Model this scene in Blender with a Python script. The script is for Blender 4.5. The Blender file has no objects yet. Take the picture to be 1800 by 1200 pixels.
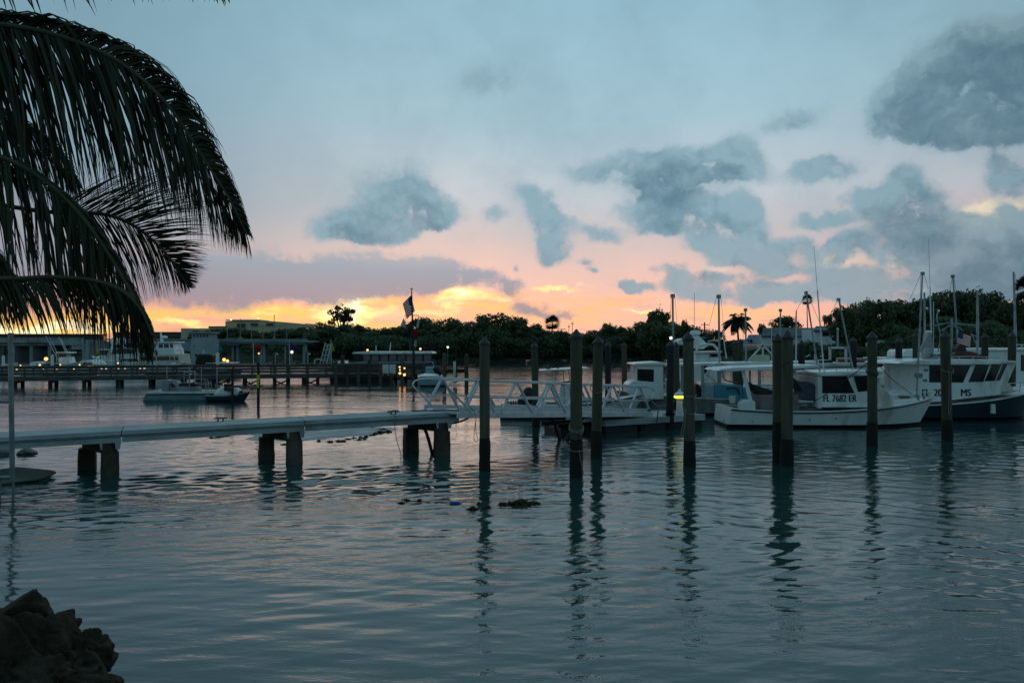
import bpy, bmesh, math, random
import numpy as np
from mathutils import Vector, Matrix

random.seed(7)
rng = np.random.default_rng(11)
SC = bpy.context.scene
COL = SC.collection
R = math.radians

# ------------------------------------------------------------------ camera
F = 1400.0            # focal length in photo pixels (photo is 1800 wide)
CAMZ, HOR = 3.3, 606.0
cam_d = bpy.data.cameras.new('camera')
cam = bpy.data.objects.new('camera', cam_d)
COL.objects.link(cam)
SC.camera = cam
cam_d.sensor_width = 36.0
cam_d.lens = 36.0 * F / 1800.0
cam_d.clip_start, cam_d.clip_end = 0.1, 6000.0
cam.location = (0, 0, CAMZ)
cam.rotation_euler = (R(90) + math.atan((HOR - 600) / F), 0, 0)

SC.view_settings.view_transform = 'Standard'
SC.view_settings.look = 'None'
SC.view_settings.exposure = 0.2
SC.view_settings.gamma = 1.0
SC.view_settings.use_curve_mapping = False
SC.cycles.max_bounces = 6
SC.cycles.transparent_max_bounces = 8
SC.cycles.caustics_reflective = False
SC.cycles.caustics_refractive = False
SC.cycles.use_denoising = True

def P(x, y, d):
    """point at photo direction (x, y) and distance d ahead of the camera"""
    return Vector(((x - 900) / F * d, d, CAMZ - (y - HOR) / F * d))
def wd(y):
    """distance at which the water surface lies in photo row y"""
    return CAMZ * F / (y - HOR)
def XZ(x, d):
    return (x - 900) / F * d
def srgb(r, g, b):
    f = lambda c: (c / 255 / 12.92) if c <= 10 else ((c / 255 + .055) / 1.055) ** 2.4
    return (f(r), f(g), f(b), 1.0)

# ------------------------------------------------------------------ node helper
class NT:
    def __init__(s, tree):
        s.t = tree
    def n(s, typ, **kw):
        nd = s.t.nodes.new(typ)
        for k, v in kw.items():
            setattr(nd, k, v)
        return nd
    def put(s, sock, v):
        if isinstance(v, bpy.types.NodeSocket):
            s.t.links.new(v, sock)
        elif v is not None:
            sock.default_value = v
    def m(s, op, a, b=None, c=None, clamp=False):
        nd = s.n('ShaderNodeMath', operation=op, use_clamp=clamp)
        s.put(nd.inputs[0], a); s.put(nd.inputs[1], b); s.put(nd.inputs[2], c)
        return nd.outputs[0]
    def v(s, op, a, b=None, c=None):
        nd = s.n('ShaderNodeVectorMath', operation=op)
        s.put(nd.inputs[0], a)
        if b is not None: s.put(nd.inputs[1], b)
        if c is not None: s.put(nd.inputs[2], c)
        return nd.outputs['Value'] if op in ('DOT_PRODUCT', 'LENGTH') else nd.outputs[0]
    def mix(s, fac, a, b, blend='MIX'):
        nd = s.n('ShaderNodeMix', data_type='RGBA', blend_type=blend)
        s.put(nd.inputs[0], fac); s.put(nd.inputs[6], a); s.put(nd.inputs[7], b)
        return nd.outputs[2]
    def rng(s, val, a, b, c=0.0, d=1.0, smooth=True):
        nd = s.n('ShaderNodeMapRange')
        if smooth: nd.interpolation_type = 'SMOOTHSTEP'
        s.put(nd.inputs[0], val)
        for i, q in enumerate((a, b, c, d)): nd.inputs[i + 1].default_value = q
        return nd.outputs[0]
    def noise(s, vec, scale, detail=4.0, rough=.55, dist=0.0, out='Fac'):
        nd = s.n('ShaderNodeTexNoise')
        s.put(nd.inputs['Vector'], vec)
        nd.inputs['Scale'].default_value = scale
        nd.inputs['Detail'].default_value = detail
        nd.inputs['Roughness'].default_value = rough
        nd.inputs['Distortion'].default_value = dist
        return nd.outputs[out]
    def ramp(s, fac, stops, interp='LINEAR'):
        nd = s.n('ShaderNodeValToRGB')
        cr = nd.color_ramp
        cr.interpolation = interp
        while len(cr.elements) < len(stops): cr.elements.new(0.5)
        for e, (p, c) in zip(cr.elements, stops):
            e.position = p; e.color = c
        s.put(nd.inputs[0], fac)
        return nd.outputs[0]
# ------------------------------------------------------------------ sky (world) and sun
SUN_EL, SUN_AZ = R(2.2), R(-12.0)
world = bpy.data.worlds.new('World')
SC.world = world
world.use_nodes = True
wt = world.node_tree
for nd in list(wt.nodes): wt.nodes.remove(nd)
W = NT(wt)
out = W.n('ShaderNodeOutputWorld')
bg = W.n('ShaderNodeBackground')
wt.links.new(bg.outputs[0], out.inputs[0])
tc = W.n('ShaderNodeTexCoord')
dirv = tc.outputs['Generated']
sp = W.n('ShaderNodeSeparateXYZ'); wt.links.new(dirv, sp.inputs[0])
az = W.m('ARCTAN2', sp.outputs[0], sp.outputs[1])
el = W.m('ARCSINE', sp.outputs[2])
cmb = W.n('ShaderNodeCombineXYZ'); wt.links.new(az, cmb.inputs[0]); wt.links.new(el, cmb.inputs[1])
p = cmb.outputs[0]

def azel(x, y):
    u, v = (x - 900) / F, (HOR - y) / F
    return math.atan(u), math.atan(v / math.hypot(1, u))
def blob(pp, x, y, rx, ry):
    a, e = azel(x, y)
    sx, sy = F / rx, F / ry
    q = W.v('MULTIPLY_ADD', pp, (sx, sy, 0.0), (-a * sx, -e * sy, 0.0))
    d2 = W.v('DOT_PRODUCT', q, q)
    return W.m('POWER', 0.3679, d2)
def blobs(pp, lst):
    acc = None
    for it in lst:
        b = blob(pp, *it[:4])
        w = it[4] if len(it) > 4 else 1.0
        acc = W.m('MULTIPLY', b, w) if acc is None else W.m('MULTIPLY_ADD', b, w, acc)
    return acc

# a warp that makes cloud edges billow
nwc = W.noise(p, 13.0, 6.0, .6, out='Color')
warp = W.v('MULTIPLY_ADD', W.v('SUBTRACT', nwc, (.5, .5, .5)), (.085, .06, 0.0), p)
nstr = W.noise(W.v('MULTIPLY', p, (1.0, 5.5, 1.0)), 7.0, 5.0, .6)         # long flat streaks
nstr2 = W.noise(W.v('MULTIPLY', p, (1.0, 4.0, 1.0)), 21.0, 4.0, .6)
nbig = W.noise(W.v('MULTIPLY', p, (1.0, 1.7, 1.0)), 3.2, 4.0, .5)
nfine = W.noise(warp, 26.0, 6.0, .62)
nmid = W.noise(warp, 9.0, 6.0, .58)

# clear-sky gradient: the dusk sky of the Sky Texture under a veil of high thin cloud
elw = W.m('ADD', el, W.m('MULTIPLY', W.m('SUBTRACT', nbig, .5), .05))
stops = [(0.0, srgb(238, 178, 148)), (.045, srgb(235, 184, 164)), (.085, srgb(220, 183, 174)), (.125, srgb(196, 182, 182)),
         (.17, srgb(184, 190, 198)), (.26, srgb(153, 184, 197)), (.38, srgb(144, 184, 200)), (.56, srgb(160, 208, 224)), (.8, srgb(150, 196, 212)), (1.0, srgb(130, 176, 193))]
def to_el(r): return r
fac = W.m('DIVIDE', elw, R(60), clamp=True)
# ramp positions above are fractions of 60 degrees of elevation
base = W.ramp(fac, stops)
# left half: the pink zone sinks lower and is more violet
leftness = W.rng(az, R(-4), R(-26))
stopsL = [(0.0, srgb(240, 165, 120)), (.05, srgb(210, 160, 148)), (.085, srgb(164, 152, 162)), (.125, srgb(150, 158, 171)), (.19, srgb(128, 154, 171)),
          (.27, srgb(124, 160, 177)), (.38, srgb(130, 170, 188)), (.56, srgb(160, 208, 224)), (.8, srgb(150, 196, 212)), (1.0, srgb(130, 176, 193))]
base = W.mix(leftness, base, W.ramp(fac, stopsL))
# away from the west the low sky is plain blue-grey
stopsE = [(0.0, srgb(132, 176, 188)), (.2, srgb(140, 186, 200)), (.5, srgb(140, 186, 202)), (1.0, srgb(118, 162, 180))]
base = W.mix(W.rng(sp.outputs[1], .45, -.1), base, W.ramp(fac, stopsE))
veil = W.rng(nmid, .35, .7)
veil2 = W.m('MULTIPLY', W.rng(W.m('MULTIPLY_ADD', nbig, .65, W.m('MULTIPLY', nmid, .35)), .40, .62), W.rng(el, R(5), R(11)))
base = W.mix(W.m('MULTIPLY', veil, .12), base, srgb(120, 156, 176))
base = W.mix(W.m('MULTIPLY', veil2, .34), base, srgb(118, 150, 166))
sky = W.n('ShaderNodeTexSky', sky_type='NISHITA', sun_disc=False)
sky.sun_elevation = SUN_EL
sky.sun_rotation = SUN_AZ
sky.air_density, sky.dust_density = 1.0, 1.5
base = W.mix(1.0, base, W.mix(1.0, sky.outputs[0], (.006, .006, .006, 1), 'MULTIPLY'), 'ADD')

# sunset glow low over the horizon, in streaks
glow = blobs(p, [(610, 545, 150, 34, 1.0), (800, 532, 100, 24, .8), (100, 575, 190, 30, 1.0), (300, 565, 120, 24, .75), (450, 552, 80, 16, .5),
                 (990, 535, 160, 30, .62), (-250, 560, 300, 34, .9), (1130, 550, 170, 16, .6), (700, 575, 260, 26, .45), (1310, 560, 120, 22, .42)])
glow = W.m('MULTIPLY', glow, W.rng(nstr, .30, .62, -.05, 1.15))
c1 = W.mix(W.rng(glow, .08, .62), base, srgb(252, 188, 140))
c1 = W.mix(W.m('MULTIPLY', W.rng(glow, .62, 1.2), .8), c1, srgb(255, 204, 104))
hot = blobs(warp, [(612, 527, 50, 20, 1.3), (570, 545, 50, 14, .6), (810, 523, 42, 15, 1.1), (745, 545, 80, 8, .6), (120, 574, 90, 10, 1.0), (30, 585, 100, 9, 1.0),
                   (330, 563, 60, 8, .75), (472, 556, 32, 10, .7), (985, 510, 50, 7, .85), (880, 522, 26, 9, .5), (1120, 548, 60, 5, .75), (-120, 570, 150, 14, 1.0), (640, 556, 60, 10, .8)])
hot = W.m('MULTIPLY', hot, W.rng(nstr2, .28, .62, .35, 1.25))
c1 = W.mix(W.rng(hot, .22, .95), c1, (1.25, .88, .33, 1))
c1 = W.mix(W.rng(hot, .85, 1.3), c1, (1.4, 1.15, .66, 1))
# pale yellow rift, upper right, and two pink slits
rift = blobs(warp, [(1735, 372, 62, 17, 1.0), (1690, 385, 40, 13, .7), (1560, 455, 26, 12, .6), (1660, 445, 50, 10, .55), (1480, 460, 40, 14, .5), (1425, 470, 40, 26, .5), (1260, 478, 40, 14, .5)])
c1 = W.mix(W.m('MULTIPLY', W.rng(rift, .15, .9), .85), c1, srgb(244, 226, 196))
slit = blobs(p, [(1590, 509, 12, 3, 1.0), (1640, 510, 9, 2.5, .9), (1452, 522, 36, 4, 1.0), (1420, 545, 40, 8, .9), (1395, 572, 40, 10, .8), (1485, 540, 40, 10, .4)])
c1 = W.mix(W.m('MULTIPLY', W.rng(slit, .2, .9), .8), c1, srgb(246, 178, 160))

# violet-grey stratus bank low on the left and centre
strat = blobs(warp, [(560, 475, 190, 36), (430, 500, 130, 34), (300, 490, 160, 32, .9), (100, 480, 200, 36, .8), (690, 485, 90, 30, .9), (835, 495, 52, 18, .95), (760, 488, 60, 20, .7),
                     (935, 541, 52, 13, .95), (985, 548, 26, 9, .7), (890, 505, 30, 9, .6), (780, 541, 34, 6, .6), (910, 512, 20, 14, .5), (-200, 470, 260, 50, .9), (580, 500, 120, 22, .5)])
sd = W.rng(W.m('MULTIPLY', strat, W.m('MULTIPLY_ADD', W.rng(nfine, .3, .7), .75, W.rng(nstr, .3, .7, .3, .9))), .18, 1.0)
sd = W.m('MULTIPLY', sd, W.rng(W.m('ADD', el, W.m('MULTIPLY', W.m('SUBTRACT', nmid, .5), .05)), R(8.2), R(5.2), .25, 1.0))
scol = W.mix(W.rng(el, R(2.6), R(6.5)), srgb(158, 144, 152), srgb(148, 160, 172))
c2 = W.mix(W.m('MULTIPLY', sd, .93), c1, scol)
lowst = W.m('MULTIPLY', W.rng(nstr2, .52, .68), W.rng(el, R(5.0), R(1.5)))
c2 = W.mix(W.m('MULTIPLY', lowst, .38), c2, srgb(190, 150, 150))

# blue-grey cumulus
cum = [  # upper right bank, flat based
    (1690, 150, 92, 50), (1630, 185, 66, 38), (1600, 165, 46, 36, .8), (1750, 110, 80, 52), (1830, 120, 80, 70), (1770, 195, 90, 34), (1700, 80, 44, 22, .8), (1690, 225, 100, 18, .9), (1800, 225, 80, 16, .8), (1560, 190, 34, 30, .45),
    (1455, 300, 48, 18, 1.0), (1440, 292, 30, 14, .6), (1405, 207, 48, 24, .55), (1370, 225, 30, 16, .3), (1765, 305, 22, 30, .85), (1782, 330, 26, 20, .8), (1385, 310, 50, 12, .3),
    # tower and its skirts, right of centre
    (1597, 318, 24, 26, .95), (1570, 352, 52, 26, 1.0), (1530, 348, 34, 18, .8), (1612, 372, 48, 30, 1.05), (1630, 405, 46, 28, 1.0), (1600, 400, 40, 22, .8), (1655, 432, 34, 16, .7), (1690, 382, 14, 9, .75), (1676, 395, 20, 10, .6),
    (1770, 395, 40, 26, .95), (1745, 425, 50, 24, 1.0), (1800, 420, 50, 30, 1.0), (1730, 462, 56, 22, .95), (1790, 470, 60, 26, .95), (1700, 500, 70, 18, .75), (1780, 510, 70, 18, .75), (1690, 445, 30, 14, .6),
    # big broken group in the centre
    (1300, 265, 34, 26, .9), (1310, 300, 36, 20, .8), (1250, 280, 60, 24, .85), (1180, 290, 70, 24, .85), (1110, 290, 60, 22, .62), (1150, 315, 70, 16, .85), (1230, 312, 80, 14, .8), (1030, 300, 70, 22, .38), (960, 290, 50, 16, .22),
    (1160, 350, 60, 22, .7), (1130, 370, 50, 18, .55), (1210, 378, 70, 26, 1.0), (1180, 400, 60, 14, .85), (1290, 360, 44, 20, .7), (1320, 375, 26, 22, .65), (1270, 400, 50, 22, .9),
    (1260, 432, 50, 18, .95), (1310, 425, 44, 24, .95), (1335, 455, 40, 18, .95), (1290, 455, 50, 12, .7), (1365, 478, 30, 12, .9), (1225, 425, 26, 14, .5), (1370, 440, 16, 14, .6), (1390, 430, 12, 14, .6),
    (940, 345, 34, 16, .62), (955, 372, 28, 22, .85), (965, 398, 26, 20, .8), (962, 432, 28, 24, .98), (970, 455, 22, 12, .6), (1000, 385, 30, 12, .4), (1066, 415, 36, 16, .75), (1035, 400, 26, 14, .5), (872, 378, 34, 18, .55), (1022, 462, 18, 10, .7), (1038, 478, 14, 7, .6), (910, 470, 10, 10, .5), (905, 330, 40, 18, .3),
    # centre-left pair
    (650, 405, 56, 22, .95), (690, 410, 34, 16, .85), (620, 412, 40, 14, .7), (745, 360, 50, 30, .95), (720, 345, 40, 26, .8), (770, 378, 34, 18, .85), (740, 392, 40, 12, .6), (600, 385, 56, 20, .5), (560, 405, 36, 18, .35), (680, 320, 60, 36, .42), (640, 360, 50, 30, .40), (720, 290, 46, 26, .28), (590, 300, 60, 50, .18),
    (880, 125, 52, 32, .50), (850, 150, 60, 24, .34), (860, 230, 40, 40, .22), (700, 170, 120, 40, .10),
    # small low flock
    (1122, 500, 34, 10, .95), (1100, 494, 14, 8, .7), (1195, 485, 22, 16, .9), (1205, 505, 24, 14, .85), (1225, 520, 22, 10, .7), (1245, 495, 22, 16, .85), (1258, 512, 20, 14, .8), (1293, 489, 26, 9, .8), (1275, 520, 30, 9, .55), (1175, 470, 14, 9, .45), (1150, 475, 14, 8, .4),
    (1320, 505, 34, 12, .7), (1355, 515, 40, 14, .95), (1395, 520, 36, 12, .85), (1340, 530, 50, 9, .6), (1410, 378, 20, 12, .65), (1445, 388, 34, 10, .7), (1475, 382, 26, 8, .5),
    (1500, 415, 26, 14, .85), (1520, 432, 36, 14, .95), (1465, 432, 26, 12, .75), (1490, 448, 40, 9, .75), (1415, 425, 14, 14, .65), (1425, 445, 18, 10, .55), (1440, 470, 34, 18, .8), (1450, 495, 34, 16, .85), (1475, 510, 30, 12, .75), (1505, 485, 30, 16, .95), (1530, 500, 36, 16, .95), (1515, 520, 40, 12, .8),
    (1575, 455, 36, 14, .85), (1610, 468, 40, 10, .85), (1570, 480, 40, 12, .9), (1640, 480, 30, 7, .6), (1575, 500, 40, 9, .6), (1600, 530, 60, 12, .7), (1660, 525, 60, 10, .55), (1552, 442, 20, 8, .55), (1560, 535, 40, 10, .7),
]
nw2 = W.noise(p, 30.0, 5.0, .6, out='Color')
warp2 = W.v('MULTIPLY_ADD', W.v('SUBTRACT', nw2, (.5, .5, .5)), (.034, .026, 0.0), W.v('MULTIPLY_ADD', W.v('SUBTRACT', nwc, (.5, .5, .5)), (.035, .024, 0.0), p))
cf = blobs(warp2, cum)
nbil = W.noise(warp2, 17.0, 7.0, .60)
nb = W.rng(W.m('MULTIPLY_ADD', nbil, .62, W.m('MULTIPLY', nfine, .38)), .33, .68, 0.0, 1.0, False)
cf = W.m('MINIMUM', W.m('MULTIPLY', cf, 1.32), 1.0)
nsm = W.rng(W.noise(p, 34.0, 5.0, .6), .34, .66, 0.0, 1.0, False)
nb = W.m('MULTIPLY_ADD', nsm, .10, W.m('MULTIPLY', nb, .90))
dens = W.rng(W.m('MULTIPLY', cf, W.m('MULTIPLY_ADD', nb, 1.65, .22)), .18, .90)
halo = W.rng(W.m('MULTIPLY', cf, W.m('MULTIPLY_ADD', nmid, 1.1, .30)), .10, .95)
cfs = blobs(W.v('ADD', warp2, (0.0, .016, 0.0)), [q for q in cum if q[2] * q[3] > 1100])       # more cloud above = darker base
core = W.rng(W.m('MULTIPLY', W.m('MULTIPLY_ADD', cfs, .75, W.m('MULTIPLY', cf, .25)), W.m('MULTIPLY_ADD', nb, .9, .5)), .2, 1.2)
lit = W.mix(W.rng(el, R(3), R(9)), srgb(140, 158, 168), srgb(130, 161, 174))
dark = W.mix(W.rng(el, R(2), R(9)), srgb(104, 133, 148), srgb(86, 121, 138))
nup = W.noise(W.v('ADD', warp2, (.004, .011, 0.0)), 17.0, 4.0, .58)
nlo = W.noise(warp2, 17.0, 4.0, .58)
relief = W.m('MULTIPLY', W.m('SUBTRACT', nup, nlo), 3.2)            # billows: paler crowns, greyer bases
core = W.m('ADD', W.m('MULTIPLY', core, .85), relief, clamp=True)
core = W.m('MINIMUM', core, W.rng(dens, .25, 1.0))
ccol = W.mix(core, lit, dark)
ccol = W.mix(W.m('MULTIPLY', W.rng(nfine, .45, .75), .25), ccol, srgb(150, 172, 184))
ccol = W.mix(W.m('MULTIPLY', W.rng(az, R(14), R(32)), W.m('MULTIPLY', core, .35)), ccol, srgb(92, 124, 142))
c3 = W.mix(W.m('MULTIPLY_ADD', dens, .62, W.m('MULTIPLY', halo, .34)), c2, ccol)
# generic broken cloud away from the west
gen = W.m('MULTIPLY', W.rng(W.noise(dirv, 3.0, 6.0, .6), .48, .62), W.rng(sp.outputs[1], .55, .1))
c3 = W.mix(W.m('MULTIPLY', gen, .6), c3, srgb(116, 156, 172))
# slight dimming eastward; lens vignette put into the sky colour at sides and top
east = W.rng(sp.outputs[1], -.5, .62, .96, 1.0)
side = W.m('MULTIPLY', W.rng(W.m('ABSOLUTE', az), R(12), R(50), 1.0, .68), W.rng(el, R(15), R(28), 1.0, .88))
fin = W.mix(1.0, c3, W.mix(W.m('MULTIPLY', east, side), (0, 0, 0, 1), (1, 1, 1, 1)), 'MULTIPLY')
wt.links.new(fin, bg.inputs[0])
bg.inputs[1].default_value = 1.0

world.cycles.sampling_method = 'MANUAL'
world.cycles.sample_map_resolution = 512
sun_d = bpy.data.lights.new('sun', 'SUN')
sun_d.energy = 0.04
sun_d.angle = R(25)
sun_d.color = (1.0, .62, .34)
sun = bpy.data.objects.new('sun', sun_d)
COL.objects.link(sun)
sdir = Vector((math.sin(SUN_AZ) * math.cos(SUN_EL), math.cos(SUN_AZ) * math.cos(SUN_EL), math.sin(SUN_EL)))
sun.rotation_euler = sdir.to_track_quat('Z', 'Y').to_euler()
# ------------------------------------------------------------------ materials
MATS = {}
def pm(name, c1, c2=None, scale=4.0, rough=.6, metal=0.0, bump=0.0, bscale=None, stretch=(1, 1, 1), spec=.4, c3=None, s3=1.2, emit=None, es=1.0, lo=.35, hi=.65):
    """procedural paint / wood / stone: two tones broken up by noise, an optional third stain tone, bump"""
    if name in MATS: return MATS[name]
    m = bpy.data.materials.new(name); m.use_nodes = True
    T = NT(m.node_tree)
    b = m.node_tree.nodes['Principled BSDF']
    tcn = T.n('ShaderNodeTexCoord')
    vec = T.v('MULTIPLY', tcn.outputs['Object'], stretch)
    f = T.noise(vec, scale, 6.0, .6)
    c2 = c2 or tuple(v * .7 for v in c1[:3])
    col = T.mix(T.rng(f, lo, hi), (*c1[:3], 1), (*c2[:3], 1))
    if c3:
        g = T.noise(vec, scale * s3 * .37, 5.0, .65)
        col = T.mix(T.rng(g, .52, .68), col, (*c3[:3], 1))
    T.put(b.inputs['Base Color'], col)
    T.put(b.inputs['Roughness'], T.rng(f, .3, .7, max(.03, rough - .1), min(1, rough + .1), False))
    b.inputs['Metallic'].default_value = metal
    b.inputs['Specular IOR Level'].default_value = spec
    if bump:
        bn = T.n('ShaderNodeBump')
        bn.inputs['Strength'].default_value = 1.0
        bn.inputs['Distance'].default_value = bump
        T.put(bn.inputs['Height'], T.noise(vec, bscale or scale * 4, 5.0, .6))
        T.put(b.inputs['Normal'], bn.outputs[0])
    if emit:
        b.inputs['Emission Color'].default_value = (*emit[:3], 1)
        b.inputs['Emission Strength'].default_value = es
    MATS[name] = m
    return m

M_white = pm('white_gelcoat', (.74, .77, .76), (.62, .66, .66), 1.6, .32, c3=(.42, .40, .34), stretch=(1, 1, .35), spec=.5)
M_white2 = pm('aged_white_paint', (.62, .65, .64), (.48, .52, .51), 2.2, .5, c3=(.30, .27, .22), stretch=(1, 1, .4))
M_grey = pm('grey_boat_paint', (.24, .26, .27), (.18, .20, .21), 2.0, .5, c3=(.13, .12, .11), stretch=(1, 1, .5))
M_navy = pm('navy_hull_paint', (.012, .038, .055), (.009, .028, .042), 1.5, .4, spec=.3)
M_boot = pm('dark_bottom_paint', (.020, .014, .012), (.010, .010, .010), 4.0, .7, c3=(.05, .028, .016))
M_glass = pm('tinted_glass', (.010, .012, .014), (.016, .017, .018), .9, .08, spec=.5)
M_black = pm('black_rubber', (.008, .008, .010), (.014, .014, .016), 5.0, .5)
M_alu = pm('aluminium', (.56, .60, .62), (.44, .48, .50), 3.0, .42, metal=.45, spec=.5)
M_steel = pm('galvanised_steel', (.22, .25, .27), (.15, .17, .19), 5.0, .5, metal=.5)
M_mast = pm('weathered_alloy_pole', (.30, .33, .35), (.20, .23, .24), 3.0, .5, metal=.35)
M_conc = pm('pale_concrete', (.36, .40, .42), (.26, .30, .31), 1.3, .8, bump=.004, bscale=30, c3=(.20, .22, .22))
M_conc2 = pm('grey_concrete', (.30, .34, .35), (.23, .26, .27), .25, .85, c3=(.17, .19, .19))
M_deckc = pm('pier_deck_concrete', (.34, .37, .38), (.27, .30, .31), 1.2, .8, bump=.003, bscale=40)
M_pilec = pm('stained_shaded_concrete', (.10, .085, .062), (.045, .038, .028), 2.0, .9, bump=.02, bscale=14, stretch=(1, 1, .4), c3=(.028, .024, .016))  # stains on the piles; on the cap beams the dark tone is painted shadow
M_wood = pm('treated_pile_timber', (.066, .070, .040), (.040, .044, .028), 6.0, .85, bump=.012, bscale=22, stretch=(1, 1, .12), c3=(.088, .085, .058))
def tinted(m, lo, hi):
    T = NT(m.node_tree); b = m.node_tree.nodes['Principled BSDF']
    src = b.inputs['Base Color'].links[0].from_socket
    oi = T.n('ShaderNodeObjectInfo'); hs = T.n('ShaderNodeHueSaturation')
    T.put(hs.inputs['Value'], T.rng(oi.outputs['Random'], 0, 1, lo, hi, False)); T.put(hs.inputs['Saturation'], T.rng(oi.outputs['Random'], 0, 1, 1.15, .8, False)); T.put(hs.inputs['Color'], src)
    m.node_tree.links.new(hs.outputs[0], b.inputs['Base Color'])
tinted(M_wood, .65, 1.35)
M_woodd = pm('dark_pile_timber', (.020, .020, .020), (.012, .012, .013), 6.0, .8, bump=.012, bscale=22, stretch=(1, 1, .12))
M_growth = pm('oyster_crust', (.010, .010, .009), (.020, .018, .014), 16.0, .9, bump=.05, bscale=18)
M_cap = pm('black_pile_cap', (.018, .020, .024), (.032, .034, .038), 8.0, .55)
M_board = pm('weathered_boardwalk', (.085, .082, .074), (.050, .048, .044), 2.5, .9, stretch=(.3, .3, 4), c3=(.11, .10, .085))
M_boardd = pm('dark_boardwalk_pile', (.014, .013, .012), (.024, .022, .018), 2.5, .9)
M_blue = pm('sky_blue_plastic', (.06, .27, .36), (.045, .20, .28), 2.0, .5)
M_bluel = pm('pale_blue_plastic', (.26, .40, .44), (.19, .31, .35), 2.0, .5)
M_tarp = pm('dark_brown_tarp', (.022, .019, .020), (.036, .030, .030), 3.0, .8, bump=.02, bscale=8)
M_tarp2 = pm('slate_violet_tarp', (.065, .070, .100), (.045, .048, .072), 3.0, .75, bump=.02, bscale=8)
M_maroon = pm('maroon_cloth', (.10, .025, .022), (.06, .018, .016), 4.0, .8)
M_red = pm('red_plastic', (.30, .022, .018), (.20, .016, .014), 4.0, .55)
M_cream = pm('cream_plastic', (.46, .46, .32), (.36, .36, .26), 3.0, .5)
M_tan = pm('faded_tan_box', (.19, .17, .165), (.14, .13, .13), 2.5, .7)
M_ink = pm('black_lettering', (.006, .006, .008), (.01, .01, .012), 9.0, .5)
M_rope = pm('grey_rope', (.22, .22, .18), (.13, .13, .10), 30.0, .9)
M_roped = pm('dark_rope', (.02, .022, .022), (.035, .035, .035), 30.0, .9)
M_teal = pm('teal_pontoon', (.07, .13, .145), (.05, .10, .115), 2.0, .35)
M_yellow = pm('yellow_paint', (.50, .42, .02), (.38, .32, .02), 5.0, .6)
M_green = pm('green_plastic', (.01, .16, .08), (.01, .11, .06), 5.0, .5)
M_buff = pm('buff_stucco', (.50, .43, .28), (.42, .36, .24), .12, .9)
M_wallw = pm('white_house_wall', (.62, .67, .72), (.54, .59, .64), .3, .85)
M_roofg = pm('grey_shingles', (.12, .13, .14), (.08, .09, .10), .8, .9)
M_roofb = pm('blue_tarpaulin', (.03, .14, .36), (.025, .10, .28), .8, .6)
M_roofp = pm('pale_sheet_roof', (.30, .36, .36), (.24, .29, .29), .6, .7)
M_winD = pm('dark_window', (.012, .013, .016), (.02, .02, .024), 1.0, .15)
M_bulb = pm('lit_bulb', (.9, .6, .25), (.9, .6, .25), 1, .5, emit=(1.0, .62, .24), es=1.5)
M_bulbw = pm('lit_white_lamp', (.9, .9, .8), (.9, .9, .8), 1, .5, emit=(1.0, .93, .74), es=1.3)
M_bulbr = pm('lit_orange_lamp', (.9, .4, .1), (.9, .4, .1), 1, .5, emit=(1.0, .38, .10), es=2.2)
M_litwin = pm('lit_window', (.8, .5, .2), (.7, .4, .15), 1.5, .5, emit=(1.0, .58, .20), es=.9)
M_yel = pm('lit_yellow_ring', (.9, .8, .1), (.9, .8, .1), 1, .5, emit=(1.0, .82, .03), es=1.6)
def cloth(n, c):
    m = pm(n, c, tuple(v * .8 for v in c), 6.0, .85)
    if len([q for q in m.node_tree.nodes if q.type == 'BSDF_TRANSLUCENT']) == 0:      # thin bunting lets the evening light through
        T = NT(m.node_tree); t = T.n('ShaderNodeBsdfTranslucent'); t.inputs[0].default_value = (*c, 1)
        mx = T.n('ShaderNodeMixShader'); mx.inputs[0].default_value = .5
        o_ = [q for q in m.node_tree.nodes if q.type == 'OUTPUT_MATERIAL'][0]
        m.node_tree.links.new(m.node_tree.nodes['Principled BSDF'].outputs[0], mx.inputs[1]); m.node_tree.links.new(t.outputs[0], mx.inputs[2]); m.node_tree.links.new(mx.outputs[0], o_.inputs[0])
    return m
M_fred, M_fteal, M_fpur, M_fyel, M_fgrn, M_fwht, M_fnavy = (cloth('red_flag_cloth', (.50, .012, .02)), cloth('teal_flag_cloth', (.05, .30, .36)), cloth('purple_flag_cloth', (.085, .03, .22)),
    cloth('yellow_flag_cloth', (.48, .45, .02)), cloth('green_flag_cloth', (.02, .13, .05)), cloth('white_flag_cloth', (.70, .70, .67)), cloth('navy_flag_cloth', (.02, .03, .12)))
M_fstr = cloth('flag_red_stripe', (.42, .035, .05))
M_bark = pm('bark', (.05, .042, .032), (.03, .026, .02), 5, .95)

def leafmat(name, c1, c2, tr=.25):
    m = bpy.data.materials.new(name); m.use_nodes = True
    T = NT(m.node_tree)
    b = m.node_tree.nodes['Principled BSDF']
    tcn = T.n('ShaderNodeTexCoord')
    f = T.noise(tcn.outputs['Object'], .55, 4.0, .6)
    f2 = T.noise(tcn.outputs['Object'], 4.0, 2.0, .6)
    T.put(b.inputs['Base Color'], T.mix(T.rng(T.m('MULTIPLY_ADD', f2, .4, T.m('MULTIPLY', f, .6)), .38, .62), (*c1, 1), (*c2, 1)))
    b.inputs['Roughness'].default_value = .6
    b.inputs['Specular IOR Level'].default_value = .25
    if tr:
        t = T.n('ShaderNodeBsdfTranslucent'); t.inputs[0].default_value = (*[v * 1.4 for v in c2], 1)
        mx = T.n('ShaderNodeMixShader'); mx.inputs[0].default_value = tr
        o = [n for n in m.node_tree.nodes if n.type == 'OUTPUT_MATERIAL'][0]
        m.node_tree.links.new(b.outputs[0], mx.inputs[1]); m.node_tree.links.new(t.outputs[0], mx.inputs[2])
        m.node_tree.links.new(mx.outputs[0], o.inputs[0])
    return m
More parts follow.
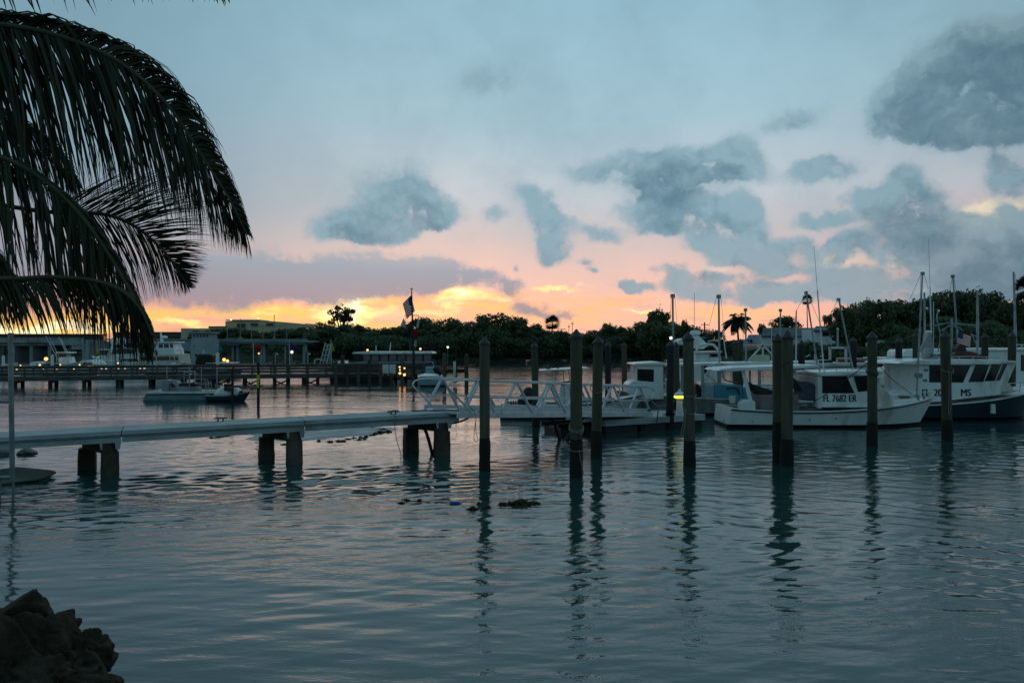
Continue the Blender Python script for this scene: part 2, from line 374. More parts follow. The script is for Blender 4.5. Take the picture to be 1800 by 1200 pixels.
M_leaf = leafmat('tree_leaves', (.045, .060, .028), (.080, .100, .045), .15)
M_leafr = leafmat('feathery_leaves', (.060, .045, .022), (.085, .060, .028), .3)
M_leafg = leafmat('mangrove_leaves', (.040, .064, .032), (.064, .094, .044), .12)
M_palm = leafmat('palm_leaves', (.014, .022, .011), (.026, .036, .015), .08)

# ------------------------------------------------------------------ objects
MX = {}
def tag(o, label=None, cat=None, group=None, kind=None):
    if label: o['label'] = label
    if cat: o['category'] = cat
    if group: o['group'] = group
    if kind: o['kind'] = kind
    return o
def thing(name, label, cat, loc=(0, 0, 0), rz=0.0, group=None):
    o = bpy.data.objects.new(name, None); COL.objects.link(o)
    o.empty_display_size = .3
    o.location = loc; o.rotation_euler = (0, 0, rz)
    MX[o.name] = Matrix.Translation(Vector(loc)) @ Matrix.Rotation(rz, 4, 'Z')
    return tag(o, label, cat, group)
def wm(o):
    m = Matrix.Identity(4)
    while o is not None:
        if o.name in MX: m = MX[o.name] @ m
        o = o.parent
    return m
def dup(o, parent=None):
    c = o.copy(); COL.objects.link(c)
    if parent: c.parent = parent
    for ch in list(o.children): dup(ch, c)
    return c

class MB:
    """collects shapes; build() links them as ONE mesh object"""
    def __init__(s):
        s.v, s.f, s.mi = [], [], []
        s.M = None; s.k = 0
    def at(s, M): s.M = M; return s
    def add(s, vs, fs):
        o = len(s.v)
        if s.M is not None: vs = [s.M @ Vector(q) for q in vs]
        s.v += [tuple(q) for q in vs]
        s.f += [tuple(i + o for i in f) for f in fs]
        s.mi += [s.k] * len(fs)
        return s
    def box(s, c, size, rz=0.0, top=1.0):
        cx, cy, cz = c; a, b, h = size[0] / 2, size[1] / 2, size[2] / 2
        ca, sa = math.cos(rz), math.sin(rz)
        vs = []
        for z, k in ((-h, 1.0), (h, top)):
            for x, y in ((-a, -b), (a, -b), (a, b), (-a, b)):
                x *= k; y *= k
                vs.append((cx + x * ca - y * sa, cy + x * sa + y * ca, cz + z))
        return s.add(vs, [(3, 2, 1, 0), (4, 5, 6, 7), (0, 1, 5, 4), (1, 2, 6, 5), (2, 3, 7, 6), (3, 0, 4, 7)])
    def bar(s, a, b, w, h=None, up=(0, 0, 1)):
        """rectangular bar from a to b"""
        a, b = Vector(a), Vector(b); h = h or w
        d = (b - a).normalized(); u = Vector(up)
        if abs(d.dot(u)) > .95: u = Vector((0, 1, 0))
        r = d.cross(u).normalized(); u = r.cross(d)
        vs = [q + r * (sx * w / 2) + u * (sz * h / 2) for q in (a, b) for sx, sz in ((-1, -1), (1, -1), (1, 1), (-1, 1))]
        return s.add(vs, [(0, 1, 2, 3), (7, 6, 5, 4), (0, 4, 5, 1), (1, 5, 6, 2), (2, 6, 7, 3), (3, 7, 4, 0)])
    def cyl(s, a, b, r0, r1=None, n=10):
        return s.tube([a, b], [r0, r0 if r1 is None else r1], n)
    def tube(s, pts, r, n=8):
        pts = [Vector(q) for q in pts]
        if not isinstance(r, (list, tuple)): r = [r] * len(pts)
        vs, fs = [], []
        prev = None
        for i, q in enumerate(pts):
            d = (pts[min(i + 1, len(pts) - 1)] - pts[max(i - 1, 0)])
            d = d.normalized() if d.length > 1e-9 else Vector((0, 0, 1))
            if prev is None:
                u = Vector((0, 0, 1)) if abs(d.z) < .9 else Vector((1, 0, 0))
                x = d.cross(u).normalized()
            else:
                x = (prev - d * prev.dot(d)).normalized()
            prev = x; y = d.cross(x)
            for k in range(n):
                t = 2 * math.pi * k / n
                vs.append(q + (x * math.cos(t) + y * math.sin(t)) * r[i])
        for i in range(len(pts) - 1):
            for k in range(n):
                fs.append((i * n + k, i * n + (k + 1) % n, (i + 1) * n + (k + 1) % n, (i + 1) * n + k))
        fs.append(tuple(range(n))[::-1]); fs.append(tuple((len(pts) - 1) * n + k for k in range(n)))
        return s.add(vs, fs)
    def prism(s, poly, a, b):
        """poly of points; a and b are offsets (vectors) for the two faces"""
        n = len(poly); a, b = Vector(a), Vector(b)
        vs = [Vector(q) + a for q in poly] + [Vector(q) + b for q in poly]
        fs = [tuple(range(n))[::-1], tuple(range(n, 2 * n))] + [(i, (i + 1) % n, n + (i + 1) % n, n + i) for i in range(n)]
        return s.add(vs, fs)
    def loft(s, rings, closed=False, cap=True):
        n = len(rings[0]); vs = [q for r in rings for q in r]; fs = []
        for i in range(len(rings) - 1):
            for k in range(n if closed else n - 1):
                fs.append((i * n + k, i * n + (k + 1) % n, (i + 1) * n + (k + 1) % n, (i + 1) * n + k))
        if cap:
            fs.append(tuple(range(n))[::-1]); fs.append(tuple((len(rings) - 1) * n + k for k in range(n)))
        return s.add(vs, fs)
    def lathe(s, c, prof, n=12, rz=0.0):
        rings = [[(c[0] + r * math.cos(rz + 2 * math.pi * k / n), c[1] + r * math.sin(rz + 2 * math.pi * k / n), c[2] + z) for k in range(n)] for r, z in prof]
        return s.loft(rings, True, True)
    def sphere(s, c, r, n=8, sq=1.0):
        m = max(4, n // 2 + 1)
        return s.lathe(c, [(max(.001, r * math.sin(math.pi * i / m)), -r * sq * math.cos(math.pi * i / m)) for i in range(m + 1)], n)
    def quad(s, *p): return s.add(p, [tuple(range(len(p)))])
    def build(s, name, mat, parent=None, smooth=False, world=False, bevel=0.0):
        me = bpy.data.meshes.new(name)
        vs = s.v
        if world and parent is not None:
            inv = wm(parent).inverted()
            vs = [tuple(inv @ Vector(q)) for q in vs]
        me.from_pydata(vs, [], s.f)
        for m in (mat if isinstance(mat, (list, tuple)) else [mat]): me.materials.append(m)
        if any(s.mi): me.polygons.foreach_set('material_index', s.mi)
        bm = bmesh.new(); bm.from_mesh(me)
        bmesh.ops.recalc_face_normals(bm, faces=bm.faces)
        bm.to_mesh(me); bm.free()
        if smooth:
            me.polygons.foreach_set('use_smooth', [True] * len(me.polygons))
        me.update()
        o = bpy.data.objects.new(name, me); COL.objects.link(o)
        if smooth:
            e = o.modifiers.new('edges', 'EDGE_SPLIT'); e.split_angle = R(40)
        if bevel:
            bv = o.modifiers.new('bevel', 'BEVEL'); bv.width = bevel; bv.segments = 2; bv.limit_method = 'ANGLE'; bv.angle_limit = R(40)
        if parent is not None: o.parent = parent
        return o

def fast_mesh(name, V, Fq, mat, parent=None, smooth=False):
    """numpy quads/tris -> one mesh object"""
    me = bpy.data.meshes.new(name)
    V = np.asarray(V, dtype=np.float32); Fq = np.asarray(Fq, dtype=np.int32)
    nf, k = Fq.shape
    me.vertices.add(len(V)); me.vertices.foreach_set('co', V.ravel())
    me.loops.add(nf * k); me.loops.foreach_set('vertex_index', Fq.ravel())
    me.polygons.add(nf)
    me.polygons.foreach_set('loop_start', np.arange(0, nf * k, k, dtype=np.int32))
    me.polygons.foreach_set('loop_total', np.full(nf, k, dtype=np.int32))
    if smooth: me.polygons.foreach_set('use_smooth', np.ones(nf, dtype=bool))
    me.materials.append(mat)
    me.update(calc_edges=True)
    o = bpy.data.objects.new(name, me); COL.objects.link(o)
    if parent is not None: o.parent = parent
    return o

def lettering(text, name, size, M, mat, parent, bold=.012, xs=1.0):
    """text lying in the XY plane of matrix M (world); centred; solid letters"""
    cu = bpy.data.curves.new(name, 'FONT')
    cu.body = text; cu.size = size; cu.align_x = 'CENTER'; cu.align_y = 'CENTER'
    cu.offset = 0.0; cu.extrude = 0.0
    t = bpy.data.objects.new(name, cu); COL.objects.link(t)
    dg = bpy.context.evaluated_depsgraph_get(); dg.update()
    me = bpy.data.meshes.new_from_object(t.evaluated_get(dg))
    bpy.data.objects.remove(t); bpy.data.curves.remove(cu)
    bm = bmesh.new()
    for dx in (-1, -.33, .33, 1):               # a heavy face: strokes widened sideways
        me.transform(Matrix.Translation((dx * bold * 2.0 * size + (0 if dx == -1 else -last), 0, .0004)))
        last = dx * bold * 2.0 * size
        bm.from_mesh(me)
    bm.to_mesh(me); bm.free()
    me.transform(Matrix.Scale(xs, 4, (1, 0, 0)))
    me.transform(wm(parent).inverted() @ M)
    me.materials.clear(); me.materials.append(mat)
    o = bpy.data.objects.new(name, me); COL.objects.link(o)
    o.parent = parent
    return o
def facing(c, right=(1, 0, 0), up=(0, 0, 1)):
    r = Vector(right).normalized(); u = Vector(up); u = (u - r * u.dot(r)).normalized(); n = r.cross(u)
    return Matrix(((r.x, u.x, n.x, c[0]), (r.y, u.y, n.y, c[1]), (r.z, u.z, n.z, c[2]), (0, 0, 0, 1)))

def arc(pts, n=24):
    """smooth curve through points (Catmull-Rom)"""
    pts = [Vector(q) for q in pts]
    ext = [pts[0] * 2 - pts[1]] + pts + [pts[-1] * 2 - pts[-2]]
    res = []
    m = len(pts) - 1
    for i in range(n + 1):
        t = i / n * m; k = min(int(t), m - 1); t -= k
        a, b, c, d = ext[k:k + 4]
        res.append(.5 * ((2 * b) + (c - a) * t + (2 * a - 5 * b + 4 * c - d) * t * t + (3 * b - a - 3 * c + d) * t ** 3))
    return res
# ------------------------------------------------------------------ water
def water():
    ys = [2.0]
    while ys[-1] < 900:
        y = ys[-1]
        ys.append(y + max(.035, min(y * .0042, (y / 40) ** 2 * .16 + y * .0022)) if y < 120 else y + y * .03)
    ys = np.array(ys); n = 640
    s = np.linspace(-1, 1, n)
    half = 9.0 + ys * .82
    X = half[:, None] * s[None, :]; Y = np.repeat(ys[:, None], n, 1)
    Z = np.zeros_like(X)
    spc = np.maximum(np.gradient(ys), half * 2 / n)
    r = np.random.default_rng(5)
    # calm and ruffled patches drift over the harbour
    def lump(sx, sy, ph):
        return .5 + .25 * (np.sin(X * sx + ph + 1.7 * np.sin(Y * sy * .7 + ph)) + np.sin(Y * sy + 2.1 * ph + 1.3 * np.sin(X * sx * 1.3)))
    patch = np.clip(.15 + 1.25 * lump(.13, .42, 1.3) * (.35 + .65 * lump(.31, .9, 4.1)), .12, 1.3)
    right = 1 / (1 + np.exp(-(X - 3.0) / 2.0)) * np.exp(-((Y - 13) / 7.0) ** 2)
    dY = np.gradient(ys); dX = half * 2 / n
    ruffle = 1 + 1.5 * np.exp(-((Y - 21 - .10 * X) / 3.2) ** 2) * (1 / (1 + np.exp((X - 2.0) / 2.5)) + .25) + .6 * np.exp(-((Y - 25) / 5.0) ** 2) + .9 * np.exp(-((Y - 25) / 5.5) ** 2) / (1 + np.exp(-(X - 4.0) / 1.5))
    for i in range(64):
        lam = .17 * (12.0 ** r.random())
        th = r.normal(0, .42)
        k = 2 * math.pi / lam
        kx, ky = k * math.sin(th), k * math.cos(th)
        slope = .0138 * (1.0 if lam < .8 else .22)
        a = slope * lam / (2 * math.pi) * 1.7
        att = np.clip((lam / np.maximum(abs(math.cos(th)) * dY, abs(math.sin(th)) * dX) - 3.6) / 2.5, 0, 1)[:, None]
        mod = .5 + .5 * np.sin(X * r.uniform(.1, .5) + Y * r.uniform(.1, .5) + r.uniform(0, 6))
        w = np.sin(kx * X + ky * Y + r.uniform(0, 6.28))
        Z += a * att * w * mod * (patch * ruffle if lam < 1.0 else .75)
    for i in range(7):          # a slow wash fanning out on the right
        lam = r.uniform(.9, 2.2); th = r.normal(.55, .12); k = 2 * math.pi / lam
        att = np.clip((lam / spc - 3.5) / 3.0, 0, 1)[:, None]
        ph = k * (math.sin(th) * X + math.cos(th) * Y) + r.uniform(0, 6)
        Z += .0062 * lam * att * right * (np.abs(np.sin(ph)) - .5) * (.5 + .5 * np.sin(.4 * X + i))
    V = np.stack([X, Y, Z], -1).reshape(-1, 3)
    m = len(ys)
    i, j = np.meshgrid(np.arange(m - 1), np.arange(n - 1), indexing='ij')
    a = (i * n + j).ravel()
    Fq = np.stack([a, a + 1, a + n + 1, a + n], -1)
    mt = bpy.data.materials.new('harbour_water'); mt.use_nodes = True
    T = NT(mt.node_tree); b = mt.node_tree.nodes['Principled BSDF']
    g = T.n('ShaderNodeNewGeometry'); pos = g.outputs['Position']
    big = T.noise(T.v('MULTIPLY', pos, (.05, .16, 1)), 1.0, 3.0, .5)
    T.put(b.inputs['Base Color'], T.mix(T.rng(big, .35, .65), (.013, .043, .044, 1), (.018, .053, .053, 1)))
    b.inputs['IOR'].default_value = 1.46
    b.inputs['Roughness'].default_value = .035
    h1 = T.noise(T.v('MULTIPLY', pos, (1.0, 2.1, 1)), 2.6, 4.0, .55)
    h2 = T.noise(T.v('MULTIPLY', pos, (.7, 1.6, 1)), .85, 3.0, .5)
    ruf = T.rng(T.noise(T.v('MULTIPLY', pos, (.10, .30, 1)), 1.0, 3.0, .55), .36, .62, .12, 1.0)
    h3 = T.noise(T.v('MULTIPLY', pos, (1.0, 1.8, 1)), 8.5, 3.0, .55)
    hh = T.m('MULTIPLY_ADD', h2, 1.1, T.m('MULTIPLY', T.m('MULTIPLY_ADD', h3, .10, T.m('MULTIPLY', h1, .85)), ruf))
    bn = T.n('ShaderNodeBump'); bn.inputs['Strength'].default_value = 1.0; bn.inputs['Distance'].default_value = .021
    T.put(bn.inputs['Height'], hh); T.put(b.inputs['Normal'], bn.outputs[0])
    o = fast_mesh('water', V, Fq, mt, None, True)
    tag(o, None, None, None, 'structure')
water()

# ------------------------------------------------------------------ ground: harbour bed, far banks and land in one sheet
def shore(u):
    return float(np.interp(u, [-1.2, -.5, -.28, -.2, .1, .17, .22, .30, .38, .47, .60, .8, 1.2],
                              [187, 187, 187, 183, 180, 182, 178, 150, 112, 96, 86, 80, 76]))
def land_h(u, off):
    hi = float(np.interp(u, [-.3, .15, .25, .4, .7], [1.3, 1.4, 2.2, 2.8, 2.4]))
    return float(np.interp(off, [-60, -6, 0, 2.0, 8, 26, 60, 1500], [-3, -1.2, -.15, .45, .8, hi, hi * 1.15, hi * 1.2]))
def ground_h(X, Y):
    u = X / Y
    return land_h(u, (Y - shore(u)))
def ground():
    us = np.linspace(-1.2, 1.2, 161)
    offs = [-60, -30, -12, -6, -3, -1, 0, .7, 1.5, 3, 6, 10, 16, 26, 40, 60, 100, 200, 500, 1500, 4000]
    V, n = [], len(us)
    r = np.random.default_rng(3)
    for of in offs:
        for u in us:
            d = shore(u) + of + (r.normal(0, .5) if -2 < of < 20 else 0)
            V.append((u * d, d, land_h(u, of) + (r.normal(0, .05) if 0 < of < 60 else 0)))
    fs = []
    for i in range(len(offs) - 1):
        for j in range(n - 1):
            a = i * n + j; fs.append((a, a + 1, a + n + 1, a + n))
    m = pm('grass_bank', (.030, .042, .018), (.045, .055, .022), .35, .95, c3=(.06, .058, .035))
    o = fast_mesh('ground', V, fs, m, None, True); tag(o, kind='structure')
    # the near bank the photographer stands on
    b = MB()
    prof = [(-30, 1.5), (-6, 1.5), (0, 1.5), (2.2, 1.45), (3.4, 1.2), (4.2, .3), (5.2, -1.2)]
    xs = np.linspace(-40, 40, 60)
    rings = []
    for y, z in prof:
        rings.append([(x, y + (2.2 * math.exp(-((x + 7.2) / 2.6) ** 2)) * (1 if y > 0 else 0), z) for x in xs])
    b.loft(rings, False, False)
    o = b.build('near_bank', pm('dark_soil', (.03, .028, .022), (.05, .045, .035), 2.0, .95, bump=.03), None, True); tag(o, kind='structure')
    # thin wet sandbar just breaking the surface under the pier, and the harbour bed below
    c = P(560, 757, 30.0); c.z = 0
    rings = []
    for rr, z in ((1.0, -.05), (.90, .012), (.6, .04), (.3, .055), (.02, .06)):
        ring = []
        for k in range(40):
            t = 2 * math.pi * k / 40
            w = 1 + .10 * math.sin(3 * t + 1) + .06 * math.sin(7 * t)
            ring.append((c.x + 2.7 * rr * w * math.cos(t), c.y + 2.6 * rr * w * math.sin(t) + .3 * math.cos(t) * rr * 2.7, z))
        rings.append(ring)
    s = MB().loft(rings, True, True)
    ms = pm('wet_sand', (.17, .23, .24), (.13, .19, .20), 1.2, .5, bump=.006, bscale=5, spec=.4)
    o = s.build('sandbar', ms, None, True); tag(o, kind='structure')
ground()
# ------------------------------------------------------------------ trees
def leaf_quads(C, N, size, r):
    """small leaf-cluster quads at centres C facing N with jitter"""
    n = len(C)
    N = N + r.normal(0, .55, (n, 3)); N /= np.linalg.norm(N, axis=1)[:, None]
    A = np.cross(N, r.normal(0, 1, (n, 3))); A /= np.linalg.norm(A, axis=1)[:, None]
    B = np.cross(N, A)
    sz = size * r.uniform(.55, 1.35, n)[:, None]
    A *= sz; B *= sz * r.uniform(.45, .9, n)[:, None]
    V = np.stack([C - A, C - B * .9 + A * .1, C + A, C + B * .9 - A * .1], 1).reshape(-1, 3)
    return V, np.arange(4 * n).reshape(-1, 4)
def crown_pts(r, clumps, per):
    """clumps: (x, y, z, rx, rz). Points on and in the clump's shell, lumpy"""
    C, N = [], []
    for x, y, z, rx, rz in clumps:
        d = r.normal(0, 1, (per, 3)); d /= np.linalg.norm(d, axis=1)[:, None]
        lump = 1 + .16 * np.sin(5 * d[:, 0] + 3 * d[:, 2] + x) + .12 * np.sin(9 * d[:, 1] + 7 * d[:, 2] + z)
        rad = (r.uniform(.45, 1.0, per) ** .5 * lump)[:, None]
        rad *= np.where(r.random(per) < .14, r.uniform(1.05, 1.42, per), 1.0)[:, None]
        C.append(np.array([x, y, z]) + d * rad * np.array([rx, rx, rz])); N.append(d + np.array([0, 0, .35]))
    return np.concatenate(C), np.concatenate(N)
PROTO = {}
def broad_proto(key, seed, H, Wd, nclump, leaf, low=.35, mat=None, per=170, size=.34, gap=1.0):
    """a broadleaf tree of height H and crown width Wd: tapered trunk with limbs, clumped crown"""
    r = np.random.default_rng(seed)
    cl = []
    for i in range(nclump):
        t = r.uniform(0, 1)
        z = H * (low + (1 - low) * (t ** .8) * .88)
        env = math.sin(math.pi * min(1, max(0.08, .18 + .80 * (1 - t)))) ** .6
        a = r.uniform(0, 6.28); q = Wd / 2 * env * r.uniform(.25, .85)
        rr = Wd * r.uniform(.13, .22) * gap
        cl.append((q * math.cos(a), q * math.sin(a), z, rr, rr * r.uniform(.6, .85)))
    cl.append((0, 0, H * .86, Wd * .2, H * .12))
    C, N = crown_pts(r, cl, per)
    V, Fq = leaf_quads(C, N, size, r)
    crown = fast_mesh('crown', V, Fq, mat or M_leaf)
    t = MB()
    t.tube([(0, 0, -.6), (.05, 0, H * .2), (r.normal(0, .2), r.normal(0, .2), H * .45), (0, 0, H * .8)], [H * .034, H * .028, H * .02, .05], 7)
    for x, y, z, rr, rz in cl[:8]:
        t.tube([(0, 0, H * r.uniform(.2, .4)), (x * .5, y * .5, (z + H * .3) / 2), (x, y, z)], [H * .016, H * .011, .03], 5)
    trunk = t.build('trunk', M_bark, None, True)
    PROTO[key] = (H, Wd, crown, trunk)
def use(key, name, label, cat, px, top, d, wpx=None, group=None, rz=None, zbase=None):
    """a tree of prototype `key` standing at photo column px, its top in photo row `top`, at distance d"""
    H, Wd, crown, trunk = PROTO[key]
    x = XZ(px, d); gz = ground_h(x, d) if zbase is None else zbase
    h = CAMZ + (HOR - top) / F * d - gz
    o = thing(name, label, cat, (x, d, gz), random.uniform(0, 6.28) if rz is None else rz, group)
    w = (wpx / F * d) / Wd if wpx else h / H
    for part in (crown, trunk):
        c = part.copy(); COL.objects.link(c); c.parent = o; c.name = part.name.split('.')[0]
        c.scale = (w, w, h / H)
    return o
broad_proto('a', 1, 10, 9, 26, None, .22)
broad_proto('b', 2, 10, 11, 24, None, .30, gap=.92)
broad_proto('c', 3, 10, 7.5, 20, None, .25, gap=.95)
broad_proto('d', 4, 10, 12, 30, None, .12)
broad_proto('open', 5, 10, 9.5, 13, None, .52, per=150, gap=.8)
broad_proto('feather', 6, 10, 7, 26, None, .30, mat=M_leafr, per=46, size=.30, gap=.62)
broad_proto('bush', 7, 5, 8, 22, None, .05, mat=M_leafg, per=150, size=.24)
broad_proto('bush2', 8, 5, 9, 24, None, .04, mat=M_leafg, per=150, size=.24, gap=.85)

def palm_proto(key, seed, H, nf, L, droop, fan=False):
    r = np.random.default_rng(seed)
    V, Fq = [], []
    def strip(a, b, w, up):
        d = (b - a); s = np.cross(d, up); s /= max(1e-6, np.linalg.norm(s)); m = a + d * .5
        k = len(V); V.extend([a, m + s * w, b, m - s * w]); Fq.append((k, k + 1, k + 2, k + 3))
    for i in range(nf):
        a = i * 2.399 + r.uniform(-.2, .2); e = r.uniform(-.55, 1.25) if not fan else r.uniform(-.9, 1.4)
        hd = np.array([math.cos(a), math.sin(a), 0.0])
        if fan:
            st = np.array([0, 0, H]) + (hd * math.cos(e) + np.array([0, 0, math.sin(e)])) * L * .55
            base = np.array([0, 0, H]); strip(base, st, .03, np.array([.1, .2, 1.0]))
            ax = st - base; ax /= np.linalg.norm(ax)
            sd = np.cross(ax, np.array([.05, .02, 1.0])); sd /= np.linalg.norm(sd)
            for q in np.linspace(-1.45, 1.45, 13):
                tip = st + (ax * math.cos(q) + sd * math.sin(q)) * L * .55 + np.array([0, 0, -.12 * L * abs(q)])
                strip(st, tip, .06, np.cross(ax, sd))
        else:
            pts = []
            for t in np.linspace(0, 1, 9):
                pts.append(np.array([0, 0, H]) + hd * L * t * math.cos(e) * (1 - .18 * t) + np.array([0, 0, L * (math.sin(e) * t - droop * t * t)]))
            for q in range(8):
                strip(pts[q], pts[q + 1], .05, np.array([0, 0, 1.0]))
                sd = np.cross(hd, np.array([0, 0, 1.0]))
                for f in (0, .33, .66):
                    o = pts[q] * (1 - f) + pts[q + 1] * f; dd = (pts[q + 1] - pts[q]); dd /= np.linalg.norm(dd)
                    ll = L * .30 * (math.sin(math.pi * min(1, .15 + .85 * (q + f) / 8.0)) + .15)
                    for sgn in (-1, 1):
                        strip(o, o + sd * sgn * ll * .55 + dd * ll * .5 + np.array([0, 0, -ll * .62]), .055, np.array([.3, .2, .4]))
    crown = fast_mesh('crown', np.array(V), np.array(Fq), M_palm)
    t = MB().tube([(.5, 0, -.5), (.2, 0, H * .3), (0, .06, H * .7), (0, 0, H)], [.24, .18, .15, .12], 8)
    trunk = t.build('trunk', M_bark, None, True)
    PROTO[key] = (H + L * .55, L * 1.6, crown, trunk)
palm_proto('coco', 21, 8.5, 34, 3.4, .62)
palm_proto('cabbage', 22, 8.0, 80, 2.1, .3, True)
palm_proto('thin', 23, 14.0, 70, 2.0, .45, True)

TREE = 'tree'
# single trees one can pick out against the sky
use('feather', 'feathery_tree', 'tall feathery tree standing alone in front of the brightest sunset glow', TREE, 601, 532, 210, 58, rz=.4)
use('c', 'broadleaf_tree', 'small loose tree at the foot of the feathery tree, bridge end side', TREE, 568, 566, 208, 34)
use('b', 'broadleaf_tree', 'broad rounded tree directly behind the flagpole of the boardwalk', TREE, 745, 560, 195, 70)
use('a', 'broadleaf_tree', 'round dark tree just right of the flagpole group, mid height', TREE, 800, 562, 190, 60)
use('d', 'broadleaf_tree', 'widest domed tree, highest of the far tree line, above the front pier pile', TREE, 876, 553, 190, 95)
use('c', 'broadleaf_tree', 'pointed dark tree between the domed tree and the lone cabbage palm', TREE, 940, 568, 185, 44)
use('cabbage', 'cabbage_palm', 'lone round-headed cabbage palm sticking up above the far mangroves', 'palm', 971, 560, 186, 26)
use('c', 'broadleaf_tree', 'small tree with a rounded top behind the two tall front piles', TREE, 1070, 567, 186, 36)
use('open', 'broadleaf_tree', 'tree with an open umbrella crown letting the sunset through', TREE, 1160, 545, 178, 48, rz=1.0)
use('a', 'broadleaf_tree', 'full dark tree below the open umbrella crown', TREE, 1150, 562, 172, 70)
use('c', 'spiky_tree', 'spiky topped tree right of the thin alloy mast with a pulley', TREE, 1205, 561, 172, 24)
use('b', 'broadleaf_tree', 'low tree beside the utility pole with crossbar', TREE, 1252, 581, 165, 44)
use('coco', 'coconut_palm', 'coconut palm with drooping fronds beside the blue-roofed house', 'palm', 1297, 545, 166, 56, rz=.5)
use('thin', 'fan_palm', 'tall thin fan palm rising above the white house roof', 'palm', 1419, 521, 175, 17, rz=.3)
use('open', 'broadleaf_tree', 'thin airy tree behind the end of the white house', TREE, 1457, 553, 170, 24, rz=2.0)
use('c', 'broadleaf_tree', 'small tree over the blue roof, left of the ridge', TREE, 1341, 568, 175, 20)
use('b', 'broadleaf_tree', 'low spreading tree behind the long grey roof', TREE, 1382, 557, 180, 60)
use('cabbage', 'cabbage_palm', 'round cabbage palm head cut by the right edge of the photo', 'palm', 1806, 494, 118, 40)
# rows that read as one belt: each belt's trees share a description
G1 = 'dark trees behind the bridge and the buff building'
for x, t, w in ((392, 577, 40), (418, 574, 44), (440, 579, 40), (462, 583, 40), (484, 580, 44), (508, 576, 44), (532, 574, 40), (550, 574, 34), (345, 584, 24)):
    use(random.choice('abc'), 'broadleaf_tree', 'dark tree behind the road bridge, in front of the buff stepped building', TREE, x, t, 232, w * 1.25, G1)
G2 = 'dark trees between the bridge end and the flagpole'
for x, t, w in ((590, 572, 50), (620, 571, 40), (645, 574, 40), (668, 577, 36), (690, 574, 36), (712, 568, 30), (560, 580, 60), (610, 585, 70), (660, 588, 60), (640, 583, 50), (575, 592, 60), (705, 590, 60)):
    use(random.choice('abcd'), 'broadleaf_tree', 'dark tree of the belt between the bridge end and the boardwalk flagpole', TREE, x, t, random.uniform(190, 205), w * 1.3, G2)
G3 = 'dark trees on the far point'
for x, t, w in ((768, 568, 50), (785, 560, 40), (828, 563, 46), (850, 560, 44), (905, 560, 44), (922, 570, 40), (815, 580, 60), (770, 585, 60), (860, 580, 70), (910, 585, 60), (955, 580, 50), (835, 592, 60), (885, 596, 60)):
    use(random.choice('abcd'), 'broadleaf_tree', 'dark tree on the far point between flagpole and lone cabbage palm', TREE, x, t, random.uniform(187, 196), w * 1.3, G3)
G4 = 'trees on the low far shore behind the tall piles'
for x, t, w in ((985, 582, 40), (1005, 585, 44), (1030, 584, 44), (1050, 580, 40), (1084, 574, 34), (1100, 582, 40), (1116, 573, 36), (1135, 566, 40), (1180, 563, 44), (1192, 570, 40), (1215, 570, 36), (1160, 585, 60), (1020, 598, 50), (1215, 588, 50)):
    use(random.choice('abcd'), 'broadleaf_tree', 'tree on the low far shore right of the lone cabbage palm, behind the tall piles', TREE, x, t, random.uniform(181, 190), w * 1.3, G4)
G5 = 'tall trees on the right bank'
for x, t, w in ((1492, 541, 50), (1512, 531, 50), (1540, 530, 56), (1566, 526, 50), (1590, 528, 50), (1612, 524, 48), (1635, 520, 48), (1662, 508, 50), (1684, 511, 50), (1708, 512, 54), (1730, 512, 50), (1750, 524, 44), (1772, 532, 44), (1795, 526, 50), (1830, 516, 70), (1870, 520, 70),
                (1500, 560, 60), (1545, 560, 70), (1590, 562, 70), (1640, 560, 70), (1690, 555, 70), (1735, 556, 70), (1785, 560, 70)):
    use(random.choice('abcd'), 'broadleaf_tree', 'tall dark tree of the wood on the right-hand bank above the fishing boats', TREE, x, t, random.uniform(116, 134), w * 1.3, G5)
G6 = 'mangrove bushes along the far waterline'
for i, x in enumerate(range(600, 1090, 24)):
    t = 598 - 9 * math.sin(i * 1.3) - (12 if 780 < x < 960 else 0)
    d = shore((x - 900) / F) + random.uniform(.3, 3)
    use(random.choice(('bush', 'bush2')), 'mangrove_bush', 'dark mangrove bush overhanging the far waterline beyond the gangway', 'bush', x + random.uniform(-6, 6), t, d, 62, G6)
G7 = 'bushes on the right bank'
for i, x in enumerate(range(1405, 1800, 22)):
    t = 606 - 7 * math.sin(i * 2.1) if x < 1560 else 600 - 9 * math.sin(i * 1.7)
    d = shore((x - 900) / F) + random.uniform(5, 14)
    use(random.choice(('bush', 'bush2')), 'garden_bush', 'dark bush of the hedge on the bank behind the moored fishing boats', 'bush', x, t, d, 50, G7)
for (H, Wd, c, t) in PROTO.values():
    bpy.data.objects.remove(c); bpy.data.objects.remove(t)
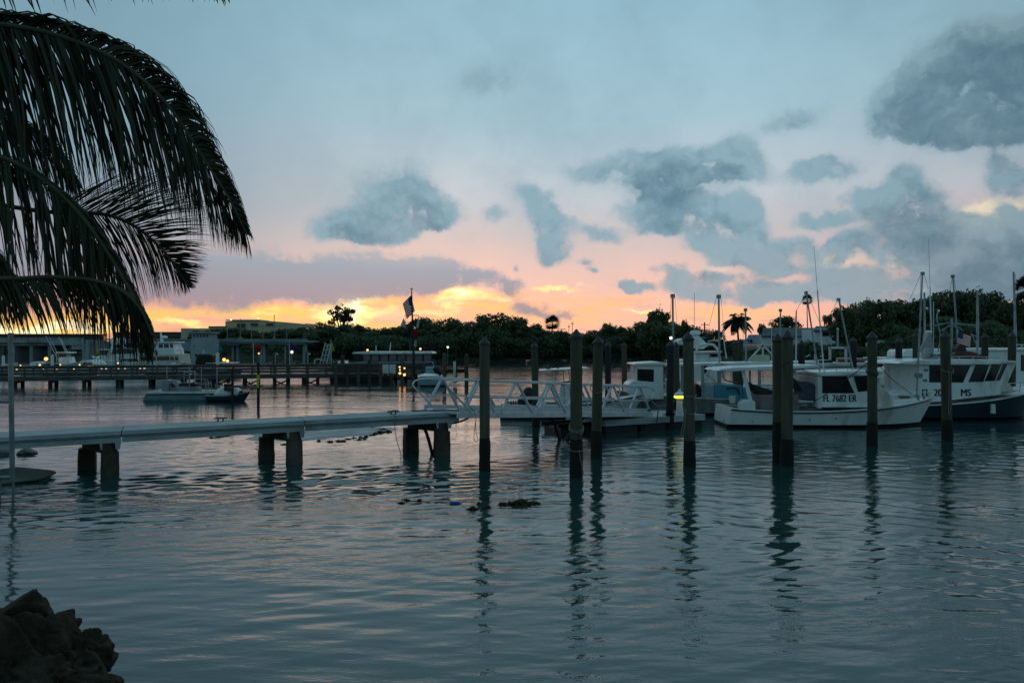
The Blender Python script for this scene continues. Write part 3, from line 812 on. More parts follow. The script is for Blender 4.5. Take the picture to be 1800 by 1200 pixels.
# undergrowth that closes the wood's foot: one mass nobody could count
def undergrowth():
    r = np.random.default_rng(31)
    C = []
    def band(x0, x1, n, dlo, dhi, tlo, thi):
        for _ in range(n):
            x = r.uniform(x0, x1); d = shore((x - 900) / F) + r.uniform(dlo, dhi)
            X = XZ(x, d); g = ground_h(X, d)
            top = CAMZ + (HOR - (tlo + (thi - tlo) * (.5 + .5 * math.sin(x * .05) * math.cos(x * .021)))) / F * d
            C.append((X, d, g + (max(.4, top - g)) * r.uniform(0, 1) ** .7))
    band(380, 640, 6000, 2, 30, 592, 604)
    band(-120, 400, 7000, 3, 14, 601, 606)
    band(600, 1000, 9000, 1, 16, 584, 596)
    band(1000, 1130, 2600, 3, 14, 600, 606)
    band(1175, 1300, 2500, 8, 24, 596, 606)
    band(1470, 1960, 12000, 16, 34, 556, 584)
    band(1380, 1960, 6000, 4, 14, 606, 614)
    C = np.array(C)
    N = np.tile(np.array([0, -.7, .5]), (len(C), 1))
    V, Fq = leaf_quads(C, N, .42, r)
    tag(fast_mesh('undergrowth', V, Fq, M_leafg), 'dark undergrowth filling the foot of the woods along the banks', 'undergrowth', kind='stuff')
undergrowth()
# ------------------------------------------------------------------ mooring piles
def pile(px, d, top, rad, label, mat=None, growth=.85, group='timber mooring piles', capm=None, extra=None, lean=0.0):
    X = XZ(px, d); zt = CAMZ + (HOR - top) / F * d
    o = thing('mooring_pile', label, 'pile', (X, d, 0), random.uniform(0, 6.28), group)
    o.rotation_euler.x, o.rotation_euler.y = R(random.uniform(-.9, .9)), R(random.uniform(-.9, .9))
    ch = rad * 1.25                                     # cap height
    r = random.Random(int(px * 10))
    zs = [-3.0, 0.0, growth, growth + .01] + [growth + (zt - ch - growth) * t for t in (.25, .5, .75, 1.0)]
    shaft = MB()
    n = 14; rings = []
    wob = [r.uniform(-.006, .006) for _ in range(n)]
    for z in zs[2:]:
        k = 1.0 - .05 * (z / max(1, zt))
        rings.append([((rad + wob[i]) * k * math.cos(6.2832 * i / n), (rad + wob[i]) * k * math.sin(6.2832 * i / n), z) for i in range(n)])
    shaft.loft(rings, True, True).build('shaft', mat or M_wood, o, True)
    gb = MB(); rings = []
    for z in (-3.0, -.6, -.1, .15, .3, .5, .7, growth):
        rings.append([((rad * 1.03 + r.uniform(0, .028) * (1 if z < growth else 0)) * math.cos(6.2832 * i / n), (rad * 1.03 + r.uniform(0, .028) * (1 if z < growth else 0)) * math.sin(6.2832 * i / n), z) for i in range(n)])
    gb.loft(rings, True, True).build('growth_band', M_growth, o, True)
    MB().lathe((0, 0, zt - ch), [(rad * 1.10, -.06), (rad * 1.13, 0.0), (rad * .12, ch * .98), (.004, ch)], 14).build('pile_cap', capm or M_cap, o, False)
    if extra: extra(o, rad, zt)
    return o
def rope_coil(px, d, z, rad, turns=1.0, tilt=.03, hang=None, label='', mat=None, group=None, tail=None):
    """a rope wound round a pile, with an optional hanging loop"""
    X = XZ(px, d); rr = rad * 1.08 + .016
    pts = []
    n = int(22 * turns)
    for i in range(n + 1):
        t = 6.2832 * turns * i / n - 1.2
        pts.append((X + rr * math.cos(t), d + rr * math.sin(t), z + tilt * math.sin(t) * 2 + .10 * (i / n if turns > 1 else 0)))
    m = MB(); m.tube(pts, .014, 6)
    if hang:
        q = Vector((X + rr * hang[0], d - rr * .9, z))
        m.tube(arc([q, q + Vector((hang[1] * .5, -.05, -hang[2] * .55)), q + Vector((hang[1], -.06, -hang[2])), q + Vector((hang[1] + .09, -.05, -hang[2] * .8)), q + Vector((hang[1] * .6 + .10, -.02, -.05))], 20), .012, 6)
    if tail:
        q = Vector((X + rr * tail[0], d - rr * .8, z))
        m.tube(arc([q, q + Vector((tail[1] * .4, -.05, -tail[2] * .5)), q + Vector((tail[1], -.02, -tail[2]))], 10), .012, 6)
    o = m.build('mooring_rope', mat or M_rope, None, True)
    return tag(o, label, 'rope', group)

pile(852, 21.0, 592, .135, 'greenish timber pile standing between the pier end and the gangway handrail')
pile(942, 32.0, 601, .135, 'slim timber pile behind the middle of the gangway, next to the black outboard', growth=.35)
pile(1013, 19.9, 578, .150, 'tallest front pile, wound with rope near the bottom, in front of the gangway', growth=.95)
pile(1048, 23.3, 590, .150, 'timber pile with one rope turn at handrail height, second of the close front pair', growth=.80)
def marker(o, rad, zt):
    m = MB().lathe((rad * .6 + .06, -rad, 2.05), [(.05, .22), (.11, .2), (.11, .02), (.17, -.05), (.02, -.06)], 9)
    m.build('green_marker', M_green, o)
pile(1069, 38.0, 600, .150, 'dark pile with a small green marker fixed to its side', M_woodd, .6, extra=marker)
pile(1098, 42.0, 601, .145, 'greenish pile standing alone off the bow of the open boat', growth=.9)
def toplight(o, rad, zt):
    m = MB().cyl((0, 0, zt - .02), (0, 0, zt + .03), .05, .05, 10).build('lamp_base', M_black, o)
    MB().sphere((0, 0, zt + .09), .062, 10).build('lamp', M_bulbw, o, True)
pile(1177, 31.2, 598, .150, 'black-painted pile with a little round white lamp on its cap', M_woodd, .5, extra=toplight)
pile(1190.5, 36.0, 600, .140, 'weathered pile close to the right of the black pile, before the cabin boat', growth=.3)
pile(1212, 21.7, 583, .150, 'thick pile with looped ropes beside the yellow-lit dock pedestal', growth=.55)
pile(1383, 21.7, 580, .158, 'front pile of the touching pair before the white canopy boat', growth=.75)
pile(1367.5, 22.3, 586, .146, 'rear, slightly shorter pile of the touching pair before the white canopy boat', growth=1.15)
pile(1293, 43.0, 597, .150, 'left pile of the double seen behind the boat with the canopy roof', growth=.3)
pile(1302, 43.3, 595, .150, 'right pile of the double seen behind the boat with the canopy roof', growth=.3)
pile(1408, 35.6, 597, .150, 'dark pile behind the canopy boat, just right of the touching pair', M_woodd, .3)
pile(1533, 26.0, 582, .156, 'pile in front of the lettered white boat\'s windscreen, with a dark rope turn', growth=.80)
pile(1502, 38.8, 592, .150, 'dark pile behind the boat with the red float on its roof', M_woodd, .3)
pile(1580, 38.95, 593, .165, 'dark pile standing behind the bow of the lettered white boat', M_woodd, .3)
pile(1609, 39.4, 584, .150, 'pile behind the aft end of the navy boat\'s roof, left of its tall poles', growth=.3)
pile(1665, 27.6, 581, .166, 'pile with long ropes hanging down it, in front of the navy boat\'s lettering', growth=.72)
pile(1731, 39.2, 585, .165, 'pile behind the navy boat\'s roof, right of the flag', growth=.3)
pile(1777, 39.0, 583, .190, 'stout pile beyond the navy boat\'s forward windows', growth=.3)
rope_coil(1013, 19.9, 1.18, .150, 2.2, .05, None, 'pale rope wound twice round the tallest front pile at gangway deck level')
rope_coil(1013, 19.9, .70, .150, 1.0, .02, None, 'knotted rope low on the tallest front pile with a tail trailing to the water', tail=(.3, .12, .62))
rope_coil(1048, 23.3, 2.02, .150, 1.0, .06, None, 'single rope turn round the second pile of the close front pair')
rope_coil(1212, 21.7, 1.94, .150, 1.0, .02, None, 'upper rope turn on the thick pile beside the lit pedestal')
rope_coil(1212, 21.7, 1.62, .150, 1.0, .10, (-.9, -.12, .75), 'rope with a long hanging loop on the thick pile beside the lit pedestal')
rope_coil(1533, 26.0, 2.36, .156, 2.0, .04, None, 'dark rope wound round the pile before the white boat\'s windscreen', M_roped)
rope_coil(1665, 27.6, 2.40, .166, 1.6, .05, (-.2, -.05, 1.5), 'rope hanging in a long loop down the pile before the navy boat\'s lettering')

# ------------------------------------------------------------------ concrete pier
PA, PB = Vector((-19.0, 16.55, 0)), Vector((-1.58, 24.0, 0))
pdir = (PB - PA).normalized(); pper = Vector((-pdir.y, pdir.x, 0)); PW = 1.42
def pier():
    o = thing('concrete_pier', 'narrow pale concrete pier on paired square piles crossing from the left edge', 'pier', PA, math.atan2(pdir.y, pdir.x))
    L = (PB - PA).length
    zA, zB = .92, 1.285
    zz = lambda s: zA + (zB - zA) * s / L
    # edge beams of three steps, one per deck panel, and the deck slabs between them
    def strip(prof, s0, s1):
        return [[(s, y, zz(s) + z) for y, z in prof] for s in (s0, s1)]
    panels = [(0, 7.0), (7.02, 11.15), (11.17, 15.3), (15.32, L)] if False else None
    joints = [0.0, 3.1, 9.02, 13.6, L]
    joints = [0.0] + [q for q in JOINTS] + [L]
    for a, b in zip(joints[:-1], joints[1:]):
        a2, b2 = a + .012, b - .012
        MB().loft(strip([(.05, -.03), (.05, -.005), (.12, 0), (PW - .12, 0), (PW - .05, -.005), (PW - .05, -.16), (.05, -.16)], a2, b2), True).build('deck_slab', M_deckc, o)
        bm_ = MB()
        bm_.loft(strip([(0, -.30), (.0, -.155), (-.035, -.145), (-.035, -.085), (.0, -.075), (.0, -.008), (.047, -.003), (.047, -.30)], a2, b2), True)
        bm_.build('edge_beam', M_conc, o)
        MB().loft(strip([(PW, -.30), (PW - .047, -.30), (PW - .047, -.003), (PW, -.008)], a2, b2), True).build('edge_beam', M_conc, o)
        MB().loft(strip([(-.039, -.085), (-.047, -.09), (-.047, -.138), (-.039, -.143)], a2, b2), True).build('rub_strip', M_steel, o)
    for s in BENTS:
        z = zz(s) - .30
        MB().bar((s + .02, .02, z - .13), (s - .58, PW - .02, z - .13), .36, .26).build('pile_cap_beam', M_pilec, o, bevel=.01)  # dark pile colour puts the shadow under the deck into the beam
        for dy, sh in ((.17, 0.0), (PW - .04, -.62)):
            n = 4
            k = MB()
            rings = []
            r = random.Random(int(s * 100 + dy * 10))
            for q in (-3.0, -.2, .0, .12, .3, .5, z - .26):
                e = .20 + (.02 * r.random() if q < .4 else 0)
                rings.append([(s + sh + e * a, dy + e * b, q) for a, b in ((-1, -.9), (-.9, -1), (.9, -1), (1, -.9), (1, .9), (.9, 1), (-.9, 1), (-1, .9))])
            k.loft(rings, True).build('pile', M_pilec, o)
        for sx in (-.16, .19):       # small corbels under the edge beam
            MB().prism([(s + sx - .07, -.012, z), (s + sx + .07, -.012, z), (s + sx + .045, -.012, z - .17), (s + sx - .045, -.012, z - .17)], (0, 0, 0), (0, .06, 0)).build('corbel', M_conc, o)
    # a bent service pipe hangs under the end bent
    for off in (0.0, .05):
        pass
    s = BENTS[-1]; z = zz(s) - .34
    MB().tube(arc([(s - .75, .5, z), (s - .5, .45, z - .1), (s - .36, .4, z - .45), (s - .22, .4, -.05), (s - .1, .4, -.5)], 16), .05, 8).build('pipe', M_black, o, True)
    MB().tube(arc([(s + .3, .5, z - .03), (s + .08, .45, z - .2), (s - .10, .4, z - .6), (s - .2, .42, -.08), (s - .26, .4, -.5)], 16), .05, 8).build('pipe', M_black, o, True)
    MB().tube(arc([(s - .6, .2, z + .0), (s - .2, .2, z - .05), (s + .25, .2, z - .02), (s + .6, .0, z + .08), (s + 1.15, -.05, z + .34)], 14), .03, 6).build('pipe', M_black, o, True)
    return zz, L
def s_on_pier(px):
    """where along the pier's near edge the photo column px falls"""
    u = (px - 900) / F
    return (u * PA.y - PA.x) / (pdir.x - u * pdir.y)
JOINTS = [s_on_pier(214), s_on_pier(536)]
BENTS = [s_on_pier(193), s_on_pier(519), s_on_pier(780)]
pier_z, pier_L = pier()
def cleat(px, label, lay=.75):
    s = s_on_pier(px); c = PA + pdir * s + pper * lay; z = pier_z(s)
    o = thing('dock_cleat', label, 'cleat', (c.x, c.y, z), math.atan2(pdir.y, pdir.x))
    MB().tube(arc([(-.19, 0, .075), (-.10, 0, .09), (0, 0, .085), (.10, 0, .09), (.19, 0, .075)], 8), [.012, .018, .02, .02, .02, .02, .02, .018, .012], 7).build('horn', M_black, o, True)
    for x in (-.065, .065): MB().cyl((x, 0, 0), (x, 0, .085), .024, .018, 8).build('leg', M_black, o, True)
    return o
cleat(392, 'black mooring cleat on the bare middle of the concrete pier', 1.1)
cleat(697, 'black cleat with a light line hitched on it, near the pier end', .35)
def hitch():
    s = s_on_pier(697); c = PA + pdir * s + pper * .33; z = pier_z(s)
    e = PA + pdir * (s + .0) + pper * -.06
    m = MB()
    m.tube(arc([(c.x - .16, c.y, z + .06), (c.x - .05, c.y - .05, z + .11), (c.x + .08, c.y + .02, z + .07), (c.x + .17, c.y - .04, z + .10), (c.x, c.y + .05, z + .12), (c.x - .13, c.y - .06, z + .05), (e.x - .05, e.y, z - .02), (e.x - .06, e.y, z - .4), (e.x + .02, e.y - .03, z - .8), (e.x + .12, e.y - .03, .12), (e.x + .10, e.y, -.05)], 50), .011, 6)
    tag(m.build('mooring_line', M_rope, None, True), 'thin light line from the pier cleat hanging down into the water', 'rope')
    s2 = s_on_pier(740); a = PA + pdir * s2 + pper * 1.0; z2 = pier_z(s2)
    b = PA + pdir * (pier_L - .05) + pper * .2
    m = MB().tube(arc([a + Vector((0, 0, z2 + .02)), a + pdir * .6 + Vector((0, -.2, z2 + .02)), b + Vector((-.4, 0, pier_z(pier_L) + .03)), b + Vector((.1, 0, pier_z(pier_L) + .02)), b + Vector((.35, .1, pier_z(pier_L) - .12))], 30), .022, 6)
    tag(m.build('power_cable', M_black, None, True), 'black cable lying across the pier end towards the gangway', 'cable')
hitch()

# ------------------------------------------------------------------ aluminium gangway
def gangway():
    a, b = Vector((-1.62, 23.55, 1.22)), Vector((5.45, 31.0, .60))
    d = (b - a); L = d.length; d.normalize()
    per = Vector((-d.y, d.x, 0)).normalized() * 1.62
    H = Vector((0, 0, 1.06))
    o = thing('aluminium_gangway', 'grey aluminium truss gangway sloping from the concrete pier down to the floating dock', 'gangway', tuple(a), math.atan2(d.y, d.x))
    n = 6
    for side, nm in ((Vector((0, 0, 0)), 'near'), (per, 'far')):
        p = lambda s, h=0.0: a + side + d * (L * s) + H * h
        lift = Vector((0, 0, .0))
        MB().bar(p(0), p(1), .07, .17).build('bottom_chord', M_alu, o, world=True, bevel=.008)
        MB().bar(p(.045, 1.0), p(.965, 1.0), .07, .09).build('top_rail', M_alu, o, world=True, bevel=.015)
        MB().bar(p(.03, .5), p(.98, .5), .045, .05).build('mid_rail', M_alu, o, world=True)
        MB().bar(p(.01, .16), p(.99, .16), .03, .12).build('kick_plate', M_alu, o, world=True)
        # round end loops of the handrail
        MB().tube(arc([p(.075, .985), p(.02, .985), p(-.02, .93), p(-.035, .80), p(-.022, .66), p(.03, .28), p(.055, .05)], 22), .026, 8).build('end_loop', M_alu, o, True, world=True)
        MB().tube(arc([p(.955, .985), p(.99, .97), p(1.01, .88), p(1.01, .72), p(1.0, .58)], 14), .026, 8).build('end_loop', M_alu, o, True, world=True)
        for k in range(n):
            s0, s1 = k / n, (k + 1) / n; mid = (s0 + s1) / 2
            MB().bar(p(s0 + .012, .06), p(mid - .006, .96), .055, .075, up=per).build('brace', M_alu, o, world=True)
            MB().bar(p(mid + .006, .96), p(s1 - .012, .06), .055, .075, up=per).build('brace', M_alu, o, world=True)
    dk = MB()
    q = lambda s, t, z: a + d * (L * s) + per * t + Vector((0, 0, z))
    dk.add([q(0, .03, .02), q(1, .03, .02), q(1, .97, .02), q(0, .97, .02), q(0, .03, .06), q(1, .03, .06), q(1, .97, .06), q(0, .97, .06)], [(3, 2, 1, 0), (4, 5, 6, 7), (0, 1, 5, 4), (1, 2, 6, 5), (2, 3, 7, 6), (3, 0, 4, 7)])
    dk.build('walkway', M_conc, o, world=True)
    for k in range(1, 7): MB().bar(q(k / 7, .03, -.05), q(k / 7, .97, -.05), .05, .08).build('cross_beam', M_alu, o, world=True)
    # service hoses drooping from its underside to the water
    g = Vector((0, 0, -.1))
    for nm, pts in (('hose', [q(.40, .2, -.1), q(.44, .2, -.12), q(.465, .2, -.3), q(.49, .2, -.8), q(.51, .2, -1.2)]), ('hose', [q(.66, .2, -.08), q(.62, .2, -.15), q(.575, .2, -.5), q(.53, .2, -.85), q(.515, .2, -1.2)])):
        MB().tube(arc(pts, 18), .055, 8).build(nm, M_black, o, True, world=True)
    MB().tube(arc([q(.02, -.05, .9), q(.035, -.06, .35), q(.06, -.08, .05), q(.062, -.08, -.45), q(.072, -.08, -.75), q(.055, -.08, -.72), q(.06, -.08, -.2)], 26), .010, 6).build('hanging_rope', M_rope, o, True, world=True)
gangway()

# ------------------------------------------------------------------ floating dock
DA, DB = Vector((3.46, 29.5, 0)), Vector((7.75, 31.98, 0))
ddir = (DB - DA).normalized(); dper = Vector((-ddir.y, ddir.x, 0))
def dock():
    o = thing('floating_dock', 'low grey floating dock with black float tubs under the gangway foot', 'dock', tuple(DA), math.atan2(ddir.y, ddir.x))
    L, Wd = (DB - DA).length, 2.6
    MB().box((L / 2, Wd / 2, .45), (L - .1, Wd - .1, .07)).build('deck', M_deckc, o)
    for y in (.02, Wd - .02): MB().box((L / 2, y, .40), (L, .055, .24)).build('edge_board', M_conc, o, bevel=.01)
    for x in (0.0, L): MB().box((x, Wd / 2, .40), (.055, Wd - .02, .24)).build('edge_board', M_conc, o, bevel=.01)
    for k in range(3):
        MB().box((.85 + k * 1.65, Wd / 2, .02), (1.5, Wd - .2, .5)).build('float_tub', M_black, o, bevel=.04)
    # timber landing with a cross brace at the left end
    MB().bar((-1.5, .9, .30), (.0, .9, .30), .10, .16).build('landing_beam', M_boardd, o)
    MB().bar((-1.5, 2.0, .30), (.0, 2.0, .30), .10, .16).build('landing_beam', M_boardd, o)
    MB().box((-.85, 1.45, .05), (1.1, 1.2, .34)).build('float_tub', M_black, o, bevel=.04)
dock()
def pedestal():
    d = 31.6; X = XZ(1194.5, d)
    o = thing('dock_pedestal', 'white dock power pedestal with a glowing yellow ring under its cap', 'pedestal', (X, d, .485))
    MB().lathe((0, 0, 0), [(.17, 0), (.17, .03), (.155, .05), (.115, .62), (.15, .66), (.17, .70)], 10).build('body', M_white, o)
    MB().lathe((0, 0, .70), [(.17, 0), (.225, .03), (.225, .085), (.17, .10)], 14).build('light_ring', M_yel, o, True)
    MB().lathe((0, 0, .80), [(.225, 0), (.235, .02), (.15, .12), (.06, .17), (.055, .25), (.03, .26)], 14).build('cap', M_white, o, True)
pedestal()
def dockbits():
    c = DA + ddir * 2.25 + dper * .25; z = .485
    m = MB().tube(arc([(c.x - .3, c.y - .22, z + .75), (c.x - .28, c.y - .30, z + .15), (c.x - .24, c.y - .36, z - .25), (c.x - .02, c.y - .38, z - .42), (c.x + .22, c.y - .36, z - .25), (c.x + .30, c.y - .30, z + .1), (c.x + .34, c.y - .2, z + .3)], 40), .022, 6)
    m.tube(arc([(c.x - .42, c.y, z + .35), (c.x - .1, c.y - .1, z + .28), (c.x + .15, c.y, z + .33)], 8), .03, 6)
    tag(m.build('water_hose', M_roped, None, True), 'dark hose looped over the floating dock\'s front edge', 'hose')
    c = DA + ddir * 3.7 + dper * .7
    m = MB()
    for k in range(4):
        rr = .26 + .03 * k
        m.tube([(c.x + rr * math.cos(t) + .1 * k, c.y + rr * .8 * math.sin(t), z + .02 + .02 * k + .02 * math.sin(3 * t + k)) for t in np.linspace(0, 6.2, 22)], .014, 5)
    tag(m.build('coiled_rope', pm('green_rope', (.10, .20, .18), (.07, .14, .13), 20, .9), None, True), 'heap of greenish rope at the foot of the lit pedestal', 'rope')
    a = Vector((6.0, 35.2, 1.05)); b = Vector((XZ(1177, 31.2) - .12, 31.1, .95))
    tag(MB().tube(arc([a, (a + b) / 2 - Vector((0, 0, .22)), b], 14), .012, 5).build('mooring_line', M_rope, None, True), 'slack line from the open boat\'s bow to the black pile', 'rope')
dockbits()
# ------------------------------------------------------------------ boats
def hull_parts(o, L, B, zs, parts, draft=.45, stern_w=.82, flare=.16, rake=.55, deck=-.12, boot=.13, m_hull=None, m_deck=None, rub=None, tr_rake=.12, sharp=1.9, cockpit=None, m_boot=None):
    """o: boat empty (bow along +x). zs = sheer heights (stern, middle, bow). Builds hull, bottom paint, rub rail and deck."""
    N = 26
    t = np.linspace(0, 1, N)
    def half(q):
        if q < .55: return B / 2 * (stern_w + (1 - stern_w) * math.sin(q / .55 * math.pi / 2))
        k = (q - .55) / .45
        return B / 2 * max(0.012, (1 - k ** sharp))
    def sheer(q):
        a, b, c = zs
        return a * (1 - q) * (1 - 2 * q) + 4 * b * q * (1 - q) + c * q * (2 * q - 1)
    def xx(q, z):
        x = -L / 2 + L * q
        x += rake * (z - sheer(q)) * max(0, (q - .5) / .5) ** 2
        x -= tr_rake * (z / max(.3, sheer(0))) * max(0, 1 - q / .15) if q < .15 else 0
        return x
    def ring(q, zlo_fr, levels):
        h, s = half(q), sheer(q)
        pts = []
        for z in levels:
            f = (z + draft) / (s + draft) if s + draft > 0 else 0
            k = min(1, (max(0, (z + draft) / (draft + .12))) ** .5)           # rounds into the bilge
            w = h * (1 - flare * (1 - max(0, z) / s) * (.4 + 1.6 * max(0, q - .5))) * (.12 + .88 * k)
            pts.append((xx(q, z), w, z))
        return pts
    top, bot = [], []
    for q in t:
        s = sheer(q)
        lv = [boot + (s - boot) * k for k in (0, .25, .5, .75, 1)]
        a = ring(q, 0, lv)
        top.append(a)
        lv = [-draft * (1 - .9 * max(0, q - .8) * 3), -draft * .5, 0, boot]
        bot.append(ring(q, 0, lv))
    def both(rings):
        m = MB()
        m.loft([[p for p in r] for r in rings], False, False)
        m.loft([[(p[0], -p[1], p[2]) for p in r] for r in rings], False, False)
        r0 = rings[0]
        m.quad(*([p for p in r0] + [(p[0], -p[1], p[2]) for p in r0[::-1]]))
        return m
    both(top).build('hull', m_hull or M_white, o, True)
    both(bot).build('bottom', m_boot or M_boot, o, True)
    # gunwale cap and coaming
    g = MB()
    ins = .13
    for sg in (1, -1):
        rings = []
        for q in t[:-1]:
            h, s = half(q), sheer(q); hi = max(.005, h - ins)
            x = xx(q, s)
            rings.append([(x, sg * (h + .012), s - .03), (x, sg * (h + .012), s + .012), (x, sg * hi, s + .012), (x, sg * hi, s - .03)])
        g.loft(rings, True, True)
    h0, s0 = half(0), sheer(0); x0 = xx(0, s0)
    g.box((x0 + ins / 2, 0, s0 - .009), (ins, 2 * h0, .042))
    g.build('gunwale', m_deck or M_white, o)
    if rub:
        m = MB()
        for sg in (1, -1):
            m.loft([[(xx(q, sheer(q)), sg * (half(q) + .004), sheer(q) - .085), (xx(q, sheer(q)), sg * (half(q) + .034), sheer(q) - .075), (xx(q, sheer(q)), sg * (half(q) + .034), sheer(q) - .028), (xx(q, sheer(q)), sg * (half(q) + .004), sheer(q) - .022)] for q in t[:-1]], True, True)
        m.build('rub_rail', rub, o)
    m = MB()
    q0 = cockpit if cockpit is not None else 0.0
    def plate(qa, qb, dz, name, mt):
        mm = MB(); qs = [q for q in np.linspace(qa, qb, 14)]
        mm.loft([[(xx(q, sheer(q)), sg * max(.004, half(q) - ins * .9), sheer(q) + dz) for sg in (-1, 1)] for q in qs], False, False)
        mm.build(name, mt, o)
    if cockpit:
        plate(0.002, cockpit, -.42, 'cockpit_sole', M_grey)
        plate(cockpit, .985, -.01, 'foredeck', m_deck or M_white)
    else:
        plate(0.002, .985, deck, 'deck', m_deck or M_white)
    return half, sheer, xx
def pole(o, name, x0, y0, x1, y1, d, wpx, d1=None, mat=None, head=False):
    """a pole from photo point (x0,y0) down to (x1,y1) at distance d"""
    a, b = P(x0, y0, d), P(x1, y1, d1 or d)
    r = wpx / 2 / F * d
    m = MB().tube([a, (a + b) / 2, b], [r * .8, r * .95, r], 8)
    q = m.build(name, mat or M_mast, o, True, world=True)
    if head:
        k = MB(); s = r * .95
        k.box((a.x, a.y, a.z - s * .6), (s * 3.6, s * 2.4, s * 1.4))
        for sx in (-1, 1): k.box((a.x + sx * s * 1.5, a.y, a.z - s * 2.2), (s * .8, s * 1.6, s * 2.4))
        kk = k.build('pulley', M_steel, o, world=True)
        kk.parent = q; kk.matrix_parent_inverse = Matrix.Identity(4)
    return q
def stay(o, x0, y0, x1, y1, d, d1=None, r=.008):
    MB().tube([P(x0, y0, d), P(x1, y1, d1 or d)], r, 5).build('stay', M_roped, o, True, world=True)
def pane(o, pts, y, name='window', th=.03, mat=None, frame=.045, fm=None, parent=None):
    """a window: photo points on the world plane Y = y, glass set 3 mm proud of its rubber frame"""
    w = [P(px, py, y) for px, py in pts]
    c = sum(w, Vector()) / len(w)
    big = [c + (q - c) * (1 + frame / max(.1, (q - c).length)) for q in w]
    f = MB().prism(big, (0, -.012, 0), (0, .03, 0)).build(name, fm or M_black, o, world=True)
    g = MB().prism(w, (0, -.018, 0), (0, .0, 0)).build('pane', mat or M_glass, o, world=True)
    g.parent = f; g.matrix_parent_inverse = Matrix.Identity(4)
    return f
def prismY(pts, y0, y1):
    """solid whose side outline is given by photo points on plane Y=y0, reaching back to Y=y1"""
    return MB().prism([P(px, py, y0) for px, py in pts], (0, 0, 0), (0, y1 - y0, 0))

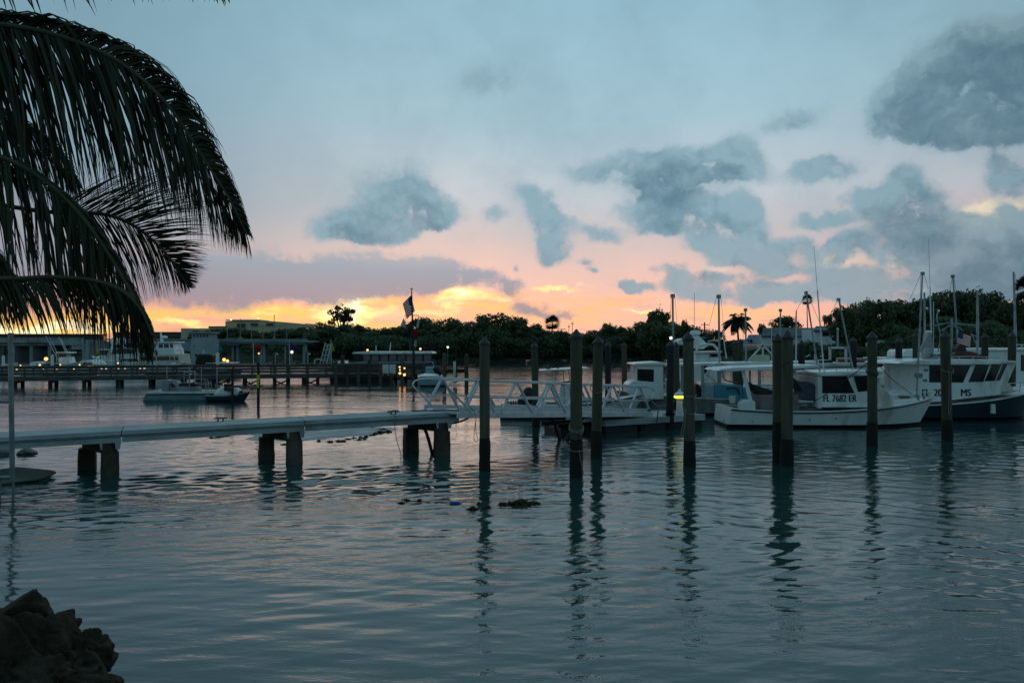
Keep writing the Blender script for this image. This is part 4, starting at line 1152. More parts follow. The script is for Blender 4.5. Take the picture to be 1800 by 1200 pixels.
# ---- white canopy boat lettered FL 7682 ER
def canopy_boat():
    c = Vector((13.0, 32.9, 0))
    o = thing('fishing_boat', 'white fishing boat with an aft canopy roof, lettered FL 7682 ER on its cabin side', 'boat', tuple(c), 0, 'moored fishing boats')
    half, sheer, xx = hull_parts(o, 8.8, 3.0, (.78, .70, 1.14), None, draft=.45, stern_w=.80, flare=.30, rake=.55, rub=M_navy, cockpit=.52, tr_rake=-.12, sharp=2.1)
    yn, yf = 31.78, 34.0                     # cabin's near and far sides
    # pilot house
    prismY([(1436, 716), (1436, 661), (1525, 660), (1560, 687), (1572, 703), (1572, 716)], yn, yf).build('cabin', M_white, o, world=True, bevel=.03)
    prismY([(1437, 661.0), (1437, 655.5), (1445, 653.5), (1520, 651), (1552, 652), (1553, 656), (1540, 660)], yn - .12, yf + .12).build('cabin_roof', M_white, o, world=True, bevel=.03)
    pane(o, [(1447, 690), (1447, 662.5), (1487, 662.5), (1500, 690)], yn)
    pane(o, [(1509, 687), (1502, 662.5), (1523, 662.5), (1541, 684)], yn)
    # windscreen facing the bow
    a, b = P(1528, 662, yn), P(1558, 686, yn)
    n = Vector((b.z - a.z, 0, -(b.x - a.x))).normalized() * -1
    n = Vector((a.z - b.z, 0, b.x - a.x)).normalized()
    for y0, y1 in ((yn + .15, yn + 1.05), (yn + 1.17, yf - .15)):
        q = [Vector((a.x, y0, a.z)), Vector((a.x, y1, a.z)), Vector((b.x, y1, b.z)), Vector((b.x, y0, b.z))]
        f = MB().prism([Vector(v) for v in q], n * -.02, n * .012).build('windscreen', M_glass, o, world=True)
    lettering('FL 7682 ER', 'registration', .40, facing((P(1476, 700.5, yn).x, yn - .004, P(1473, 700.5, yn).z)), M_ink, o, .021, .725)
    yb = 32.9 - 1.42 * .66
    # small registration on the bow
    t = facing((P(1578, 714, 32.0).x, 31.93, P(1578, 714, 31.95).z), right=(.93, .34, 0))
    lettering('FL 7682 ER', 'registration', .12, t, M_ink, o, .006)
    # canopy roof on slanted board posts
    prismY([(1262, 651.5), (1266, 648.5), (1290, 646), (1340, 644), (1440, 641.5), (1440, 646.5), (1340, 650.5), (1290, 652.5)], 31.75, 34.05).build('canopy', M_white, o, world=True, bevel=.02)
    for yy in (31.95, 33.85):
        MB().bar(P(1306, 651, yy), P(1321, 712, yy), .15, .05, up=(0, 1, 0)).build('canopy_post', M_white, o, world=True)
    MB().bar(P(1318, 650, 33.2), P(1318, 690, 33.2), .07).build('canopy_post', M_white, o, world=True)
    MB().tube(arc([P(1268, 652, 33.4), P(1272, 664, 33.4), P(1278, 669, 33.4), P(1296, 672, 33.4)], 12), .03, 6).build('canopy_stay', M_alu, o, True, world=True)
    prismY([(1302, 722), (1302, 708), (1308, 704), (1322, 703), (1328, 706), (1328, 722)], 31.62, 32.1).build('post_box', M_white, o, world=True, bevel=.03)
    prismY([(1335, 725), (1335, 694), (1405, 693), (1405, 725)], 32.0, 33.6).build('engine_box', M_tan, o, world=True, bevel=.04)
    MB().bar(P(1440, 655, yn - .03), P(1440, 717, yn - .03), .14, .06).build('cabin_post', M_white2, o, world=True)
    # tarpaulins are tied over gear: parts of the fit-out
    prismY([(1318, 671), (1324, 675), (1341, 681), (1358, 686), (1362, 693), (1337, 693.5), (1327, 684)], 32.2, 33.2).build('brown_tarp', M_tarp, o, world=True, bevel=.06)
    prismY([(1392, 662), (1400, 667), (1416, 675), (1422, 671), (1430, 675), (1436, 679), (1435, 704), (1405, 701), (1412, 688)], 31.95, 33.0).build('grey_tarp', M_tarp2, o, world=True, bevel=.06)
    prismY([(1404, 706), (1406, 703), (1430, 704.5), (1431, 707)], 31.9, 32.7).build('shelf', M_white2, o, world=True)
    MB().cyl(P(1523, 710, 31.9), P(1523, 703, 31.9), .06, .06, 8).build('vent', M_steel, o, world=True)
    MB().tube(arc([P(1543, 699, 32.4), P(1549, 696, 32.6), P(1556, 701, 32.9), P(1560, 706, 33)], 10), .04, 6).build('bow_fender', M_black, o, True, world=True)
    # cleat posts on the foredeck
    for px in (1614, 1624):
        MB().box(tuple(P(px, 699, 32.8)), (.07, .07, .22)).build('bitt', M_steel, o, world=True)
    # outrigger poles
    pole(o, 'outrigger_pole', 1417, 512, 1437, 644, 32.6, 3.2, head=True)
    pole(o, 'outrigger_pole', 1437, 644, 1446, 659, 32.6, 3.2)
    pole(o, 'outrigger_pole', 1474, 524, 1499, 648, 32.9, 3.4, head=True)
    pole(o, 'antenna', 1431, 432, 1437, 510, 33.6, .9, mat=M_white2)
    pole(o, 'antenna', 1437, 510, 1448, 652, 33.6, 2.6, mat=M_white2)
    pole(o, 'antenna', 1400, 545, 1399, 646, 33.5, 2.4, mat=M_white2)
    stay(o, 1416, 516, 1399, 548, 32.9); stay(o, 1419, 516, 1444, 574, 32.9); stay(o, 1473, 527, 1458, 556, 32.9); stay(o, 1476, 527, 1482, 545, 32.9)
    stay(o, 1444, 574, 1470, 640, 33); stay(o, 1399, 548, 1395, 640, 33)
canopy_boat()
def fit_out():
    b = [q for q in bpy.data.objects if q.name == 'fishing_boat'][0]
    y = 31.70
    MB().tube(arc([P(1450, 653.5, y), P(1452, 649, y), P(1500, 647.5, y), P(1535, 648.5, y), P(1537, 652, y)], 14), .018, 6).build('grab_rail', M_alu, b, True, world=True)
    for px in (1470, 1490, 1512): MB().cyl(P(px, 652, y), P(px, 648, y), .015, .015, 6).build('rail_foot', M_alu, b, world=True)
    for px in (1272, 1322, 1423, 1470): MB().cyl(P(px, 735 + (px % 7), 31.36), P(px, 735 + (px % 7), 31.5), .025, .025, 8).build('drain', M_black, b, world=True)
    st = pm('rust_streak', (.22, .13, .06), (.14, .08, .04), 9, .8)
    MB().box(tuple(P(1496, 656.5, 31.6)), (.5, .05, .03)).build('roof_edge_trim', M_white2, b, world=True)
    for px, py in ((1288, 700), (1294, 700), (1415, 699)): MB().lathe(tuple(P(px, py + 8, 32.3)), [(.13, 0), (.16, .30), (.15, .30), (.12, .02)], 12).build('bucket', M_white2 if px != 1294 else M_blue, b, True, world=True)
    for k in range(4):
        rr = .20 + .02 * k; c = P(1590, 700, 32.9)
        MB().tube([(c.x + rr * math.cos(t), c.y + rr * math.sin(t), c.z + .02 + .025 * k) for t in np.linspace(0, 6.28, 20)], .016, 5).build('rope_coil', M_rope, b, True, world=True)
    MB().tube([P(1600, 699.5, 32.2), P(1600, 690, 32.2)], .018, 6).build('pulpit_post', M_alu, b, True, world=True)
    MB().tube(arc([P(1600, 690, 32.2), P(1622, 689, 32.6), P(1636, 690, 32.9), P(1622, 689.5, 33.3)], 12), .018, 6).build('pulpit_rail', M_alu, b, True, world=True)
    MB().tube([P(1632, 698.5, 32.8), P(1632, 690, 32.8)], .018, 6).build('pulpit_post', M_alu, b, True, world=True)
    v = [q for q in bpy.data.objects if q.name == 'lobster_boat']
fit_out()
def lines():
    a = P(1532, 632, 25.85); b = P(1430, 706, 31.7)
    tag(MB().tube(arc([a, (a * .62 + b * .38) - Vector((0, 0, .06)), (a * .3 + b * .7) - Vector((0, 0, .06)), b], 16), .014, 5).build('mooring_line', M_roped, None, True), 'dark line running from the wound pile back to the white boat\'s cabin door', 'rope')
    a = P(1536, 632, 26.0); b = P(1612, 699, 32.7)
    tag(MB().tube(arc([a, a * .6 + b * .4 - Vector((0, 0, .12)), b], 16), .012, 5).build('mooring_line', M_roped, None, True), 'dark line from the wound pile to the white boat\'s bow', 'rope')
    a = P(1381, 619, 20.45); b = P(1368, 676, 21.0)
    m = MB()
    for i in range(1):
        m.tube(arc([P(1371, 645, 21.52), P(1379, 641, 21.52), P(1388, 636, 21.53), P(1392, 633, 21.6)], 12), .010, 5)
    tag(m.build('mooring_rope', M_roped, None, True), 'thin dark rope slanting across the touching pile pair', 'rope')
lines()

# ---- navy-hulled boat lettered FL 2000 MS
def navy_boat():
    c = Vector((19.95, 36.35, 0))
    o = thing('lobster_boat', 'navy-hulled boat with a white wheelhouse and slanted windows, lettered FL 2000 MS', 'boat', tuple(c), 0, 'moored fishing boats')
    half, sheer, xx = hull_parts(o, 9.0, 3.5, (.72, .80, 1.58), None, draft=.5, stern_w=.9, flare=.25, rake=.7, m_hull=M_navy, cockpit=.30, sharp=2.3, m_boot=M_black)
    yn, yf = 34.80, 37.9
    prismY([(1594, 708), (1596, 697), (1612, 690), (1612, 638), (1788, 636), (1772, 672), (1782, 690), (1756, 694), (1700, 700), (1650, 706)], yn, yf).build('wheelhouse', M_white, o, world=True, bevel=.03)
    prismY([(1579, 639), (1586, 635.5), (1620, 633), (1700, 631), (1760, 632), (1786, 634.5), (1788, 637.5), (1740, 640.5), (1620, 641)], yn - .16, yf + .16).build('roof', M_white, o, world=True, bevel=.03)
    pane(o, [(1635, 671), (1635, 642.5), (1704, 642.5), (1691, 671)], yn, frame=.05)
    pane(o, [(1703, 670.5), (1715.5, 642), (1738, 642), (1728, 669.5)], yn, frame=.03)
    pane(o, [(1731, 669), (1743.5, 641.5), (1759, 641.5), (1748, 668)], yn, frame=.03)
    pane(o, [(1751, 668), (1763, 641), (1770, 640.5), (1758, 667)], yn, frame=.02)
    prismY([(1712, 680), (1742, 677), (1774, 674), (1780, 679), (1787, 689), (1760, 692), (1722, 690)], 35.2, 37.4).build('trunk_cabin', M_white, o, world=True, bevel=.05)
    prismY([(1612, 660), (1612, 656), (1622, 656), (1622, 664), (1612, 664)], yn - .02, yn + .2).build('vent_box', M_steel, o, world=True)
    for tx, px, xs in (('FL', 1627, .95), ('2000', 1656, .95), ('MS', 1697.5, .95)):
        q = P(px, 690.5, yn)
        lettering(tx, 'registration', .44, facing((q.x, yn - .004, q.z)), M_ink, o, .022, xs * .88)
    # rooftop gear
    MB().tube(arc([P(1676, 628, 36), P(1690, 624.5, 36), P(1705, 625, 36), P(1720, 628, 36)], 14), [.10, .16] + [.2] * 11 + [.16, .08], 9).build('rolled_cover', M_maroon, o, True, world=True)
    prismY([(1683, 612), (1688, 605), (1697, 607), (1701, 618), (1694, 620), (1684, 620)], 36.0, 36.5).build('cushion', M_black, o, world=True, bevel=.05)
    prismY([(1626, 630), (1629, 606), (1631, 586), (1638, 585), (1642, 632)], 36.2, 36.6).build('radar_bracket', M_mast, o, world=True)
    MB().lathe(tuple(P(1632, 586, 36.4)), [(.13, 0), (.16, .05), (.15, .11), (.02, .14)], 10).build('radar', M_white, o, True, world=True)
    MB().bar(P(1617, 618, 36.2), P(1630, 594, 36.2), .12).build('brace', M_mast, o, world=True)
    for k in range(5): MB().box(tuple(P(1640 + 6 * k, 625 + (k % 2) * 3, 36.2)), (.15, .3, .16)).build('roof_gear', M_steel, o, world=True, bevel=.02)
    pole(o, 'mast', 1622, 478, 1611, 698, 34.6, 3.4, head=True)
    pole(o, 'mast', 1625, 514, 1626, 600, 36.6, 3.8)
    pole(o, 'antenna', 1632.5, 420, 1635, 505, 36.8, .9, mat=M_white2)
    pole(o, 'antenna', 1635, 503, 1638, 624, 36.8, 2.5, mat=M_white2)
    pole(o, 'antenna', 1641, 530, 1641, 618, 36.8, 1.6, mat=M_white2)
    pole(o, 'mast', 1675, 483, 1685, 620, 36.9, 3.3, head=True)
    pole(o, 'mast', 1673, 560, 1673, 632, 36.6, 4.6)
    pole(o, 'mast', 1719, 511, 1718, 632, 37.2, 5.0)
    # lamp arm with a round lamp
    MB().tube(arc([P(1649, 618, 36.5), P(1653, 590, 36.5), P(1647, 562, 36.5), P(1649, 546, 36.5)], 14), .03, 6).build('lamp_arm', M_mast, o, True, world=True)
    MB().sphere(tuple(P(1650, 546, 36.5)), .055, 8).build('lamp', M_white, o, True, world=True)
    MB().sphere(tuple(P(1629.5, 542, 36.5)), .06, 8).build('lamp', M_white, o, True, world=True)
    for x0, y0, x1, y1 in ((1673, 570, 1692, 580), (1673, 570, 1655, 581), (1673, 568, 1716, 572), (1673, 566, 1640, 573), (1708, 588, 1718, 592), (1707, 586, 1716, 604)):
        MB().tube([P(x0, y0, 36.7), P(x1, y1, 36.7)], .028, 6).build('brace', M_mast, o, True, world=True)
    for x0, y0, x1, y1 in ((1620, 480, 1600, 525), (1624, 480, 1632, 508), (1674, 486, 1663, 560), (1677, 486, 1688, 560), (1720, 520, 1724, 620), (1663, 560, 1660, 625), (1619, 482, 1617, 560)):
        stay(o, x0, y0, x1, y1, 36.6)
    a = P(1657, 627, 36); b = P(1612, 622, 36)
navy_boat()
def fit_out_navy():
    b = bpy.data.objects['lobster_boat']
    y = 34.70
    MB().tube(arc([P(1640, 632.5, y), P(1642, 628.5, y), P(1700, 626.5, y), P(1752, 628.5, y), P(1754, 632, y)], 16), .02, 6).build('grab_rail', M_alu, b, True, world=True)
    for px in (1662, 1686, 1710, 1734): MB().cyl(P(px, 632, y), P(px, 627.5, y), .016, .016, 6).build('rail_foot', M_alu, b, world=True)
    for px in (1742, 1768, 1792): MB().tube([P(px, 694 - (px - 1742) * .09, 35.0), P(px + 2, 676 - (px - 1742) * .09, 35.0)], .02, 6).build('bow_rail_post', M_alu, b, True, world=True)
    MB().tube(arc([P(1742, 677, 35.0), P(1768, 674.5, 35.0), P(1800, 671.5, 35.2), P(1850, 668, 35.9)], 14), .02, 6).build('bow_rail', M_alu, b, True, world=True)
    for px, py in ((1626, 668), (1628, 650)): MB().box(tuple(P(px, py, 34.78)), (.16, .06, .10)).build('fitting', M_steel, b, world=True, bevel=.01)
    for px in (1660, 1745): MB().tube([P(px, 710, 34.42), P(px, 726, 34.42)], [.09, .11], 10).build('fender', M_white2, b, True, world=True)
    MB().tube([P(1760, 690, 34.75), P(1790, 686, 34.9)], .012, 5).build('bow_line', M_roped, b, True, world=True)
fit_out_navy()
def us_flag(name, label, corner, along, down, w, h, wave, parent=None, cat='flag', staff=None, fold=0.0):
    """stars and stripes: corner = top hoist corner; along = fly direction; down = drop direction"""
    o = thing(name, label, cat, tuple(staff[1]) if staff else tuple(corner))
    nx, ny = 26, 13
    al, dn = Vector(along).normalized(), Vector(down).normalized(); nr = al.cross(dn).normalized()
    def pt(i, j, off=0.0):
        s, t = i / nx, j / ny
        q = Vector(corner) + al * (w * s * (1 - fold * .25 * s)) + dn * (h * t + fold * w * .18 * s * s)
        return q + nr * (wave * math.sin(s * 7 + t * 2.0) * s + off)
    cl = MB()
    for j in range(ny):
        for i in range(nx):
            cl.k = 2 if (i < 10 and j < 7) else (0 if j % 2 == 0 else 1)
            cl.quad(pt(i, j), pt(i + 1, j), pt(i + 1, j + 1), pt(i, j + 1))
    c = cl.build('cloth', [M_fstr, M_fwht, M_fnavy], o, True, world=True)
    st = MB()
    for r_ in range(9):
        for k in range(6 if r_ % 2 == 0 else 5):
            i = (k + .55 + (0 if r_ % 2 == 0 else .5)) / 6.1 * 10; j = (r_ + .6) / 9.4 * 7
            for off in (.006, -.006):
                e = .16
                q = [pt(i - e * 1.2, j, off), pt(i, j - e, off), pt(i + e * 1.2, j, off), pt(i, j + e, off)]
                st.quad(*q)
    s_ = st.build('star', M_fwht, o, world=True); s_.parent = c; s_.matrix_parent_inverse = Matrix.Identity(4)
    if staff:
        MB().tube([staff[0], staff[1]], staff[2], 7).build('staff', M_white2, o, True, world=True)
    return o
us_flag('boat_flag', 'stars and stripes on a short staff above the navy boat\'s wheelhouse', P(1684.5, 583, 36.15), (.86, -.1, -.30), (-.10, 0, -1), .60, .52, .05, staff=(P(1684, 580, 36.2), P(1688, 631, 36.2), .015))

# ---- white workboat with the blue fish bins
def workboat():
    c = Vector((9.55, 38.6, 0))
    o = thing('workboat', 'grey-hulled workboat with a small white cabin, hardtop and pale blue fish bins', 'boat', tuple(c), math.pi, 'moored fishing boats')
    hull_parts(o, 9.1, 3.1, (.80, .80, 1.10), None, draft=.5, stern_w=.9, flare=.2, rake=.5, m_hull=M_grey, m_deck=M_white2, cockpit=.62)
    yn, yf = 37.35, 39.6
    prismY([(1119, 702), (1121, 640), (1166, 640), (1167, 702)], yn, yf).build('cabin', M_white, o, world=True, bevel=.04)
    prismY([(1115, 641.5), (1116, 638.5), (1160, 636), (1169, 637), (1169, 641.5)], yn - .12, yf + .12).build('cabin_roof', M_white, o, world=True, bevel=.02)
    pane(o, [(1121.5, 668), (1121.5, 649), (1148, 650), (1148, 670)], yn, frame=.04)
    prismY([(1103, 690), (1104, 676), (1110, 671), (1121, 668), (1121, 700), (1110, 700)], yn + .3, yf - .3).build('fore_cabin', M_white, o, world=True, bevel=.05)
    for k in range(3): MB().cyl(P(1166.5, 655 + 12 * k, yn + .7), P(1168, 655 + 12 * k, yn + .7), .1, .1, 8).build('fitting', M_steel, o, world=True)
    # hardtop with posts
    prismY([(1166, 643.5), (1166, 640.5), (1222, 638.5), (1300, 637), (1440, 635), (1440, 640), (1300, 643)], yn, yf).build('hardtop', M_white, o, world=True, bevel=.02)
    for px in (1235, 1264, 1199, 1335):
        MB().bar(P(px, 642, yn + .15), P(px, 702, yn + .15), .12 if px != 1264 else .16, .1).build('hardtop_post', M_mast, o, world=True)
    MB().box(tuple(P(1165, 640, 38.2)), (.24, .3, .16)).build('red_lamp', M_red, o, world=True, bevel=.02)
    prismY([(1238, 702), (1238, 677), (1256, 676), (1256, 702)], 37.4, 38.6).build('fish_bin', M_bluel, o, world=True, bevel=.03)
    prismY([(1256.5, 702), (1256.5, 676), (1305, 677), (1305, 702)], 37.35, 38.6).build('fish_bin', M_blue, o, world=True, bevel=.03)
    prismY([(1305.5, 702), (1305.5, 681), (1352, 683), (1352, 704)], 37.35, 38.6).build('fish_bin', M_blue, o, world=True, bevel=.03)
    prismY([(1232, 677), (1238, 672), (1262, 671), (1290, 674), (1290, 677)], 37.5, 38.6).build('bin_lid', M_white, o, world=True, bevel=.03)
    MB().tube(arc([P(1276, 682, 37.3), P(1292, 681, 37.3), P(1298, 686, 37.3), P(1300, 697, 37.3)], 12), .03, 6).build('hose', M_navy, o, True, world=True)
    prismY([(1223, 697), (1223, 675), (1227, 674), (1233, 684), (1233, 697)], 37.6, 38.3).build('hanging_oilskin', M_black, o, world=True, bevel=.05)
    prismY([(1238, 643), (1244, 643), (1243, 650), (1242, 656), (1238, 655)], 37.6, 37.9).build('hanging_cap', M_maroon, o, world=True, bevel=.03)
    prismY([(1328, 637), (1329, 624), (1353, 624), (1354, 637)], 38.0, 38.7).build('cooler', M_cream, o, world=True, bevel=.03)
    for x0, y0, x1, y1 in ((1341, 606, 1314, 636), (1341, 606, 1366, 632), (1341, 602, 1341, 624), (1331, 609, 1341, 608)):
        MB().bar(P(x0, y0, 38.4), P(x1, y1, 38.4), .07).build('a_frame', M_alu, o, world=True)
    pole(o, 'mast', 1182.5, 517, 1184, 700, 37.1, 4.3, head=True)
    pole(o, 'mast', 1263.5, 518, 1264.5, 640, 38.4, 4.0, head=True)
    pole(o, 'mast', 1310.5, 542, 1311.5, 640, 38.6, 3.2, head=True)
    pole(o, 'mast', 1372, 543, 1371, 640, 38.8, 3.0, head=True)
    pole(o, 'antenna', 1356.5, 570, 1356.5, 636, 38.8, 1.3, mat=M_white2)
    for x0, y0, x1, y1 in ((1180, 519, 1178, 560), (1186, 519, 1192, 595), (1260, 520, 1246, 575), (1267, 520, 1276, 620), (1308, 544, 1306, 600)):
        stay(o, x0, y0, x1, y1, 38.2)
    MB().bar(P(1270, 580, 38.3), P(1277, 630, 38.3), .05).build('boom', M_white2, o, world=True)
    MB().tube(arc([P(1236, 655, 37.7), P(1255, 668, 37.6), P(1262, 675, 37.5)], 8), .012, 5).build('line', M_roped, o, True, world=True)
workboat()

# ---- sport fisher with radar behind the workboat
def tower_boat():
    c = Vector((12.6, 46.5, 0))
    o = thing('sport_fishing_boat', 'white cruiser with a radar dome on a raked tower, behind the workboat', 'boat', tuple(c), math.pi)
    hull_parts(o, 11.0, 3.6, (.95, 1.0, 1.5), None, draft=.6, stern_w=.9, flare=.25, rake=.8, cockpit=.4)
    yn, yf = 45.2, 47.6
    prismY([(1197, 668), (1197, 632), (1268, 632), (1268, 668)], yn, yf).build('deckhouse', M_white, o, world=True, bevel=.05)
    prismY([(1222, 634), (1223, 619), (1247, 619), (1247, 634)], yn + .1, yf - .1).build('flybridge', M_white, o, world=True, bevel=.04)
    prismY([(1247.5, 634), (1247.5, 619), (1266, 619), (1268, 634)], yn + .1, yf - .1).build('flybridge', M_white, o, world=True, bevel=.04)
    prismY([(1218, 620.5), (1219, 618), (1269, 617), (1270, 619.5)], yn - .05, yf + .05).build('bridge_roof', M_white, o, world=True)
    pane(o, [(1249, 627), (1249, 622), (1261, 622), (1261, 627)], yn + .1, frame=.03)
    pane(o, [(1197, 648), (1197, 638), (1203, 638), (1203, 648)], yn, frame=.04)
    for yy in (yn + .1, yf - .2):
        MB().tube(arc([P(1224, 616, yy), P(1228, 608, yy), P(1234, 605.5, yy), P(1252, 605.5, yy), P(1257, 609, yy), P(1265, 618, yy)], 18), .07, 8).build('radar_arch', M_white, o, True, world=True)
        MB().tube([P(1244, 600, yy), P(1263, 597, yy)], .04, 6).build('arch_rail', M_white2, o, True, world=True)
    prismY([(1222, 592), (1229, 590), (1246, 607), (1236, 614), (1229, 612)], yn + .5, yf - .5).build('tower_front', M_white, o, world=True, bevel=.06)
    prismY([(1191, 606), (1193, 598), (1202, 594), (1205, 606)], yn + .4, yf - .4).build('tower_seat', M_white2, o, world=True, bevel=.04)
    MB().lathe(tuple(P(1222, 588, 46.3)), [(.05, -.12), (.2, -.05), (.30, .02), (.30, .14), (.24, .22), (.02, .25)], 14).build('radar_dome', M_white, o, True, world=True)
    MB().lathe(tuple(P(1236, 595, 46.3)), [(.02, 0), (.28, .05), (.05, .09)], 10).build('horn', M_black, o, True, world=True)
    pole(o, 'antenna', 1220.5, 515, 1220.5, 580, 46.4, 1.0, mat=M_white2)
tower_boat()

# ---- boat with the red float on its roof, behind the lettered white boat
def red_float_boat():
    c = Vector((17.6, 41.2, 0))
    o = thing('fishing_boat', 'white boat carrying a red float on its roof, behind the lettered canopy boat', 'boat', tuple(c), 0, 'moored fishing boats')
    hull_parts(o, 7.6, 2.8, (.8, .8, 1.2), None, draft=.5, stern_w=.9, flare=.2, rake=.5, cockpit=.4)
    yn, yf = 39.95, 42.3
    prismY([(1441, 694), (1441, 645), (1530, 645), (1530, 694)], yn, yf).build('cabin', M_white, o, world=True, bevel=.04)
    prismY([(1413, 644), (1414, 640), (1480, 637.5), (1535, 638), (1535, 643), (1440, 645)], yn - .1, yf + .1).build('roof', M_white2, o, world=True, bevel=.03)
    pane(o, [(1450, 668), (1450, 652), (1480, 652), (1480, 668)], yn, frame=.04)
    MB().bar(P(1420, 643, yn + .1), P(1420, 680, yn + .1), .08).build('roof_post', M_white2, o, world=True)
    MB().tube([P(1473, 636, 41), P(1476, 636, 41), P(1519, 637, 41), P(1522, 637, 41)], [.1, .16, .16, .1], 12).build('red_float', M_red, o, True, world=True)
    for px in (1478, 1498, 1508): MB().tube([P(px, 630.5, 41 - .0), P(px, 643, 41)], .02, 6).build('strap', M_white2, o, world=True)
    for px in (1471, 1500, 1525): MB().bar(P(px, 644, 40.6), P(px, 629, 40.6), .06).build('rail_post', M_alu, o, world=True)
    MB().bar(P(1470, 629, 40.6), P(1526, 630, 40.6), .06).build('rail', M_alu, o, world=True)
    for x0, y0, x1, y1 in ((1459, 611, 1459, 640), (1487, 611, 1487, 640), (1457, 611, 1489, 611)):
        MB().bar(P(x0, y0, 40.8), P(x1, y1, 40.8), .10).build('goal_frame', M_alu, o, world=True)
    pole(o, 'mast', 1472.5, 577, 1472.5, 611, 40.8, 4.0)
    MB().sphere(tuple(P(1472.5, 578, 40.8)), .06, 8).build('mast_lamp', M_white, o, True, world=True)
    for x0, y0, x1, y1 in ((1417, 627, 1424, 623), (1441, 627, 1448, 623), (1432, 622, 1432, 640), (1415, 634, 1460, 634)):
        MB().tube([P(x0, y0, 40.8), P(x1, y1, 40.8)], .03, 5).build('grab_rail', M_alu, o, True, world=True)
    prismY([(1416, 640), (1416, 635), (1462, 632), (1466, 638)], 40.4, 41.6).build('roof_cover', M_navy, o, world=True, bevel=.03)
red_float_boat()

# ---- numbered white boat behind the navy boat's stern
def numbered_boat():
    c = Vector((25.2, 46.4, 0))
    o = thing('fishing_boat', 'white boat with the number 921 on its cabin, behind the navy boat\'s stern', 'boat', tuple(c), math.pi, 'moored fishing boats')
    hull_parts(o, 10.4, 3.2, (.9, .95, 1.6), None, draft=.5, stern_w=.9, flare=.25, rake=.6, cockpit=.4)
    yn, yf = 45.0, 47.6
    prismY([(1556, 678), (1557, 652), (1590, 646), (1590, 640), (1660, 638), (1660, 690), (1580, 690)], yn, yf).build('cabin', M_white, o, world=True, bevel=.05)
    prismY([(1556, 631.5), (1556, 628.5), (1700, 626), (1700, 631)], yn - .15, yf + .15).build('hardtop', M_white2, o, world=True, bevel=.03)
    prismY([(1557, 640), (1557, 633), (1584, 633), (1584, 640)], yn + .1, yf - .6).build('locker', M_white, o, world=True, bevel=.03)
    prismY([(1587, 627), (1588, 618), (1593, 614), (1760, 611), (1762, 616), (1700, 627)], yn + .3, yf - .3).build('bridge_coaming', M_white, o, world=True, bevel=.05)
    MB().bar(P(1578, 634, yn - .1), P(1578, 684, yn - .1), .28, .2).build('exhaust_stack', M_black, o, world=True)
    lettering('9', 'number', .42, facing((P(1592.5, 649, yn).x, yn - .004, P(1592, 649, yn).z)), M_ink, o, .012)
    lettering('2', 'number', .42, facing((P(1599, 649, yn).x, yn - .004, P(1592, 649, yn).z)), M_ink, o, .012)
    lettering('1', 'number', .42, facing((P(1605, 649, yn).x, yn - .004, P(1592, 649, yn).z)), M_ink, o, .012)
    MB().bar(P(1598, 641, yn - .12), P(1598, 669, yn - .12), .16, .1).build('hardtop_post', M_mast, o, world=True)
    for k in range(3): MB().sphere(tuple(P(1590 + k * 4, 668 + k * 2, yn - .2)), .16, 8).build('fender', M_maroon if k else M_black, o, True, world=True)
numbered_boat()

# ---- white boat cut by the right edge
def edge_boat():
    c = Vector((31.0, 43.5, 0))
    o = thing('cabin_cruiser', 'white cabin boat with one dark window, cut off by the right photo edge', 'boat', tuple(c), 0)
    hull_parts(o, 10.0, 3.3, (1.0, 1.05, 1.6), None, draft=.5, stern_w=.9, flare=.2, rake=.6, cockpit=.08)
    yn, yf = 42.1, 44.8
    prismY([(1784, 688), (1786, 615), (1900, 614), (1920, 690)], yn, yf).build('cabin', M_white, o, world=True, bevel=.05)
    prismY([(1783, 616), (1784, 612), (1910, 610), (1912, 615)], yn - .12, yf + .12).build('cabin_roof', M_white, o, world=True, bevel=.03)
    pane(o, [(1796, 651), (1796, 624), (1860, 624), (1865, 651)], yn, frame=.05)
    pole(o, 'mast', 1782, 478, 1786, 612, 43.2, 4.2)
    pole(o, 'mast', 1782.5, 522, 1784, 612, 43.1, 2.4)
    stay(o, 1785, 482, 1792, 540, 43.2)
    for px in (1784, 1796, 1812, 1830): MB().bar(P(px, 612, yn + .1), P(px, 605.5, yn + .1), .05).build('rail_post', M_alu, o, world=True)
    MB().bar(P(1783, 605.5, yn + .1), P(1832, 605.5, yn + .1), .05).build('rail', M_alu, o, world=True)
    prismY([(1786, 700), (1787, 678), (1800, 674), (1800, 700)], yn - .5, yn).build('side_locker', M_white, o, world=True, bevel=.05)
edge_boat()

